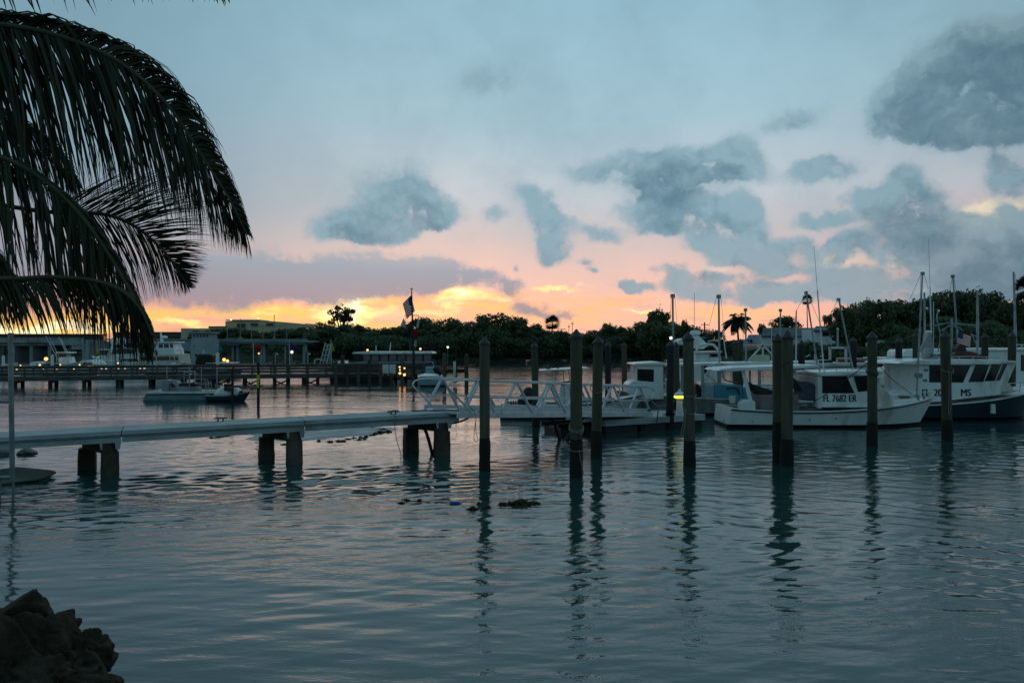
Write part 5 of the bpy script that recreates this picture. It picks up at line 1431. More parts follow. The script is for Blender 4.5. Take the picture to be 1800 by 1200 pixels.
# ---- open boat with T-top behind the gangway
def open_boat():
    c = Vector((2.75, 36.4, 0))
    o = thing('center_console_boat', 'open white boat with a T-top and black outboard, behind the gangway', 'boat', tuple(c), R(-3))
    hull_parts(o, 6.5, 2.3, (.66, .66, 1.08), None, draft=.35, stern_w=.88, flare=.35, rake=.55, rub=M_black, cockpit=.78, m_hull=M_white2, tr_rake=-.05)
    y = 36.2
    prismY([(984, 712), (985, 678), (1001, 676), (1006, 690), (1006, 712)], y - .35, y + .4).build('console', M_white, o, world=True, bevel=.04)
    prismY([(987, 677), (989, 670), (1002, 668), (1003, 676)], y - .3, y + .3).build('windscreen', M_glass, o, world=True)
    prismY([(949, 652.5), (950, 650.5), (990, 648), (1028, 646), (1036, 646.5), (1036, 648), (990, 651)], y - .85, y + .85).build('t_top', M_white, o, world=True, bevel=.015)
    for px, q in ((976, 976), (990, 993), (1000, 1003), (1024, 1016)):
        for yy in (y - .5, y + .5): MB().tube([P(px, 650, yy), P(q, 710, yy)], .022, 6).build('t_top_leg', M_mast, o, True, world=True)
    for px in (962, 966, 981): MB().cyl(P(px, 649, y), P(px, 645, y), .05, .04, 8).build('rod_holder', M_black, o, world=True)
    prismY([(936, 712), (936, 704), (960, 703), (960, 712)], y - .5, y + .5).build('stern_seat', M_white, o, world=True, bevel=.03)
    m = MB().lathe((0, 0, 0), [(.14, -.42), (.17, -.36), (.25, -.2), (.27, 0), (.25, .2), (.18, .34), (.06, .40)], 14)
    tilt = Matrix.Translation(P(931, 694, y)) @ Matrix.Rotation(R(-24), 4, 'Y') @ Matrix.Scale(.95, 4)
    m.v = [tuple(tilt @ Vector(v)) for v in m.v]
    m.build('outboard_motor', M_black, o, True, world=True)
    prismY([(912, 716), (909, 706), (914, 695), (922, 690), (926, 700), (924, 716)], y - .2, y + .2).build('outboard_leg', M_black, o, world=True, bevel=.04)
    for px in (899, 903, 907): MB().cyl(P(px, 711, y - .7), P(px - 1, 704, y - .7), .03, .02, 6).build('cleat', M_black, o, world=True)
open_boat()
# ------------------------------------------------------------------ wooden boardwalk
WA, WB = Vector((-45.0, 61.0, 0)), Vector((-11.9, 70.6, 0))
wdir = (WB - WA).normalized(); wper = Vector((-wdir.y, wdir.x, 0))
WL = (WB - WA).length
def w_s(px):
    u = (px - 900) / F
    return (u * WA.y - WA.x) / (wdir.x - u * wdir.y)
def wpt(s, y, z): q = WA + wdir * s + wper * y; return Vector((q.x, q.y, z))
def boardwalk():
    o = thing('boardwalk', 'long weathered wooden boardwalk on braced piles in front of the marina', 'boardwalk', tuple(WA), math.atan2(wdir.y, wdir.x))
    MB().box((WL / 2, 1.1, .72), (WL, 2.1, .09)).build('deck', M_board, o)
    MB().box((WL / 2, -.02, .58), (WL, .09, .28)).build('stringer', M_board, o)
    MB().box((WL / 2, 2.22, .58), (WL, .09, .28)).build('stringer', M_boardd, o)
    r = random.Random(4)
    s = .6; k = 0
    while s < WL - .2:
        for y in (-.09, 2.29):
            MB().bar((s, y, .45), (s, y, 1.56 + r.uniform(-.02, .03)), .11, .11).build('railing_post', M_board, o)
        s += 1.55
    for y in (-.02, 2.22):
        for z, h in ((.98, .13), (1.22, .13), (1.46, .13)):
            MB().box((WL / 2, y, z), (WL, .045, h)).build('rail', M_board, o)
        MB().box((WL / 2, y, 1.575), (WL, .20, .045)).build('handrail', M_board, o)
    s = 1.2
    while s < WL:
        for y in (.15, 2.0):
            MB().cyl((s + r.uniform(-.05, .05), y, -3), (s, y, .45), .16, .15, 8).build('pile', M_boardd, o, True)
        MB().bar((s, -.05, .38), (s, 2.3, .38), .16, .22).build('pile_cap_beam', M_boardd, o)
        if s > 17:
            MB().bar((s, .05, .25), (s + 1.1, .1, -.25), .08, .12).build('cross_brace', M_boardd, o)
            MB().bar((s, .0, -.2), (s + 1.1, .02, .28), .08, .12).build('cross_brace', M_boardd, o)
            MB().cyl((s + 1.15, .15, -3), (s + 1.15, .15, .45), .15, .14, 8).build('pile', M_boardd, o, True)
        s += 2.45
boardwalk()
def pier_head():
    """the wider head of the boardwalk that carries the flagpole"""
    o = thing('pier_head', 'boarded pier head at the boardwalk\'s end, below the flagpole', 'pier', tuple(wpt(w_s(590), 0, 0)), math.atan2(wdir.y, wdir.x))
    a, b = w_s(590), w_s(762)
    L = b - a
    MB().box((L / 2, 1.9, .74), (L, 4.6, .10)).build('deck', M_board, o)
    r = random.Random(9)
    for k in range(10):
        s = L * k / 9
        MB().cyl((s, -.32, -3), (s, -.32, 1.62 if k % 3 else 2.0), .17, .16, 8).build('pile', M_wood if k % 2 else M_board, o, True)
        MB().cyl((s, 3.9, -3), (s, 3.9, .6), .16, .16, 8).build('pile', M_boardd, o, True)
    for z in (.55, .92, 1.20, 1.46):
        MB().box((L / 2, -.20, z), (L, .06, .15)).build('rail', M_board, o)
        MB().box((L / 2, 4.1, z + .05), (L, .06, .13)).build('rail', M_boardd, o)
    MB().box((L / 2, -.2, 1.58), (L, .2, .05)).build('handrail', M_board, o)
    for f0, f1 in ((.06, .19), (.24, .37), (.45, .58)):
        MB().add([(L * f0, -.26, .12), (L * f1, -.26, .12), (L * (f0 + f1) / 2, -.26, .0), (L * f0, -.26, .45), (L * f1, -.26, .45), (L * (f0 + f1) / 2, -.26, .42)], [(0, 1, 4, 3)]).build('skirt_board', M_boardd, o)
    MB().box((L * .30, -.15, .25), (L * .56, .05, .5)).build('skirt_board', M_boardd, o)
pier_head()
def head_bits():
    for px, lab in ((678, 'left'), (690, 'right')):
        q = P(px, 648, 67.6)
        o = thing('notice_board', 'pale blank notice panel hung on the pier head, %s one of the two' % lab, 'sign', (q.x, q.y, q.z))
        MB().box((0, 0, 0), (.54, .04, .78)).build('panel', M_white2, o, bevel=.01)
        for s in (-.29, .29): MB().box((s, -.01, 0), (.035, .06, .84)).build('frame', M_board, o)
        MB().box((0, -.01, .41), (.6, .06, .035)).build('frame', M_board, o)
    k = 0
    for px, py, w in ((702.5, 645, .07), (703, 656, .10), (711, 647, .07), (711, 658.5, .11), (703, 650, .06)):
        q = P(px, py, 69.2)
        o = thing('dock_light', 'warm glowing light behind the slats of the pier head, beside the notice panels', 'lamp', tuple(q), 0, 'glowing lights inside the pier head')
        MB().lathe((0, 0, 0), [(w * .5, -w), (w, -w * .5), (w, w * .9), (w * .5, w)], 10).build('globe', M_bulbr if k % 2 else M_bulb, o, True)
        MB().cyl((0, .1, -w), (0, .1, -w - .3), .03, .03, 6).build('bracket', M_boardd, o)
        k += 1
head_bits()

# flagpole with yard and signal flags
def flagpole():
    d = 69.6; o = thing('flagpole', 'tall dark flagpole with a crossyard rising from the pier head', 'flagpole', tuple(P(727, 655, d)))
    MB().tube([P(728, 662, d), P(726, 600, d), P(723.5, 511, d)], [.13, .10, .05], 8).build('pole', M_woodd, o, True, world=True)
    MB().tube([P(711, 554, d), P(736, 554.3, d)], .035, 6).build('yard', M_woodd, o, True, world=True)
    MB().sphere(tuple(P(723.4, 508, d)), .10, 8).build('finial', M_mast, o, True, world=True)
    MB().tube([P(712, 555, d), P(722.5, 622, d)], .018, 5).build('halyard', M_rope, o, True, world=True)
    MB().tube([P(735.5, 555, d), P(730, 620, d)], .018, 5).build('halyard', M_rope, o, True, world=True)
    us_flag('national_flag', 'large stars and stripes drooping from the tall flagpole', P(722.2, 519, d - .08), (-.62, -.12, -.62), (.24, .1, -.95), 1.05, 1.40, .05, fold=.15)
    def rag(name, lab, pts, m):
        mb = MB(); w = [P(x, y, d - .12) for x, y in pts]
        n = 6
        a, b, c2, e = w
        for i in range(n):
            for j in range(n):
                def pt(i, j):
                    s, t = i / n, j / n
                    q = (a * (1 - s) + b * s) * (1 - t) + (e * (1 - s) + c2 * s) * t
                    return q + Vector((0, .10 * math.sin(5 * s + 3 * t), 0))
                mb.quad(pt(i, j), pt(i + 1, j), pt(i + 1, j + 1), pt(i, j + 1))
        o = mb.build(name, m, None, True); tag(o, lab, 'flag')
        sd = o.modifiers.new('thick', 'SOLIDIFY'); sd.thickness = .012
    rag('signal_flag', 'white signal flag on the flagpole\'s left halyard', [(709, 559), (713, 566), (712, 575), (703, 574)], M_fwht)
    rag('signal_flag', 'navy signal flag low on the flagpole\'s left halyard', [(713, 576), (717, 585), (721, 598), (713.5, 588)], M_fnavy)
    rag('signal_flag', 'white flag at the right end of the flagpole\'s yard', [(735, 559), (738, 563), (735, 577), (731, 576)], M_fwht)
    rag('signal_flag', 'red signal flag beside the flagpole\'s right halyard', [(728, 582), (734, 578), (733, 596), (727, 590)], M_fred)
    rag('signal_flag', 'pale flag hanging lowest by the flagpole\'s right side', [(729, 599), (733, 598), (731, 611), (727, 607)], M_fwht)
flagpole()

# coloured pennants on thin staffs along the boardwalk
def pennant(px, y_top, y_bot, poly, m, label, d=None, foot=642):
    s = w_s(px); q = WA + wdir * s; d = d or q.y + .2
    o = thing('boardwalk_flag', label, 'flag', tuple(P(px, foot, d)), 0, 'coloured flags on staffs along the boardwalk')
    MB().tube([P(px + 1.0, foot, d), P(px, y_top - 1, d)], .026, 6).build('staff', M_white2, o, True, world=True)
    w = [P(x, y, d - .04) for x, y in poly]
    c = sum(w, Vector()) / len(w)
    mb = MB(); n = len(w)
    mb.add(w + [c + Vector((0, -.12, 0))], [(i, (i + 1) % n, n) for i in range(n)])
    f = mb.build('cloth', m, o, True, world=True)
    sd = f.modifiers.new('thick', 'SOLIDIFY'); sd.thickness = .012
pennant(171, 613, 624, [(171, 612), (174, 619), (174.5, 625), (169, 626), (169, 618)], M_fyel, 'small yellow-green flag in front of the cruiser with the curved windscreen')
pennant(274, 611, 626, [(273, 612), (276, 617), (278, 622), (274, 626), (272.5, 618)], M_fgrn, 'dark green flag before the tall white wheelhouse boat', foot=644)
pennant(383, 606, 620, [(383, 607), (393, 613), (388, 620), (383.5, 618)], M_fteal, 'teal triangular flag right of the bridge tender house')
pennant(445, 603, 617, [(445.5, 604), (460, 609), (458, 617), (447, 615)], M_fred, 'bright red flag on a staff along the middle of the boardwalk')
pennant(508.5, 600, 615, [(508.5, 601), (525, 612), (522, 615), (510, 615.5)], M_fpur, 'purple flag above the white globe lamp')
pennant(581.5, 598, 618, [(581.5, 600), (586, 608), (589, 616), (584, 619), (582, 612)], M_fyel, 'bright yellow flag beside the raised boarding ramp')

def bulb_lamp(name, px, py, d, r, m, label, group=None, post=None):
    q = P(px, py, d)
    o = thing(name, label, 'lamp', tuple(q), 0, group)
    MB().lathe((0, 0, 0), [(r * .3, -r), (r * .9, -r * .5), (r, 0), (r * .8, r * .6), (r * .2, r)], 10).build('globe', m, o, True)
    z = post if post is not None else q.z - r - .25
    MB().cyl((0, 0, -r * .9), (0, 0, z - q.z), .035, .04, 6).build('post', M_steel, o)
    MB().lathe((0, 0, r * .9), [(r * .8, 0), (r * .3, r * .3), (.01, r * .35)], 8).build('cap', M_steel, o)
G8 = 'small warm lights along the boardwalk'
for px, py in ((29.5, 648.5), (76, 647.5), (178.5, 648), (186.5, 648), (208.5, 648), (220, 648), (232, 648), (246.5, 647.5), (254, 647), (100, 650), (130, 649)):
    s = w_s(px); q = WA + wdir * s + wper * 2.2
    bulb_lamp('boardwalk_light', px, py, q.y, random.uniform(.05, .08), M_bulb, 'small warm light of the string along the left half of the boardwalk', G8)
G9 = 'warm lights on the marina docks'
for px, py in ((36, 642), (70, 641.5), (106, 641), (140, 641), (172, 627.5), (207.5, 638)):
    bulb_lamp('marina_light', px, py, 84, random.uniform(.06, .11), M_bulb, 'warm dock light among the moored boats behind the left half of the boardwalk', G9, .6)
bulb_lamp('marina_light', 81, 630.5, 84, .19, M_bulbr, 'largest orange glowing lamp among the marina boats, left of the outrigger boat', None, .6)
bulb_lamp('globe_lamp', 513, 618.5, 70.5, .13, M_bulbw, 'white globe lamp on a post under the purple flag', None, .7)
bulb_lamp('marina_light', 455, 621, 95, .10, M_bulbr, 'small orange light under the red flag', None, .6)
bulb_lamp('marina_light', 394, 632, 92, .20, M_bulbr, 'bright orange lamp under the bridge, right of the tender house', None, .6)
bulb_lamp('marina_light', 400, 634, 92, .16, M_bulbr, 'lesser orange lamp touching the bright one under the bridge', None, .6)
for px, py, l in ((646, 615, 'orange light over the tour boat\'s roof, towards its left end'), (739, 613, 'orange light over the tour boat\'s right end'), (787, 610, 'white light in the mangroves right of the tour boat')):
    bulb_lamp('shore_light', px, py, 100, .14, M_bulbr if px < 780 else M_bulbw, l, None, .4)
for px, lab in ((484, 'curved white dock lamp post left of the globe lamp'), (541, 'curved dock lamp post right of the globe lamp')):
    d = 72.5; o = thing('lamp_post', lab, 'lamp post', tuple(P(px, 645, d)))
    MB().tube(arc([P(px, 645, d), P(px, 627, d), P(px, 622, d), P(px + 1.5, 620.4, d), P(px + 3, 621.5, d)], 12), .05, 6).build('post', M_mast, o, True, world=True)
    MB().sphere(tuple(P(px + 3, 622.3, d)), .08, 8).build('lamp', M_white, o, True, world=True)
def ramp():
    d = 73.0; o = thing('boarding_ramp', 'folded aluminium boarding ramp standing upright behind the boardwalk', 'ramp', tuple(P(575, 645, d)))
    for x0, y0, x1, y1 in ((562, 641, 572, 604), (568, 640, 577, 605), (574, 640, 583, 603), (570.5, 604, 573.5, 604)):
        MB().tube([P(x0, y0, d), P(x1, y1, d)], .05, 6).build('rail', M_alu, o, True, world=True)
    for t in (.2, .45, .7, .9):
        MB().tube([P(562 + 10 * t, 641 - 37 * t, d), P(574 + 9 * t, 640 - 37 * t, d)], .035, 6).build('rung', M_alu, o, True, world=True)
    MB().prism([P(572, 641, d + .1), P(580, 641, d + .1), P(584, 603, d + .1), P(579, 603, d + .1)], (0, 0, 0), (0, .15, 0)).build('tread', M_steel, o, world=True)
    MB().tube(arc([P(553, 641, d), P(553, 633, d), P(556, 631, d), P(566, 632, d)], 8), .05, 6).build('foot_rail', M_alu, o, True, world=True)
ramp()
def marina_boat(name, label, px0, px1, d, hl, parts, flip=False, free=1.0, hullm=None, B=3.4):
    """a marina boat seen broadside: hull from px0 to px1 at distance d; parts are (kind, outline, material, y0, y1)"""
    x0, x1 = XZ(px0, d), XZ(px1, d)
    c = ((x0 + x1) / 2, d, 0)
    o = thing(name, label, 'boat', c, math.pi if flip else 0)
    hull_parts(o, x1 - x0, B, (free * .85, free * .85, free * 1.25), None, draft=.5, stern_w=.9, flare=.2, rake=.7, cockpit=.35, m_hull=hullm or M_white)
    for kind, pts, m, y0, y1 in parts:
        prismY(pts, d + y0, d + y1).build(kind, m, o, world=True, bevel=.03)
    return o
W2, GL, LW = M_white, M_glass, M_litwin
o = marina_boat('outrigger_boat', 'small fishing boat with a T-top and four raked outrigger rods', 92, 138, 86, 0, [('console', [(103, 640), (103, 628), (120, 627), (124, 640)], W2, -.6, .6), ('windscreen', [(103.5, 629), (103.5, 622), (115, 622), (117, 629)], GL, -.5, .5), ('t_top', [(97, 620.5), (98, 618.5), (117, 618.5), (118, 620.5)], W2, -1, 1)], False, 1.2)
for x0, y0, x1, y1 in ((80, 590, 108, 643), (87, 593, 112, 643), (103, 592, 122, 632), (107, 596, 127, 634), (99, 620, 100, 640), (117, 620, 120, 638), (110, 640, 114, 645)):
    MB().tube([P(x0, y0, 85.6), P(x1, y1, 85.6)], .035, 5).build('rod', M_white2, o, True, world=True)
o = marina_boat('cabin_cruiser', 'low white cruiser with a wrap-round windscreen, lit orange inside, next to the outrigger boat', 132, 172, 88, 0, [('cabin', [(136, 645), (138, 637), (144, 633), (160, 633), (166, 640), (166, 645)], W2, -1.3, 1.3), ('windscreen', [(143, 641), (147, 637.5), (160, 637.3), (163.5, 641.5)], GL, -1.34, -.9), ('lit_saloon', [(152, 645), (153, 643), (164, 642.8), (165, 646)], LW, -1.36, -1.2)], False, 1.1)
o = marina_boat('motor_yacht', 'white motor yacht with an enclosed flybridge, largest hull behind the string lights', 160, 255, 96, 0, [
    ('superstructure', [(170, 645), (178, 630), (190, 624), (245, 621), (247, 645)], W2, -1.6, 1.6), ('flybridge', [(188, 628), (190, 614), (196, 612), (234, 612), (240, 626)], M_white2, -1.3, 1.3),
    ('clear_curtain', [(196, 622), (198, 613), (233, 613), (236, 621)], GL, -1.34, -1.0), ('window', [(212, 634), (214, 630.6), (240, 630), (242, 635)], GL, -1.64, -1.3), ('window', [(224, 635.5), (226, 632), (243, 631.5), (243, 635)], GL, -1.67, -1.5),
    ('fore_cabin', [(163, 634), (166, 627), (176, 624), (188, 626), (188, 640), (165, 640)], W2, -1.5, 1.5), ('windscreen', [(175, 623), (175, 616), (188, 614.5), (188, 623)], GL, -1.2, 1.2), ('hardtop', [(173, 616), (174, 613.5), (190, 613), (190, 615.5)], W2, -1.4, 1.4)], True, 1.6, B=3.8)
for px in (201, 215): MB().lathe(tuple(P(px, 601, 96)), [(.1, -.5), (.42, -.2), (.45, .1), (.3, .5), (.02, .62)], 10).build('radome', M_white, o, True, world=True)
MB().tube(arc([P(196, 613, 96), P(200, 604, 96), P(213, 603, 96), P(220, 613, 96)], 12), .1, 6).build('radar_arch', M_white, o, True, world=True)
MB().prism([P(222, 607, 96), P(250, 604, 96), P(250, 622, 96), P(233, 617, 96)], (0, .2, 0), (0, 1.0, 0)).build('canvas_cover', M_tarp, o, world=True)
MB().sphere(tuple(P(236.5, 606, 94.8)), .10, 8).build('pink_lamp', pm('lit_pink_lamp', (.9, .2, .4), (.9, .2, .4), 1, .5, emit=(1.0, .16, .36), es=2.0), o, True, world=True)
o = marina_boat('wheelhouse_yacht', 'tall white yacht with raised wheelhouse and long dark window band, near the tender house', 240, 322, 90, 0, [
    ('deckhouse', [(243, 645), (244, 622), (313, 622), (316, 640), (314, 645)], pm('cream_boat_paint', (.50, .47, .40), (.42, .39, .33), 2, .5), -1.6, 1.6), ('window_band', [(247, 634), (247, 627.5), (297, 626), (297, 633)], GL, -1.64, -1.2),
    ('window', [(299, 633), (299, 626.5), (304, 626.5), (306, 633)], GL, -1.64, -1.2), ('window', [(307.5, 633), (307, 627), (312, 627), (313.5, 633)], GL, -1.64, -1.2),
    ('upper_deck', [(262, 624), (263, 612), (305, 611), (308, 624)], W2, -1.3, 1.3), ('wheelhouse', [(273, 612.5), (275, 602.5), (304, 602), (306, 612)], W2, -1.1, 1.1), ('wheelhouse_window', [(278, 611.4), (279, 604.6), (286, 604.4), (286, 611.4)], GL, -1.14, -.8),
    ('wheelhouse_window', [(288, 611.4), (288, 604.4), (296, 604.2), (297, 611.4)], GL, -1.14, -.8), ('wheelhouse_window', [(299, 611.2), (298.5, 604.2), (303, 604), (304.5, 611)], GL, -1.14, -.8), ('wheelhouse_roof', [(270, 602.6), (272, 600.8), (307, 600.4), (308, 602.4)], W2, -1.35, 1.35),
    ('canvas_side', [(277, 623), (277, 612.6), (305, 612.6), (307, 623)], M_wallw, -1.36, -1.3)], True, 1.5, B=3.8)
MB().tube([P(282.5, 584, 90), P(285, 601, 90)], [.08, .20], 8).build('mast', M_white, o, True, world=True)
MB().lathe(tuple(P(289, 593, 90)), [(.1, -.1), (.36, 0), (.34, .12), (.05, .2)], 10).build('radar', M_white, o, True, world=True)
MB().tube(arc([P(313, 623, 90), P(315, 614, 90), P(318, 616, 90), P(319, 623, 90)], 10), .05, 6).build('stern_rail', M_white2, o, True, world=True)
o = thing('inflatable_dinghy', 'pale dinghy with a raised bow lying off the wheelhouse yacht\'s stern', 'dinghy', tuple(P(313, 645, 84)))
MB().tube(arc([P(302, 643.5, 84), P(312, 642.5, 84), P(320, 640, 84), P(326, 636, 84)], 12), [.24] * 9 + [.22, .18, .12, .05], 8).build('tube', pm('pink_grey_hypalon', (.48, .40, .38), (.40, .33, .32), 3, .6), o, True, world=True)
MB().tube(arc([P(302, 642.0, 85.2), P(312, 641.0, 85.2), P(320, 639, 84.8), P(326, 636, 84.1)], 12), [.24] * 9 + [.22, .18, .12, .05], 8).build('tube', M_white2, o, True, world=True)
MB().prism([P(302, 644, 84), P(320, 641, 84), P(320, 642.5, 84), P(302, 646, 84)], (0, 0, 0), (0, 1.2, 0)).build('floor', M_grey, o, world=True)
MB().prism([P(308, 639, 84.5), P(316, 637, 84.5), P(316, 634.5, 84.5), P(310, 635, 84.5)], (0, 0, 0), (0, .5, 0)).build('seat', M_bluel, o, world=True, bevel=.03)
o = marina_boat('white_skiff', 'low white boat cut by the left edge of the marina', -20, 32, 84, 0, [('console', [(2, 645), (3, 640), (12, 640), (13, 645)], W2, -.6, .6), ('bow_rail', [(18, 644), (22, 641), (30, 642.6), (30, 643.4)], M_white2, -1, -.9)], False, 1.2, B=2.6)
o = marina_boat('white_skiff', 'pale open boat under a curved cover, in front of the dark bridge span', 48, 92, 90, 0, [('canopy', [(51, 643), (53, 637), (58, 635.5), (66, 636), (69, 643)], M_white2, -1, 1), ('cuddy', [(70, 644), (76, 641), (88, 638.5), (91, 640), (90, 645)], M_navy, -1, 1)], False, 1.15, B=2.8)
o = marina_boat('dark_work_barge', 'dark low barge with a white roof board, under the teal flag', 338, 416, 82, 0, [('house', [(342, 645), (345, 628), (352, 626), (372, 625), (376, 645)], M_boardd, -1, 1), ('roof_board', [(361, 639.2), (361, 637.6), (407, 637.2), (407, 638.8)], M_white, -1.2, 1.2)], True, .9, M_boardd, B=2.8)
for k in range(8): MB().box(tuple(P(345 + 3.6 * k, 624.5 + (k % 2), 82)), (.14, .3, .3)).build('fender_tyre', M_black, o, world=True)
MB().cyl(P(382.5, 645, 80), P(382.5, 620, 80), .17, .17, 10).build('white_post', M_white, o, True, world=True)
for px, t, lab in ((92, 626, 'white marina post beside the outrigger boat'), (6, 628, 'white marina post at the left photo edge')):
    q = thing('marina_post', lab, 'post', tuple(P(px, 648, 82)))
    MB().cyl(P(px, 652, 82), P(px, t, 82), .14, .14, 10).build('post', M_white, q, True, world=True)
    MB().lathe(tuple(P(px, t, 82)), [(.16, 0), (.16, .06), (.02, .2)], 10).build('cap', M_white2, q, world=True)
def marina_piles():
    for px, y0, lab in ((413 + 70, 622, 'dark pile just behind the boardwalk, under the left curved lamp post'), (506, 608, 'square dark pile behind the globe lamp'), (540, 620, 'dark pile under the right curved lamp post'), (602, 626, 'stubby pile between the boarding ramp and tour boat'),
                        (781, 622, 'grey pile with a sloping pole tied to it, right of the pier head'), (820, 624, 'outermost grey pile of the boat lift, left of the front gangway pile')):
        d = 73 if px < 700 else 64
        o = thing('marina_pile', lab, 'pile', (XZ(px, d), d, 0))
        t = CAMZ + (HOR - y0) / F * d
        MB().cyl((0, 0, -2), (0, 0, t), .17, .16, 9).build('shaft', M_wood, o, True)
        MB().lathe((0, 0, t), [(.18, -.02), (.18, .03), (.02, .10)], 9).build('pile_cap', M_board, o)
marina_piles()
def lift_bits():
    d = 64.3
    o = thing('boat_lift', 'simple boat lift of dark beams with one white leg, right of the pier head', 'boat lift', tuple(P(800, 672, d)))
    MB().bar(P(765, 653, d), P(820, 652, d), .14, .28).build('beam', M_boardd, o, world=True)
    MB().bar(P(768, 641, d + .6), P(820, 640, d + .6), .10, .10).build('beam', M_boardd, o, world=True)
    MB().cyl(P(802, 672, d), P(802, 604, d), .06, .05, 8).build('pole', M_boardd, o, True, world=True)
    MB().cyl(P(799, 674, d - .3), P(799, 635, d - .3), .11, .11, 8).build('white_leg', M_white2, o, True, world=True)
    MB().bar(P(799, 622, d), P(762, 638, d), .06).build('boom', M_board, o, world=True)
    o = thing('skiff', 'white skiff stern with a black outboard, moored right of the pier head', 'boat', (XZ(757, 65.5), 65.5, 0), R(100))
    hull_parts(o, 4.6, 2.1, (.75, .7, .95), None, draft=.3, stern_w=.95, flare=.2, rake=.4, cockpit=.6, m_hull=M_bluel)
    prismY([(748, 656), (748, 645), (765, 644), (765, 656)], 64.0, 65.0).build('console', M_bluel, o, world=True, bevel=.05)
    prismY([(746, 643), (747, 637), (760, 636), (762, 644)], 65.3, 66).build('cover', M_navy, o, world=True, bevel=.05)
    m = MB().tube([P(763, 645.5, 62.9), P(768, 649, 62.9), P(776, 658, 62.9)], [.18, .30, .16], 10)
    m.build('outboard_motor', M_black, o, True, world=True)
lift_bits()
def tour_boat():
    d = 80.0
    o = thing('tour_boat', 'long tour boat with a white flat roof and clear curtains behind the pier head', 'boat', (XZ(690, d), d, 0))
    hull_parts(o, 9.6, 3.6, (.75, .72, .95), None, draft=.4, stern_w=.95, flare=.15, rake=.5, cockpit=.9)
    prismY([(618, 621.5), (622, 618.6), (640, 617.6), (757, 618), (761, 620), (761, 622), (640, 622.4)], d - 1.9, d + 1.9).build('roof', M_white, o, world=True, bevel=.04)
    for k in range(10):
        px = 621 + k * 15.3
        for yy in (d - 1.75, d + 1.75): MB().bar(P(px, 622, yy), P(px, 645, yy), .07).build('roof_post', M_woodd, o, world=True)
    mc = pm('clear_curtain', (.17, .15, .15), (.11, .10, .105), 1.2, .35)
    for k in range(9):
        px = 622 + k * 15.3
        MB().prism([P(px + 1, 623, d - 1.7), P(px + 14, 623, d - 1.7), P(px + 14, 634.5, d - 1.7), P(px + 1, 634.5, d - 1.7)], (0, 0, 0), (0, .02, 0)).build('curtain', mc if k else M_winD, o, world=True)
    MB().prism([P(610, 645, d - 1.8), P(612, 636, d - 1.8), P(634, 635, d - 1.8), P(760, 635, d - 1.8), P(760, 645, d - 1.8)], (0, 0, 0), (0, .05, 0)).build('side_panel', M_grey, o, world=True)
    for x0, y0, x1, y1 in ((661, 607, 661, 619), (687, 602, 685, 619)): MB().tube([P(x0, y0, d), P(x1, y1, d)], .05, 6).build('antenna', M_white2, o, True, world=True)
    o2 = marina_boat('white_skiff', 'low white open boat left of the tour boat, behind the pier head', 585, 640, 84, 0, [('side_screen', [(588, 640), (590, 634.5), (606, 634), (608, 640)], W2, -.9, .9)], True, 1.25, B=2.4)
tour_boat()

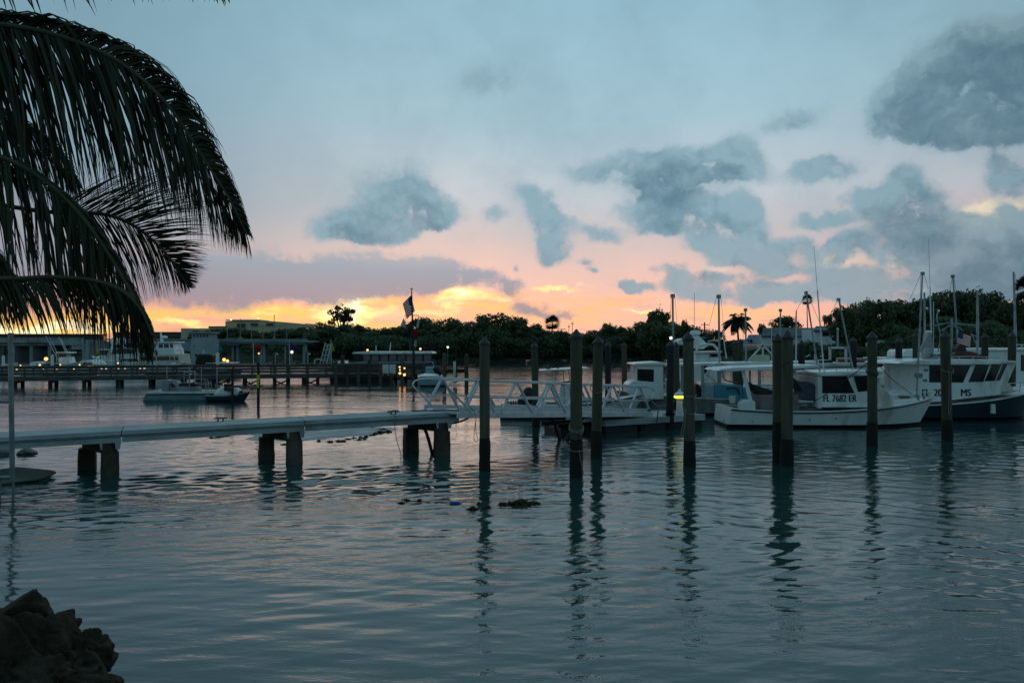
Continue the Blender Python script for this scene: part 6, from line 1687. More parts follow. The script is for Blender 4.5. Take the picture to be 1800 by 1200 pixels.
# ------------------------------------------------------------------ pontoon boat, skiff, marker
def pontoon():
    d = 48.0; c = (XZ(338, d), d, 0)
    o = thing('pontoon_boat', 'old teal pontoon boat with bare rails and bimini posts, moored off the boardwalk', 'boat', c, 0)
    X0, X1 = XZ(268, d), XZ(398, d)
    for yy in (-1.05, 1.05):
        MB().tube([(X0, d + yy, .05), (X0 + .15, d + yy, .06), (X1 - .9, d + yy, .06), (X1 - .35, d + yy, .16), (X1, d + yy, .32)], [.22, .36, .36, .28, .05], 14).build('pontoon', M_teal, o, True, world=True)
    MB().box(((X0 + X1) / 2, d, .50), (X1 - X0 + .2, 2.5, .08)).build('deck', M_grey, o, world=True, bevel=.01)
    MB().box(((X0 + X1) / 2, d - 1.26, .51), (X1 - X0 + .2, .05, .13)).build('edge_trim', M_alu, o, world=True)
    prismY([(284, 691), (284, 669), (291, 667), (297, 668), (297, 691)], d - .9, d - .2).build('helm_box', M_grey, o, world=True, bevel=.04)
    prismY([(300, 691), (300, 681), (318, 679), (344, 680), (345, 691)], d - .9, d - .1).build('bench', M_grey, o, world=True, bevel=.05)
    prismY([(296, 682), (298, 674), (303, 673), (311, 680), (306, 683)], d - .8, d - .1).build('seat_back', M_black, o, world=True, bevel=.05)
    prismY([(313, 680), (315, 673), (340, 672), (344, 674), (343, 680)], d - .8, d - .2).build('seat_back', M_black, o, world=True, bevel=.05)
    prismY([(306, 680), (304, 671), (309, 670), (316, 674), (313, 679)], d + .2, d + .7).build('helm_seat', M_grey, o, world=True, bevel=.05)
    for px in (293.5, 333, 354, 381.5):
        MB().tube([P(px, 690, d - 1.1), P(px, 644, d - 1.1)], .03, 6).build('bimini_post', M_mast, o, True, world=True)
    MB().tube(arc([P(324, 688, d), P(324, 656, d), P(327, 654, d), P(340, 654, d), P(343, 656, d), P(343, 688, d)], 20), .03, 6).build('arch', M_mast, o, True, world=True)
    MB().tube([P(333, 650, d - 1.1), P(338, 644.5, d - 1.1)], .03, 6).build('brace', M_mast, o, True, world=True)
    for pts in ([(335, 667), (356, 666.5), (360, 669), (363, 688)], [(358, 666), (363, 667), (366, 671), (366, 688)], [(300, 690), (300, 676)]):
        MB().tube(arc([P(x, y, d - 1.15) for x, y in pts], 12), .025, 6).build('rail', M_mast, o, True, world=True)
    for px in (277, 361, 372, 379): MB().tube([P(px, 690, d - 1.15), P(px, 673, d - 1.15)], .02, 5).build('rail_post', M_mast, o, True, world=True)
    MB().tube([P(277, 673.5, d - 1.15), P(297, 673.5, d - 1.15)], .02, 5).build('rail', M_mast, o, True, world=True)
    d2 = 46.6
    o = thing('dinghy', 'small dark dinghy with a rounded white canopy, at the pontoon boat\'s right end', 'dinghy', (XZ(405, d2), d2, 0), 0)
    hull_parts(o, 2.35, 1.3, (.38, .38, .58), None, draft=.2, stern_w=.85, flare=.3, rake=.6, m_hull=M_navy, m_deck=M_mast, cockpit=.5, boot=.06)
    m = MB(); rings = []
    for t in np.linspace(0, 1, 9):
        x = XZ(382 + 42 * t, d2); h = .62 * math.sin(math.pi * (.10 + .82 * t)) ** .6
        rings.append([(x, d2 - .55 * math.cos(a), .36 + h * math.sin(a)) for a in np.linspace(0, math.pi, 9)])
    m.loft(rings, False, False)
    f = m.build('canopy', M_white2, o, True, world=True); sd = f.modifiers.new('thick', 'SOLIDIFY'); sd.thickness = .015
    MB().prism([P(394, 686.5, d2 - .6), P(394, 674, d2 - .6), P(405, 674, d2 - .6), P(406, 686.5, d2 - .6)], (0, -.02, 0), (0, .3, 0)).build('canopy_window', M_winD, o, world=True)
    for px in (410, 414, 418): MB().prism([P(px, 680, d2 - .62), P(px, 676.5, d2 - .62), P(px + 2.4, 677, d2 - .6), P(px + 2.4, 680.5, d2 - .6)], (0, -.02, 0), (0, .2, 0)).build('canopy_window', M_winD, o, world=True)
    def stick(px, d, top, w, lab, band=None):
        o = thing('channel_stake', lab, 'pile', (XZ(px, d), d, 0), R(3))
        t = CAMZ + (HOR - top) / F * d; r = w / 2 / F * d
        MB().tube([(0, 0, -2), (.01, 0, t * .5), (0, 0, t)], [r, r, r * .9], 8).build('shaft', M_boardd, o, True)
        MB().lathe((0, 0, t), [(r, -.005), (r * .8, .03), (.01, .04)], 8).build('top_cap', M_board, o)
        if band:
            a, b = [CAMZ + (HOR - q) / F * d for q in band]
            MB().lathe((0, 0, b), [(r + .006, 0), (r + .006, a - b)], 8).build('yellow_band', M_yellow, o)
    stick(454, 42.0, 637, 5.0, 'thin dark channel stake with a faded yellow band near its top', (658, 681))
    stick(408.5, 44.0, 648, 4.6, 'thin bare stake in front of the small dinghy\'s canopy')
    tag(MB().bar(P(401, 681, 43.0), P(462, 677.5, 42.2), .22, .05).build('mooring_plank', M_board, None, bevel=.01), 'grey plank slung between the two thin stakes', 'plank')
pontoon()

# ------------------------------------------------------------------ road bridge
def bridge():
    d = 175.0
    o = thing('road_bridge', 'low concrete drawbridge crossing behind the marina', 'bridge', tuple(P(250, 640, d)))
    def slab(name, x0, x1, yt, yb, m, y0, y1): prismY([(x0, yb), (x0, yt), (x1, yt), (x1, yb)], d + y0, d + y1).build(name, m, o, world=True)
    slab('deck', -300, 146, 597.5, 602, M_conc2, 0, 10); slab('girder', -300, 146, 602, 607.5, M_conc2, 1, 9)
    slab('parapet', -300, 146, 593.5, 597.4, pm('parapet_concrete', (.24, .27, .27), (.19, .21, .21), .3, .9), 0, .4)
    slab('bascule_girder', 86, 146, 602, 606.5, pm('blue_steel', (.20, .30, .35), (.16, .25, .29), .3, .6), -.2, .8)
    slab('machinery_room', 126, 146, 606, 614, M_conc2, 0, 8)
    slab('bascule_pier', 144, 186, 599.5, 650, M_conc2, -2, 12)
    slab('pier_tower', 146, 156, 597, 650, M_conc2, -3, 0)
    slab('deck', 186, 262, 599.5, 603, M_conc2, 0, 10)
    prismY([(262, 603), (262, 597), (338, 597.5), (338, 618), (320, 616), (300, 611), (280, 606)], d, d + 9).build('bascule_leaf', MATS['blue_steel'], o, world=True)
    slab('parapet', 186, 338, 595.5, 598, MATS['parapet_concrete'], -.3, .1)
    slab('deck', 371, 540, 598.5, 601, M_conc2, 0, 10); slab('girder', 371, 536, 601, 604.5, MATS['blue_steel'], .6, 9)
    slab('parapet', 371, 540, 595.6, 598.4, MATS['parapet_concrete'], 0, .4)
    for k in range(22): prismY([(372 + k * 7.6, 598.5), (372 + k * 7.6, 595), (373.3 + k * 7.6, 595), (373.3 + k * 7.6, 598.5)], d - .06, d + .1).build('railing_post', M_conc2, o, world=True)
    for px in (407, 415, 457, 462, 500, 505, 532): prismY([(px, 646), (px, 604), (px + 4, 604), (px + 4, 646)], d + 2, d + 4).build('column', M_conc2, o, world=True)
    for px in (20, 52, 84, -40): prismY([(px, 650), (px, 607), (px + 6, 607), (px + 6, 650)], d + 1, d + 9).build('column', M_conc2, o, world=True)
    prismY([(403, 607), (403, 604), (420, 604), (420, 607)], d + 1, d + 8).build('column_cap', M_conc2, o, world=True)
    for x0, y0, x1, y1 in ((399.5, 598, 399.5, 574), (442.5, 598, 442.5, 573), (462, 598, 462, 574), (504, 598, 504, 572), (442, 573, 504, 573), (422.5, 598, 422.5, 560), (482, 598, 482, 552)):
        MB().cyl(P(x0, y0, d + 1), P(x1, y1, d + 1), .10, .07, 6).build('gantry', M_steel, o, True, world=True)
    for px in (423, 482): MB().cyl(P(px, 598, d + .8), P(px, 592, d + .8), .35, .25, 8).build('gate_box', M_conc2, o, world=True)
    t = thing('tender_house', 'grey bridge tender house with a band of small windows under its roof', 'building', tuple(P(354, 640, d - 6)))
    e = d - 7
    m = pm('tender_concrete', (.31, .36, .37), (.25, .29, .30), .15, .9)
    prismY([(335, 655), (335, 596), (370, 596), (371, 655)], e, e + 5).build('wall', m, t, world=True)
    prismY([(337, 596), (337, 586), (369, 586), (369, 596)], e + .4, e + 4.6).build('lookout', m, t, world=True)
    prismY([(335.5, 586), (336, 582.8), (370, 582.8), (370.5, 586)], e - .1, e + 5.1).build('roof', MATS['parapet_concrete'], t, world=True)
    for k in range(5):
        x = 339.5 + k * 5.8
        prismY([(x, 592.5), (x, 587.3), (x + 3.2, 587.3), (x + 3.2, 592.5)], e + .36, e + .5).build('window', M_winD, t, world=True)
    prismY([(355.5, 622), (355.5, 615.5), (360, 615.5), (360, 622)], e - .05, e + .1).build('door', M_white2, t, world=True)
    prismY([(340, 608.7), (340, 607), (342, 607), (342, 608.7)], e - .05, e + .1).build('vent', M_winD, t, world=True)
bridge()

# ------------------------------------------------------------------ buildings
def block(name, label, d, walls, windows, roofs=(), cat='building', wall=None, depth=12):
    px = sum(w[0] for w in walls[0]) / len(walls[0])
    o = thing(name, label, cat, (XZ(px, d), d, ground_h(XZ(px, d), d)))
    for k, pts in enumerate(walls): prismY(pts, d + .15 * k, d + depth - .15 * k).build('wall', wall or M_buff, o, world=True)
    for pts in windows: prismY(pts, d - .15, d + .1).build('window', M_winD, o, world=True)
    for pts, m in roofs: prismY(pts, d - .5, d + depth + .5).build('roof', m, o, world=True)
    return o
def rect(x0, x1, yt, yb): return [(x0, yb), (x0, yt), (x1, yt), (x1, yb)]
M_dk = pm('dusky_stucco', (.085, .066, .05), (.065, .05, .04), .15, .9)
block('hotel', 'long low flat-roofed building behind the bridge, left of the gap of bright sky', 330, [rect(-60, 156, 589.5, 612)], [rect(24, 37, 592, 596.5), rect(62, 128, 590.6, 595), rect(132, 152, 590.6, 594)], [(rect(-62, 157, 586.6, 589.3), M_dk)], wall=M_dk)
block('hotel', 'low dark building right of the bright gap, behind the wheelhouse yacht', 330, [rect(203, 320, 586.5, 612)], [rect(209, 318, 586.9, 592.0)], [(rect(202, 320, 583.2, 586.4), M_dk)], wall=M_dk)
block('resort_block', 'buff stepped flat-roofed building above the right part of the bridge', 320,
      [rect(318, 368, 577, 612), rect(366.5, 398, 574, 612), [(396, 612), (396, 564.5), (420, 563.5), (455, 562.6), (500, 566), (539, 569.5), (539, 576), (525, 575), (520, 612)]],
      [rect(338, 350, 581, 583), rect(360, 367, 581, 583.5), rect(370, 376, 578.5, 584), rect(378, 383.5, 578.5, 584), rect(370, 375, 588, 593), rect(377, 383.5, 588, 593.5), rect(391, 396, 577, 583), rect(416.5, 431, 568.5, 575), rect(440.5, 453, 568, 573.5), rect(468, 480, 568, 572)],
      [(rect(396.5, 456, 561.6, 563.2), M_roofp), (rect(366, 398, 573.2, 574.2), M_dk), (rect(536, 541, 568.5, 574), M_buff)])
for px, py, lab in ((406, 561.5, 'warm floodlight on the left roof edge of the buff stepped building'), (454, 559.5, 'warm floodlight on the roof ridge of the buff stepped building')):
    bulb_lamp('roof_floodlight', px, py, 318, .42, M_bulb, lab, None, CAMZ + (HOR - 563) / F * 318)
def cottage(label, d, wx0, wx1, wt, wb, ridge, eave, rm, wins=(), name='white_house', depth=7):
    o = thing(name, label, 'house', (XZ((wx0 + wx1) / 2, d), d, ground_h(XZ((wx0 + wx1) / 2, d), d)))
    prismY(rect(wx0, wx1, wt, wb), d, d + depth).build('wall', M_wallw, o, world=True)
    a = [P(wx0 - 3, eave, d - .5), P(wx1 + 3, eave, d - .5), P(wx1 - 1, ridge, d + depth / 2), P(wx0 + 1, ridge, d + depth / 2)]
    b = [P(wx0 - 3, eave, d + depth + .5), P(wx1 + 3, eave, d + depth + .5)]
    for q in b: q.z = a[0].z
    m = MB(); th = Vector((0, 0, -.22))
    m.add(a + b + [q + th for q in a + b], [(0, 1, 2, 3), (1, 5, 2), (5, 4, 3, 2), (4, 0, 3), (6, 9, 8, 7), (7, 8, 11), (11, 8, 9, 10), (10, 9, 6), (0, 6, 7, 1), (1, 7, 11, 5), (5, 11, 10, 4), (4, 10, 6, 0)])
    m.build('roof', rm, o, world=True)
    for pts in wins:
        prismY(pts, d - .06, d + .1).build('window', M_winD, o, world=True)
    return o
cottage('white bungalow under a bright blue roof, left of the long grey roof', 168, 1315, 1340, 596, 606, 588, 596.5, M_roofb, [rect(1319, 1326, 598, 602)], depth=6)
o = cottage('long white house with a shallow grey roof above the touching pile pair', 160, 1341, 1436, 588, 606, 576, 590, M_roofg, [rect(1356, 1364, 592, 598), rect(1386, 1394, 592, 598)])
o = cottage('white two-storey house end with a dark window beside the leaning poles', 150, 1433, 1486, 578, 606, 573, 580, M_roofg, [rect(1446, 1458, 584, 590.5), rect(1474, 1477, 585, 590), rect(1480, 1484, 585, 591)])
cottage('low shed with a pale sheet roof half hidden by bushes on the right bank', 112, 1543, 1563, 602, 610, 597, 602.5, M_roofp, (), 'shed', 4)
o = cottage('small cottage with a pale gable roof, right of the second tall front pile', 196, 1060, 1086, 608, 622, 602, 609, M_roofp, [rect(1068, 1074, 611, 616)], 'cottage', 6)
o = cottage('long low white cottage among shore trees, left of the cabin boat', 192, 1118, 1168, 615, 624, 609, 615.5, M_roofp, [rect(1126, 1134, 617, 621), rect(1146, 1154, 617, 621)], 'cottage', 6)
o = cottage('grey-roofed shed half hidden in the dark trees above the tour boat', 200, 655, 686, 596, 612, 590, 598, M_roofp, [], 'shed', 6)
def red_car():
    d = 187; q = P(1135, 625, d)
    o = thing('parked_car', 'small red car parked before the long low white cottage', 'car', (q.x, q.y, ground_h(q.x, q.y)))
    z = ground_h(q.x, q.y) + .25
    poly = [(-2.0, z), (-2.05, z + .55), (-1.5, z + .68), (-1.1, z + 1.15), (.5, z + 1.15), (1.1, z + .72), (1.95, z + .6), (2.0, z)]
    MB().prism([(q.x + a, q.y, b) for a, b in poly], (0, 0, 0), (0, 1.6, 0)).build('body', M_red, o, world=True, bevel=.08)
    MB().prism([(q.x + a, q.y - .02, b) for a, b in [(-1.25, z + .72), (-1.0, z + 1.06), (.4, z + 1.06), (.85, z + .74)]], (0, 0, 0), (0, .05, 0)).build('side_window', M_glass, o, world=True)
    for a in (-1.2, 1.2): MB().cyl((q.x + a, q.y - .05, z), (q.x + a, q.y + .2, z), .32, .32, 14).build('wheel', M_black, o, world=True)
red_car()
def pole_thing(px, top, d, lab, bars, w=.16):
    X = XZ(px, d); g = ground_h(X, d)
    o = thing('utility_pole', lab, 'pole', (X, d, g))
    t = CAMZ + (HOR - top) / F * d
    MB().cyl((X, d, g - .5), (X, d, t), w, w * .7, 8).build('pole', M_bark, o, True, world=True)
    for z, l in bars:
        MB().bar((X - l, d - .2, t - z), (X + l, d - .2, t - z), .12).build('crossarm', M_bark, o, world=True)
        for s in (-.8, .8): MB().cyl((X + s * l, d - .2, t - z), (X + s * l, d - .2, t - z + .25), .05, .03, 6).build('insulator', M_grey, o, world=True)
pole_thing(987, 578.5, 186, 'T-shaped light pole right of the lone cabbage palm', [(.0, .9)], .12)
pole_thing(1000, 571, 188, 'thin pole left of the taller one above the tallest front pile', [(.4, .3)], .09)
pole_thing(1006, 565, 188, 'taller thin pole rising above the tallest front pile', [(.6, .3)], .09)
pole_thing(1105, 573, 187, 'short thin pole in the low shore trees beyond the gangway', [(.5, .3)], .09)
pole_thing(1238.5, 566, 165, 'utility pole with a crossarm left of the mast by the coconut palm', [(.55, .8), (1.6, .6)], .2)
pole_thing(1230, 573, 166, 'thin post left of the crossarm utility pole', [(.3, .25)], .10)
pole_thing(1449, 560, 175, 'utility pole over the white house roof', [(.5, .7)], .16)
# ------------------------------------------------------------------ coconut palm leaning over the water, left
def frond(parent, pts, n, up_len, dn_len, seed, up_dir, dn_dir, spread=.35, up_bend=.5, w=.022, t0=.0, taper=.35, ragged=0.0, up_from=0.0, sparse=0.0):
    """a palm frond: midrib through pts (world points) with two rows of long folded leaflets"""
    r = np.random.default_rng(seed)
    rib = arc(pts, 40)
    V, Fq = [], []
    def strip(points, widths, side):
        k = len(V)
        for q, ww in zip(points, widths):
            fold = Vector((0, 0, ww * .5))
            V.extend([tuple(q - side * ww - fold * .5), tuple(q + fold * .6), tuple(q + side * ww - fold * .5)])
        for i in range(len(points) - 1):
            a = k + i * 3
            Fq.extend([(a, a + 1, a + 4, a + 3), (a + 1, a + 2, a + 5, a + 4)])
    for i in range(n):
        t = t0 + (1 - t0) * (i + r.uniform(-.3, .3)) / n
        t = min(.999, max(0, t))
        f = t * (len(rib) - 1); k = min(int(f), len(rib) - 2); q = rib[k].lerp(rib[k + 1], f - k)
        tan = (rib[k + 1] - rib[k]).normalized()
        for sgn, L0, dirv in ((1, up_len, up_dir), (-1, dn_len, dn_dir)):
            if sgn > 0 and t < up_from: continue
            if r.random() < sparse: continue
            prof = (math.sin(math.pi * min(1.0, .30 + .62 * t)) ** .7) * (1 - taper * max(0, t - .55) / .45)
            L = L0 * prof * r.uniform(.86, 1.08)
            d0 = (Vector(dirv) + tan * (spread + .75 * t ** 2) + Vector(r.normal(0, .085, 3))).normalized()
            out_ = Vector((0, r.normal(0, .16) + .22 * sgn, 0))
            m = 6; P_ = [q]; dd = (d0 + out_ * .35).normalized()
            brk = r.random() < ragged and sgn > 0
            bk = r.integers(2, 4)
            for j in range(m):
                P_.append(P_[-1] + dd * (L / m))
                g = (.16 if sgn < 0 else up_bend * .42) * (1 + .4 * r.random())
                dd = (dd + Vector((0, 0, -g)) + Vector(r.normal(0, .045, 3))).normalized()
                if brk and j == bk: dd = (Vector((tan.x * .25, .1, -1.0))).normalized()
            side = tan.cross(Vector((0, 0, 1))) if abs(tan.z) < .9 else Vector((0, 1, 0))
            side = (tan * .8 + Vector((0, r.normal(0, .5), 0)) + side * .3).normalized()
            ww = w * r.uniform(.8, 1.2)
            strip(P_, [ww * .55, ww, ww * .95, ww * .8, ww * .58, ww * .32, ww * .06], side)
    o = fast_mesh('frond', V, Fq, M_palm, parent)
    mb = MB()
    L = len(rib)
    mb.tube(rib, [.015 * (1 - .85 * i / L) + .003 for i in range(L)], 7)
    rb = mb.build('midrib', M_palmrib, o, True)
    return o
M_palmrib = pm('palm_midrib', (.05, .055, .025), (.035, .04, .018), 6, .7)
def palm():
    o = thing('coconut_palm', 'big coconut palm whose drooping fronds hang into the upper left of the photo', 'palm', (0, 0, 0))
    crown = Vector((-5.0, 4.8, 4.75))
    def f(px, d0, d1):
        n = len(px)
        return [crown] + [P(x, y, d0 + (d1 - d0) * i / max(1, n - 1)) for i, (x, y) in enumerate(px)]
    # top frond, mostly above the frame
    frond(o, f([(-200, -40), (-20, -60), (160, -62), (300, -48), (400, -14)], 4.6, 4.4), 90, .35, .36, 1, (.12, .2, .9), (.25, -.05, -1), spread=.5, w=.014, sparse=.25)
    # big upper frond
    frond(o, f([(-260, 110), (-80, 45), (20, 45), (120, 68), (215, 112), (295, 185), (355, 275), (400, 345), (434, 412)], 4.5, 4.3), 380, .52, 1.02, 2, (.60, .10, .80), (.10, .0, -1), spread=.30, up_bend=1.15, w=.0115, ragged=.30, taper=.62)
    frond(o, f([(-260, 120), (-80, 55), (20, 52), (120, 76), (215, 122), (292, 200), (345, 285), (385, 352), (410, 392)], 4.7, 4.5), 230, .12, .98, 22, (.5, .10, .6), (.16, .05, -1), spread=.34, up_bend=.9, w=.010, ragged=.4, taper=.6)
    # second, steeper frond sweeping down to the boats
    frond(o, f([(-160, 240), (-30, 265), (60, 305), (135, 370), (190, 445), (228, 510), (252, 560), (268, 612)], 4.4, 4.2), 360, .34, .80, 3, (.55, .12, -.05), (-.18, .05, -1), spread=.52, up_bend=.85, w=.0105, taper=.68, up_from=.0)
    # third frond, fanned open, reaching right
    frond(o, f([(-120, 330), (50, 368), (130, 373), (190, 378), (240, 400), (286, 440), (314, 478), (332, 505)], 5.2, 5.0), 165, .62, .64, 4, (.42, .12, .80), (.16, .05, -1), spread=.55, up_bend=.10, w=.0075, taper=.82, t0=.30)
    # lowest frond, horizontal with a curtain of leaflets
    frond(o, f([(-140, 470), (0, 489), (90, 487), (165, 493), (215, 512), (248, 545), (268, 590)], 4.3, 4.1), 260, .26, .36, 5, (.72, .15, .12), (.06, 0, -1), spread=.55, up_bend=1.0, w=.008, taper=.35, ragged=.2)
    # an older frond behind fills the left edge
    frond(o, f([(-200, 260), (-120, 330), (-60, 400), (0, 470), (40, 540)], 5.0, 4.9), 260, .5, .75, 6, (.7, .1, .1), (-.1, 0, -1), spread=.5, up_bend=.7, w=.011, taper=.5)
    frond(o, f([(-180, 150), (-80, 170), (20, 215), (90, 262), (140, 330)], 5.4, 5.3), 240, .40, .70, 7, (.6, .1, .5), (.05, 0, -1), spread=.5, up_bend=.8, w=.011, taper=.5)
    t = MB().tube(arc([(-6.6, 2.6, 1.2), (-6.3, 3.0, 2.2), (-5.6, 4.1, 3.7), tuple(crown)], 16), [.24, .22, .20] + [.17] * 14, 12)
    t.build('trunk', M_bark, o, True)
    for k in range(7):
        a = k * .9
        MB().sphere((crown.x + .24 * math.cos(a), crown.y + .24 * math.sin(a), crown.z - .22 - .05 * (k % 3)), .12, 10, 1.2).build('coconut', pm('green_coconut', (.05, .06, .02), (.04, .045, .02), 4, .6), o, True)
palm()

# ------------------------------------------------------------------ grey tubular frame standing in the water at the left edge
def ladder():
    d = 17.6
    o = thing('tubular_frame', 'grey galvanised tube frame standing in the water at the left photo edge', 'frame', (XZ(12, d), d, 0))
    MB().tube([P(18.5, 585, d), P(20, 700, d), (P(22.5, 840, d).x, d, CAMZ + (HOR - 843) / F * d)], [.054, .054, .056], 10).build('upright', M_steel, o, True, world=True)
    MB().tube([P(23.8, 838, d), (P(24, 860, d).x, d, -1.5)], .026, 8).build('foot', M_steel, o, True, world=True)
    MB().tube([P(.5, 838, d), (P(.8, 866, d).x, d, -1.5)], .026, 8).build('foot', M_steel, o, True, world=True)
    MB().tube([P(-70, 838, d), (P(-70, 866, d).x, d, -1.5)], .026, 8).build('foot', M_steel, o, True, world=True)
    MB().tube([P(-110, 706.5, d), P(19, 705.5, d)], .034, 8).build('cross_rail', M_steel, o, True, world=True)
    MB().tube([P(-110, 840, d), P(26, 838.5, d)], .044, 8).build('cross_rail', M_steel, o, True, world=True)
    MB().tube([P(-110, 585, d), P(-110, 842, d)], .054, 10).build('upright', M_steel, o, True, world=True)
ladder()

# ------------------------------------------------------------------ rocks
def rock(px, py, d, rx, ry, rz, seed, label, name='boulder', group=None, mat=None, rot=0.0, sub=5, rough=.42):
    r = np.random.default_rng(seed)
    bm = bmesh.new(); bmesh.ops.create_icosphere(bm, subdivisions=sub, radius=1.0)
    co = np.array([v.co[:] for v in bm.verts])
    off = r.uniform(-20, 20, 3)
    def fb(c, s, k=4):
        a = np.zeros(len(c)); amp = 1.0
        for o_ in range(k):
            q = c * s * (2 ** o_) + off * (o_ + 1)
            a += amp * (np.sin(q[:, 0] * 1.7 + 1.3 * np.sin(q[:, 1] * 1.9 + q[:, 2])) * np.sin(q[:, 1] * 1.6 + 1.1 * np.sin(q[:, 2] * 2.1)) + .6 * np.sin(q[:, 2] * 2.3 + 1.7 * np.sin(q[:, 0] * 1.4)))
            amp *= .52
        return a
    k = 1 + rough * .55 * fb(co, 1.1) - .11 * np.clip(fb(co, 3.2, 3), 0, 2) * rough * 2 + .062 * fb(co, 6.5, 4) * rough * 2
    for _ in range(8):                     # broken flat faces
        nrm = r.normal(0, 1, 3); nrm /= np.linalg.norm(nrm); h = r.uniform(.58, .86)
        dd = (co * k[:, None]) @ nrm
        k = np.where(dd > h, k * (1 - .9 * (dd - h) / np.maximum(dd, 1e-3)), k)
    co = co * k[:, None] * np.array([rx, ry, rz])
    for v, c in zip(bm.verts, co): v.co = c
    me = bpy.data.meshes.new(name); bm.to_mesh(me); bm.free()
    me.polygons.foreach_set('use_smooth', [True] * len(me.polygons))
    me.materials.append(mat or M_rock)
    o = bpy.data.objects.new(name, me); COL.objects.link(o)
    o.location = P(px + 22, py - 4, d) if not isinstance(px, Vector) else px
    o.rotation_euler = (0, 0, rot)
    return tag(o, label, 'rock', group)
M_rock = pm('coral_rock', (.048, .040, .026), (.022, .019, .013), 3.2, .97, bump=.09, bscale=13, c3=(.070, .066, .045), s3=1.6, spec=.15)
M_rockw = pm('wet_shore_rock', (.11, .115, .10), (.075, .08, .07), 1.5, .8, bump=.03, bscale=8)
GR = 'limestone boulders of the near shore'
rock(20, 1109, 6.9, .30, .30, .30, 1, 'topmost dark boulder of the near shore pile, at its peak', group=GR)
rock(-30, 1119, 6.7, .30, .3, .26, 2, 'boulder cut by the left edge beside the topmost one', group=GR)
rock(71, 1116, 6.75, .17, .22, .20, 3, 'round knob of rock right of the topmost boulder', group=GR)
rock(38, 1154, 6.3, .28, .28, .26, 4, 'pitted pale-faced boulder below the topmost one', group=GR)
rock(86, 1146, 6.6, .17, .22, .24, 13, 'blunt rock wedged below the round knob', group=GR)
rock(128, 1156, 6.6, .19, .25, .22, 5, 'rounded boulder midway down the right slope of the rock pile', group=GR)
rock(118, 1196, 6.2, .30, .3, .26, 6, 'long slanting boulder at the right foot of the rock pile', group=GR, rot=.4)
rock(166, 1166, 6.75, .085, .12, .09, 7, 'small pointed rock at the right edge of the pile, just above the water', group=GR, sub=3)
rock(170, 1204, 6.5, .10, .14, .09, 8, 'small wet rock at the waterline, lowest on the right', group=GR, sub=3)
rock(53, 1209, 5.9, .24, .28, .24, 9, 'greenish boulder at the bottom centre of the rock pile', group=GR)
rock(-12, 1184, 6.0, .32, .3, .34, 10, 'large shadowed boulder at the left edge of the rock pile', group=GR)
rock(88, 1239, 5.9, .30, .26, .22, 11, 'boulder cut by the bottom photo edge, right of the greenish one', group=GR)
rock(-2, 1239, 5.7, .30, .26, .24, 12, 'boulder in the bottom left corner of the photo', group=GR)
rock(143, 1236, 6.2, .26, .24, .20, 14, 'half-sunk boulder at the bottom edge, rightmost of the pile', group=GR)
def flat(px0, px1, py, d, h, seed, lab, ry=.9):
    c = P((px0 + px1) / 2, py, d); c.z = h * .1
    return rock(c, 0, 0, (px1 - px0) / 2 / F * d, ry, h, seed, lab, 'shore_rock', None, M_rockw, sub=4, rough=.16)
flat(-60, 98, 828, 19.6, .26, 41, 'low flat rock awash behind the grey tube frame', 1.0)
flat(32, 64, 794, 24.2, .17, 42, 'small dark rock under the pier, right of the tube frame', .3)
flat(-30, 20, 796, 24.0, .20, 43, 'dark rock under the pier at the left photo edge', .4)

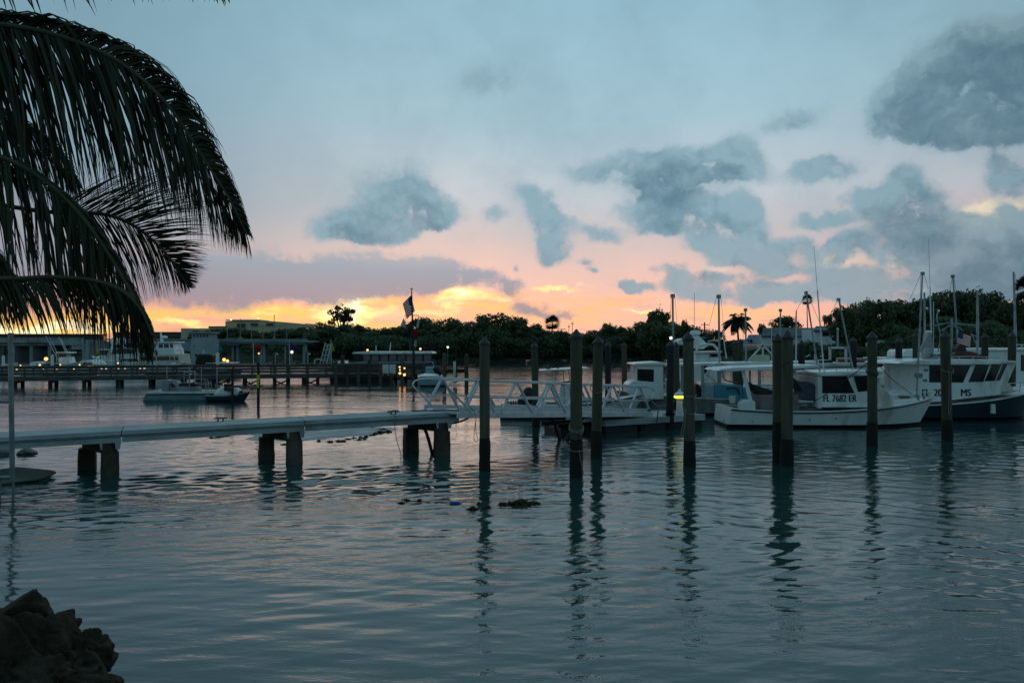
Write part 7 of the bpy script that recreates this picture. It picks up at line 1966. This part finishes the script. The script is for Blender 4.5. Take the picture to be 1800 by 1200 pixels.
# ------------------------------------------------------------------ drifting weed and litter
M_weed = pm('brown_sargassum', (.075, .050, .022), (.045, .030, .014), 22, .9)
def weed(px, py, w, dpt, h, n, seed, lab, group=None):
    r = np.random.default_rng(seed)
    d = wd(py); c = Vector((XZ(px, d), d, 0))
    C = np.stack([r.normal(0, .42, n) * w, r.normal(0, .42, n) * dpt, np.abs(r.normal(0, .5, n)) * h], 1)
    C[:, 2] *= np.exp(-(C[:, 0] / w) ** 2 * 1.3)
    V, Fq = leaf_quads(C, np.tile(np.array([0, -.2, .9]), (n, 1)), .034, r)
    V = V + np.array(c[:])
    return tag(fast_mesh('floating_weed', V, Fq, M_weed), lab, 'seaweed', group)
weed(915, 886, .26, .13, .085, 900, 1, 'largest clump of brown weed floating in front of the tall piles')
weed(884, 886, .10, .06, .03, 160, 2, 'wisp of weed just left of the largest clump')
weed(938, 885, .13, .07, .035, 260, 3, 'trailing weed just right of the largest clump')
weed(831, 895, .10, .06, .04, 260, 4, 'small weed clump right below the blue bottle')
weed(857, 892, .05, .04, .04, 120, 5, 'dark weed speck between the blue bottle and the largest clump')
weed(842, 886, .04, .03, .03, 70, 6, 'tiny weed scrap just right of the blue bottle')
weed(706, 884, .07, .04, .02, 110, 7, 'pinkish weed scrap farthest left of the drift line')
weed(716, 879, .06, .04, .02, 80, 8, 'dark weed scrap second from the left of the drift line')
weed(737, 879, .03, .03, .02, 50, 9, 'weed speck third from the left of the drift line')
def bottle():
    d = wd(885); c = Vector((XZ(801, d), d, .02))
    o = thing('plastic_bottle', 'blue plastic bottle floating on its side among weed scraps', 'bottle', tuple(c), R(-6))
    mb = pm('blue_plastic', (.01, .12, .42), (.008, .08, .30), 6, .25)
    m = MB(); rot = Matrix.Rotation(R(90), 4, 'Y')
    m.at(rot); m.lathe((0, 0, -.12), [(.034, 0), (.038, .01), (.038, .06), (.034, .07), (.038, .08), (.038, .16), (.030, .195), (.015, .215), (.015, .235)], 12)
    m.build('body', mb, o, True)
    m = MB(); m.at(rot); m.lathe((0, 0, .115), [(.017, 0), (.017, .022), (.01, .024)], 10); m.build('bottle_cap', M_white2, o, True)
bottle()
# seaweed line along the edge of the sandbar: individual clumps
r_ = random.Random(12)
GW = 'weed clumps along the sandbar edge'
pts = [(372, 769), (384, 768), (392, 767), (399, 766), (560, 775), (580, 776), (594, 775), (603, 775), (612, 772), (622, 770), (634, 769), (632, 773), (643, 767), (652, 765), (640, 771), (660, 762), (668, 760), (674, 756), (682, 759), (668, 755), (655, 752), (648, 751), (660, 763), (495, 773), (505, 774), (500, 781)]
for i, (x, y) in enumerate(pts):
    big = x > 660 and y > 755
    weed(x, y, (.24 if big else .11) * r_.uniform(.7, 1.2), .08, .06 if big else .035, 160 if big else 60, 50 + i, 'brown weed clump stranded along the sandbar edge under the pier', GW)
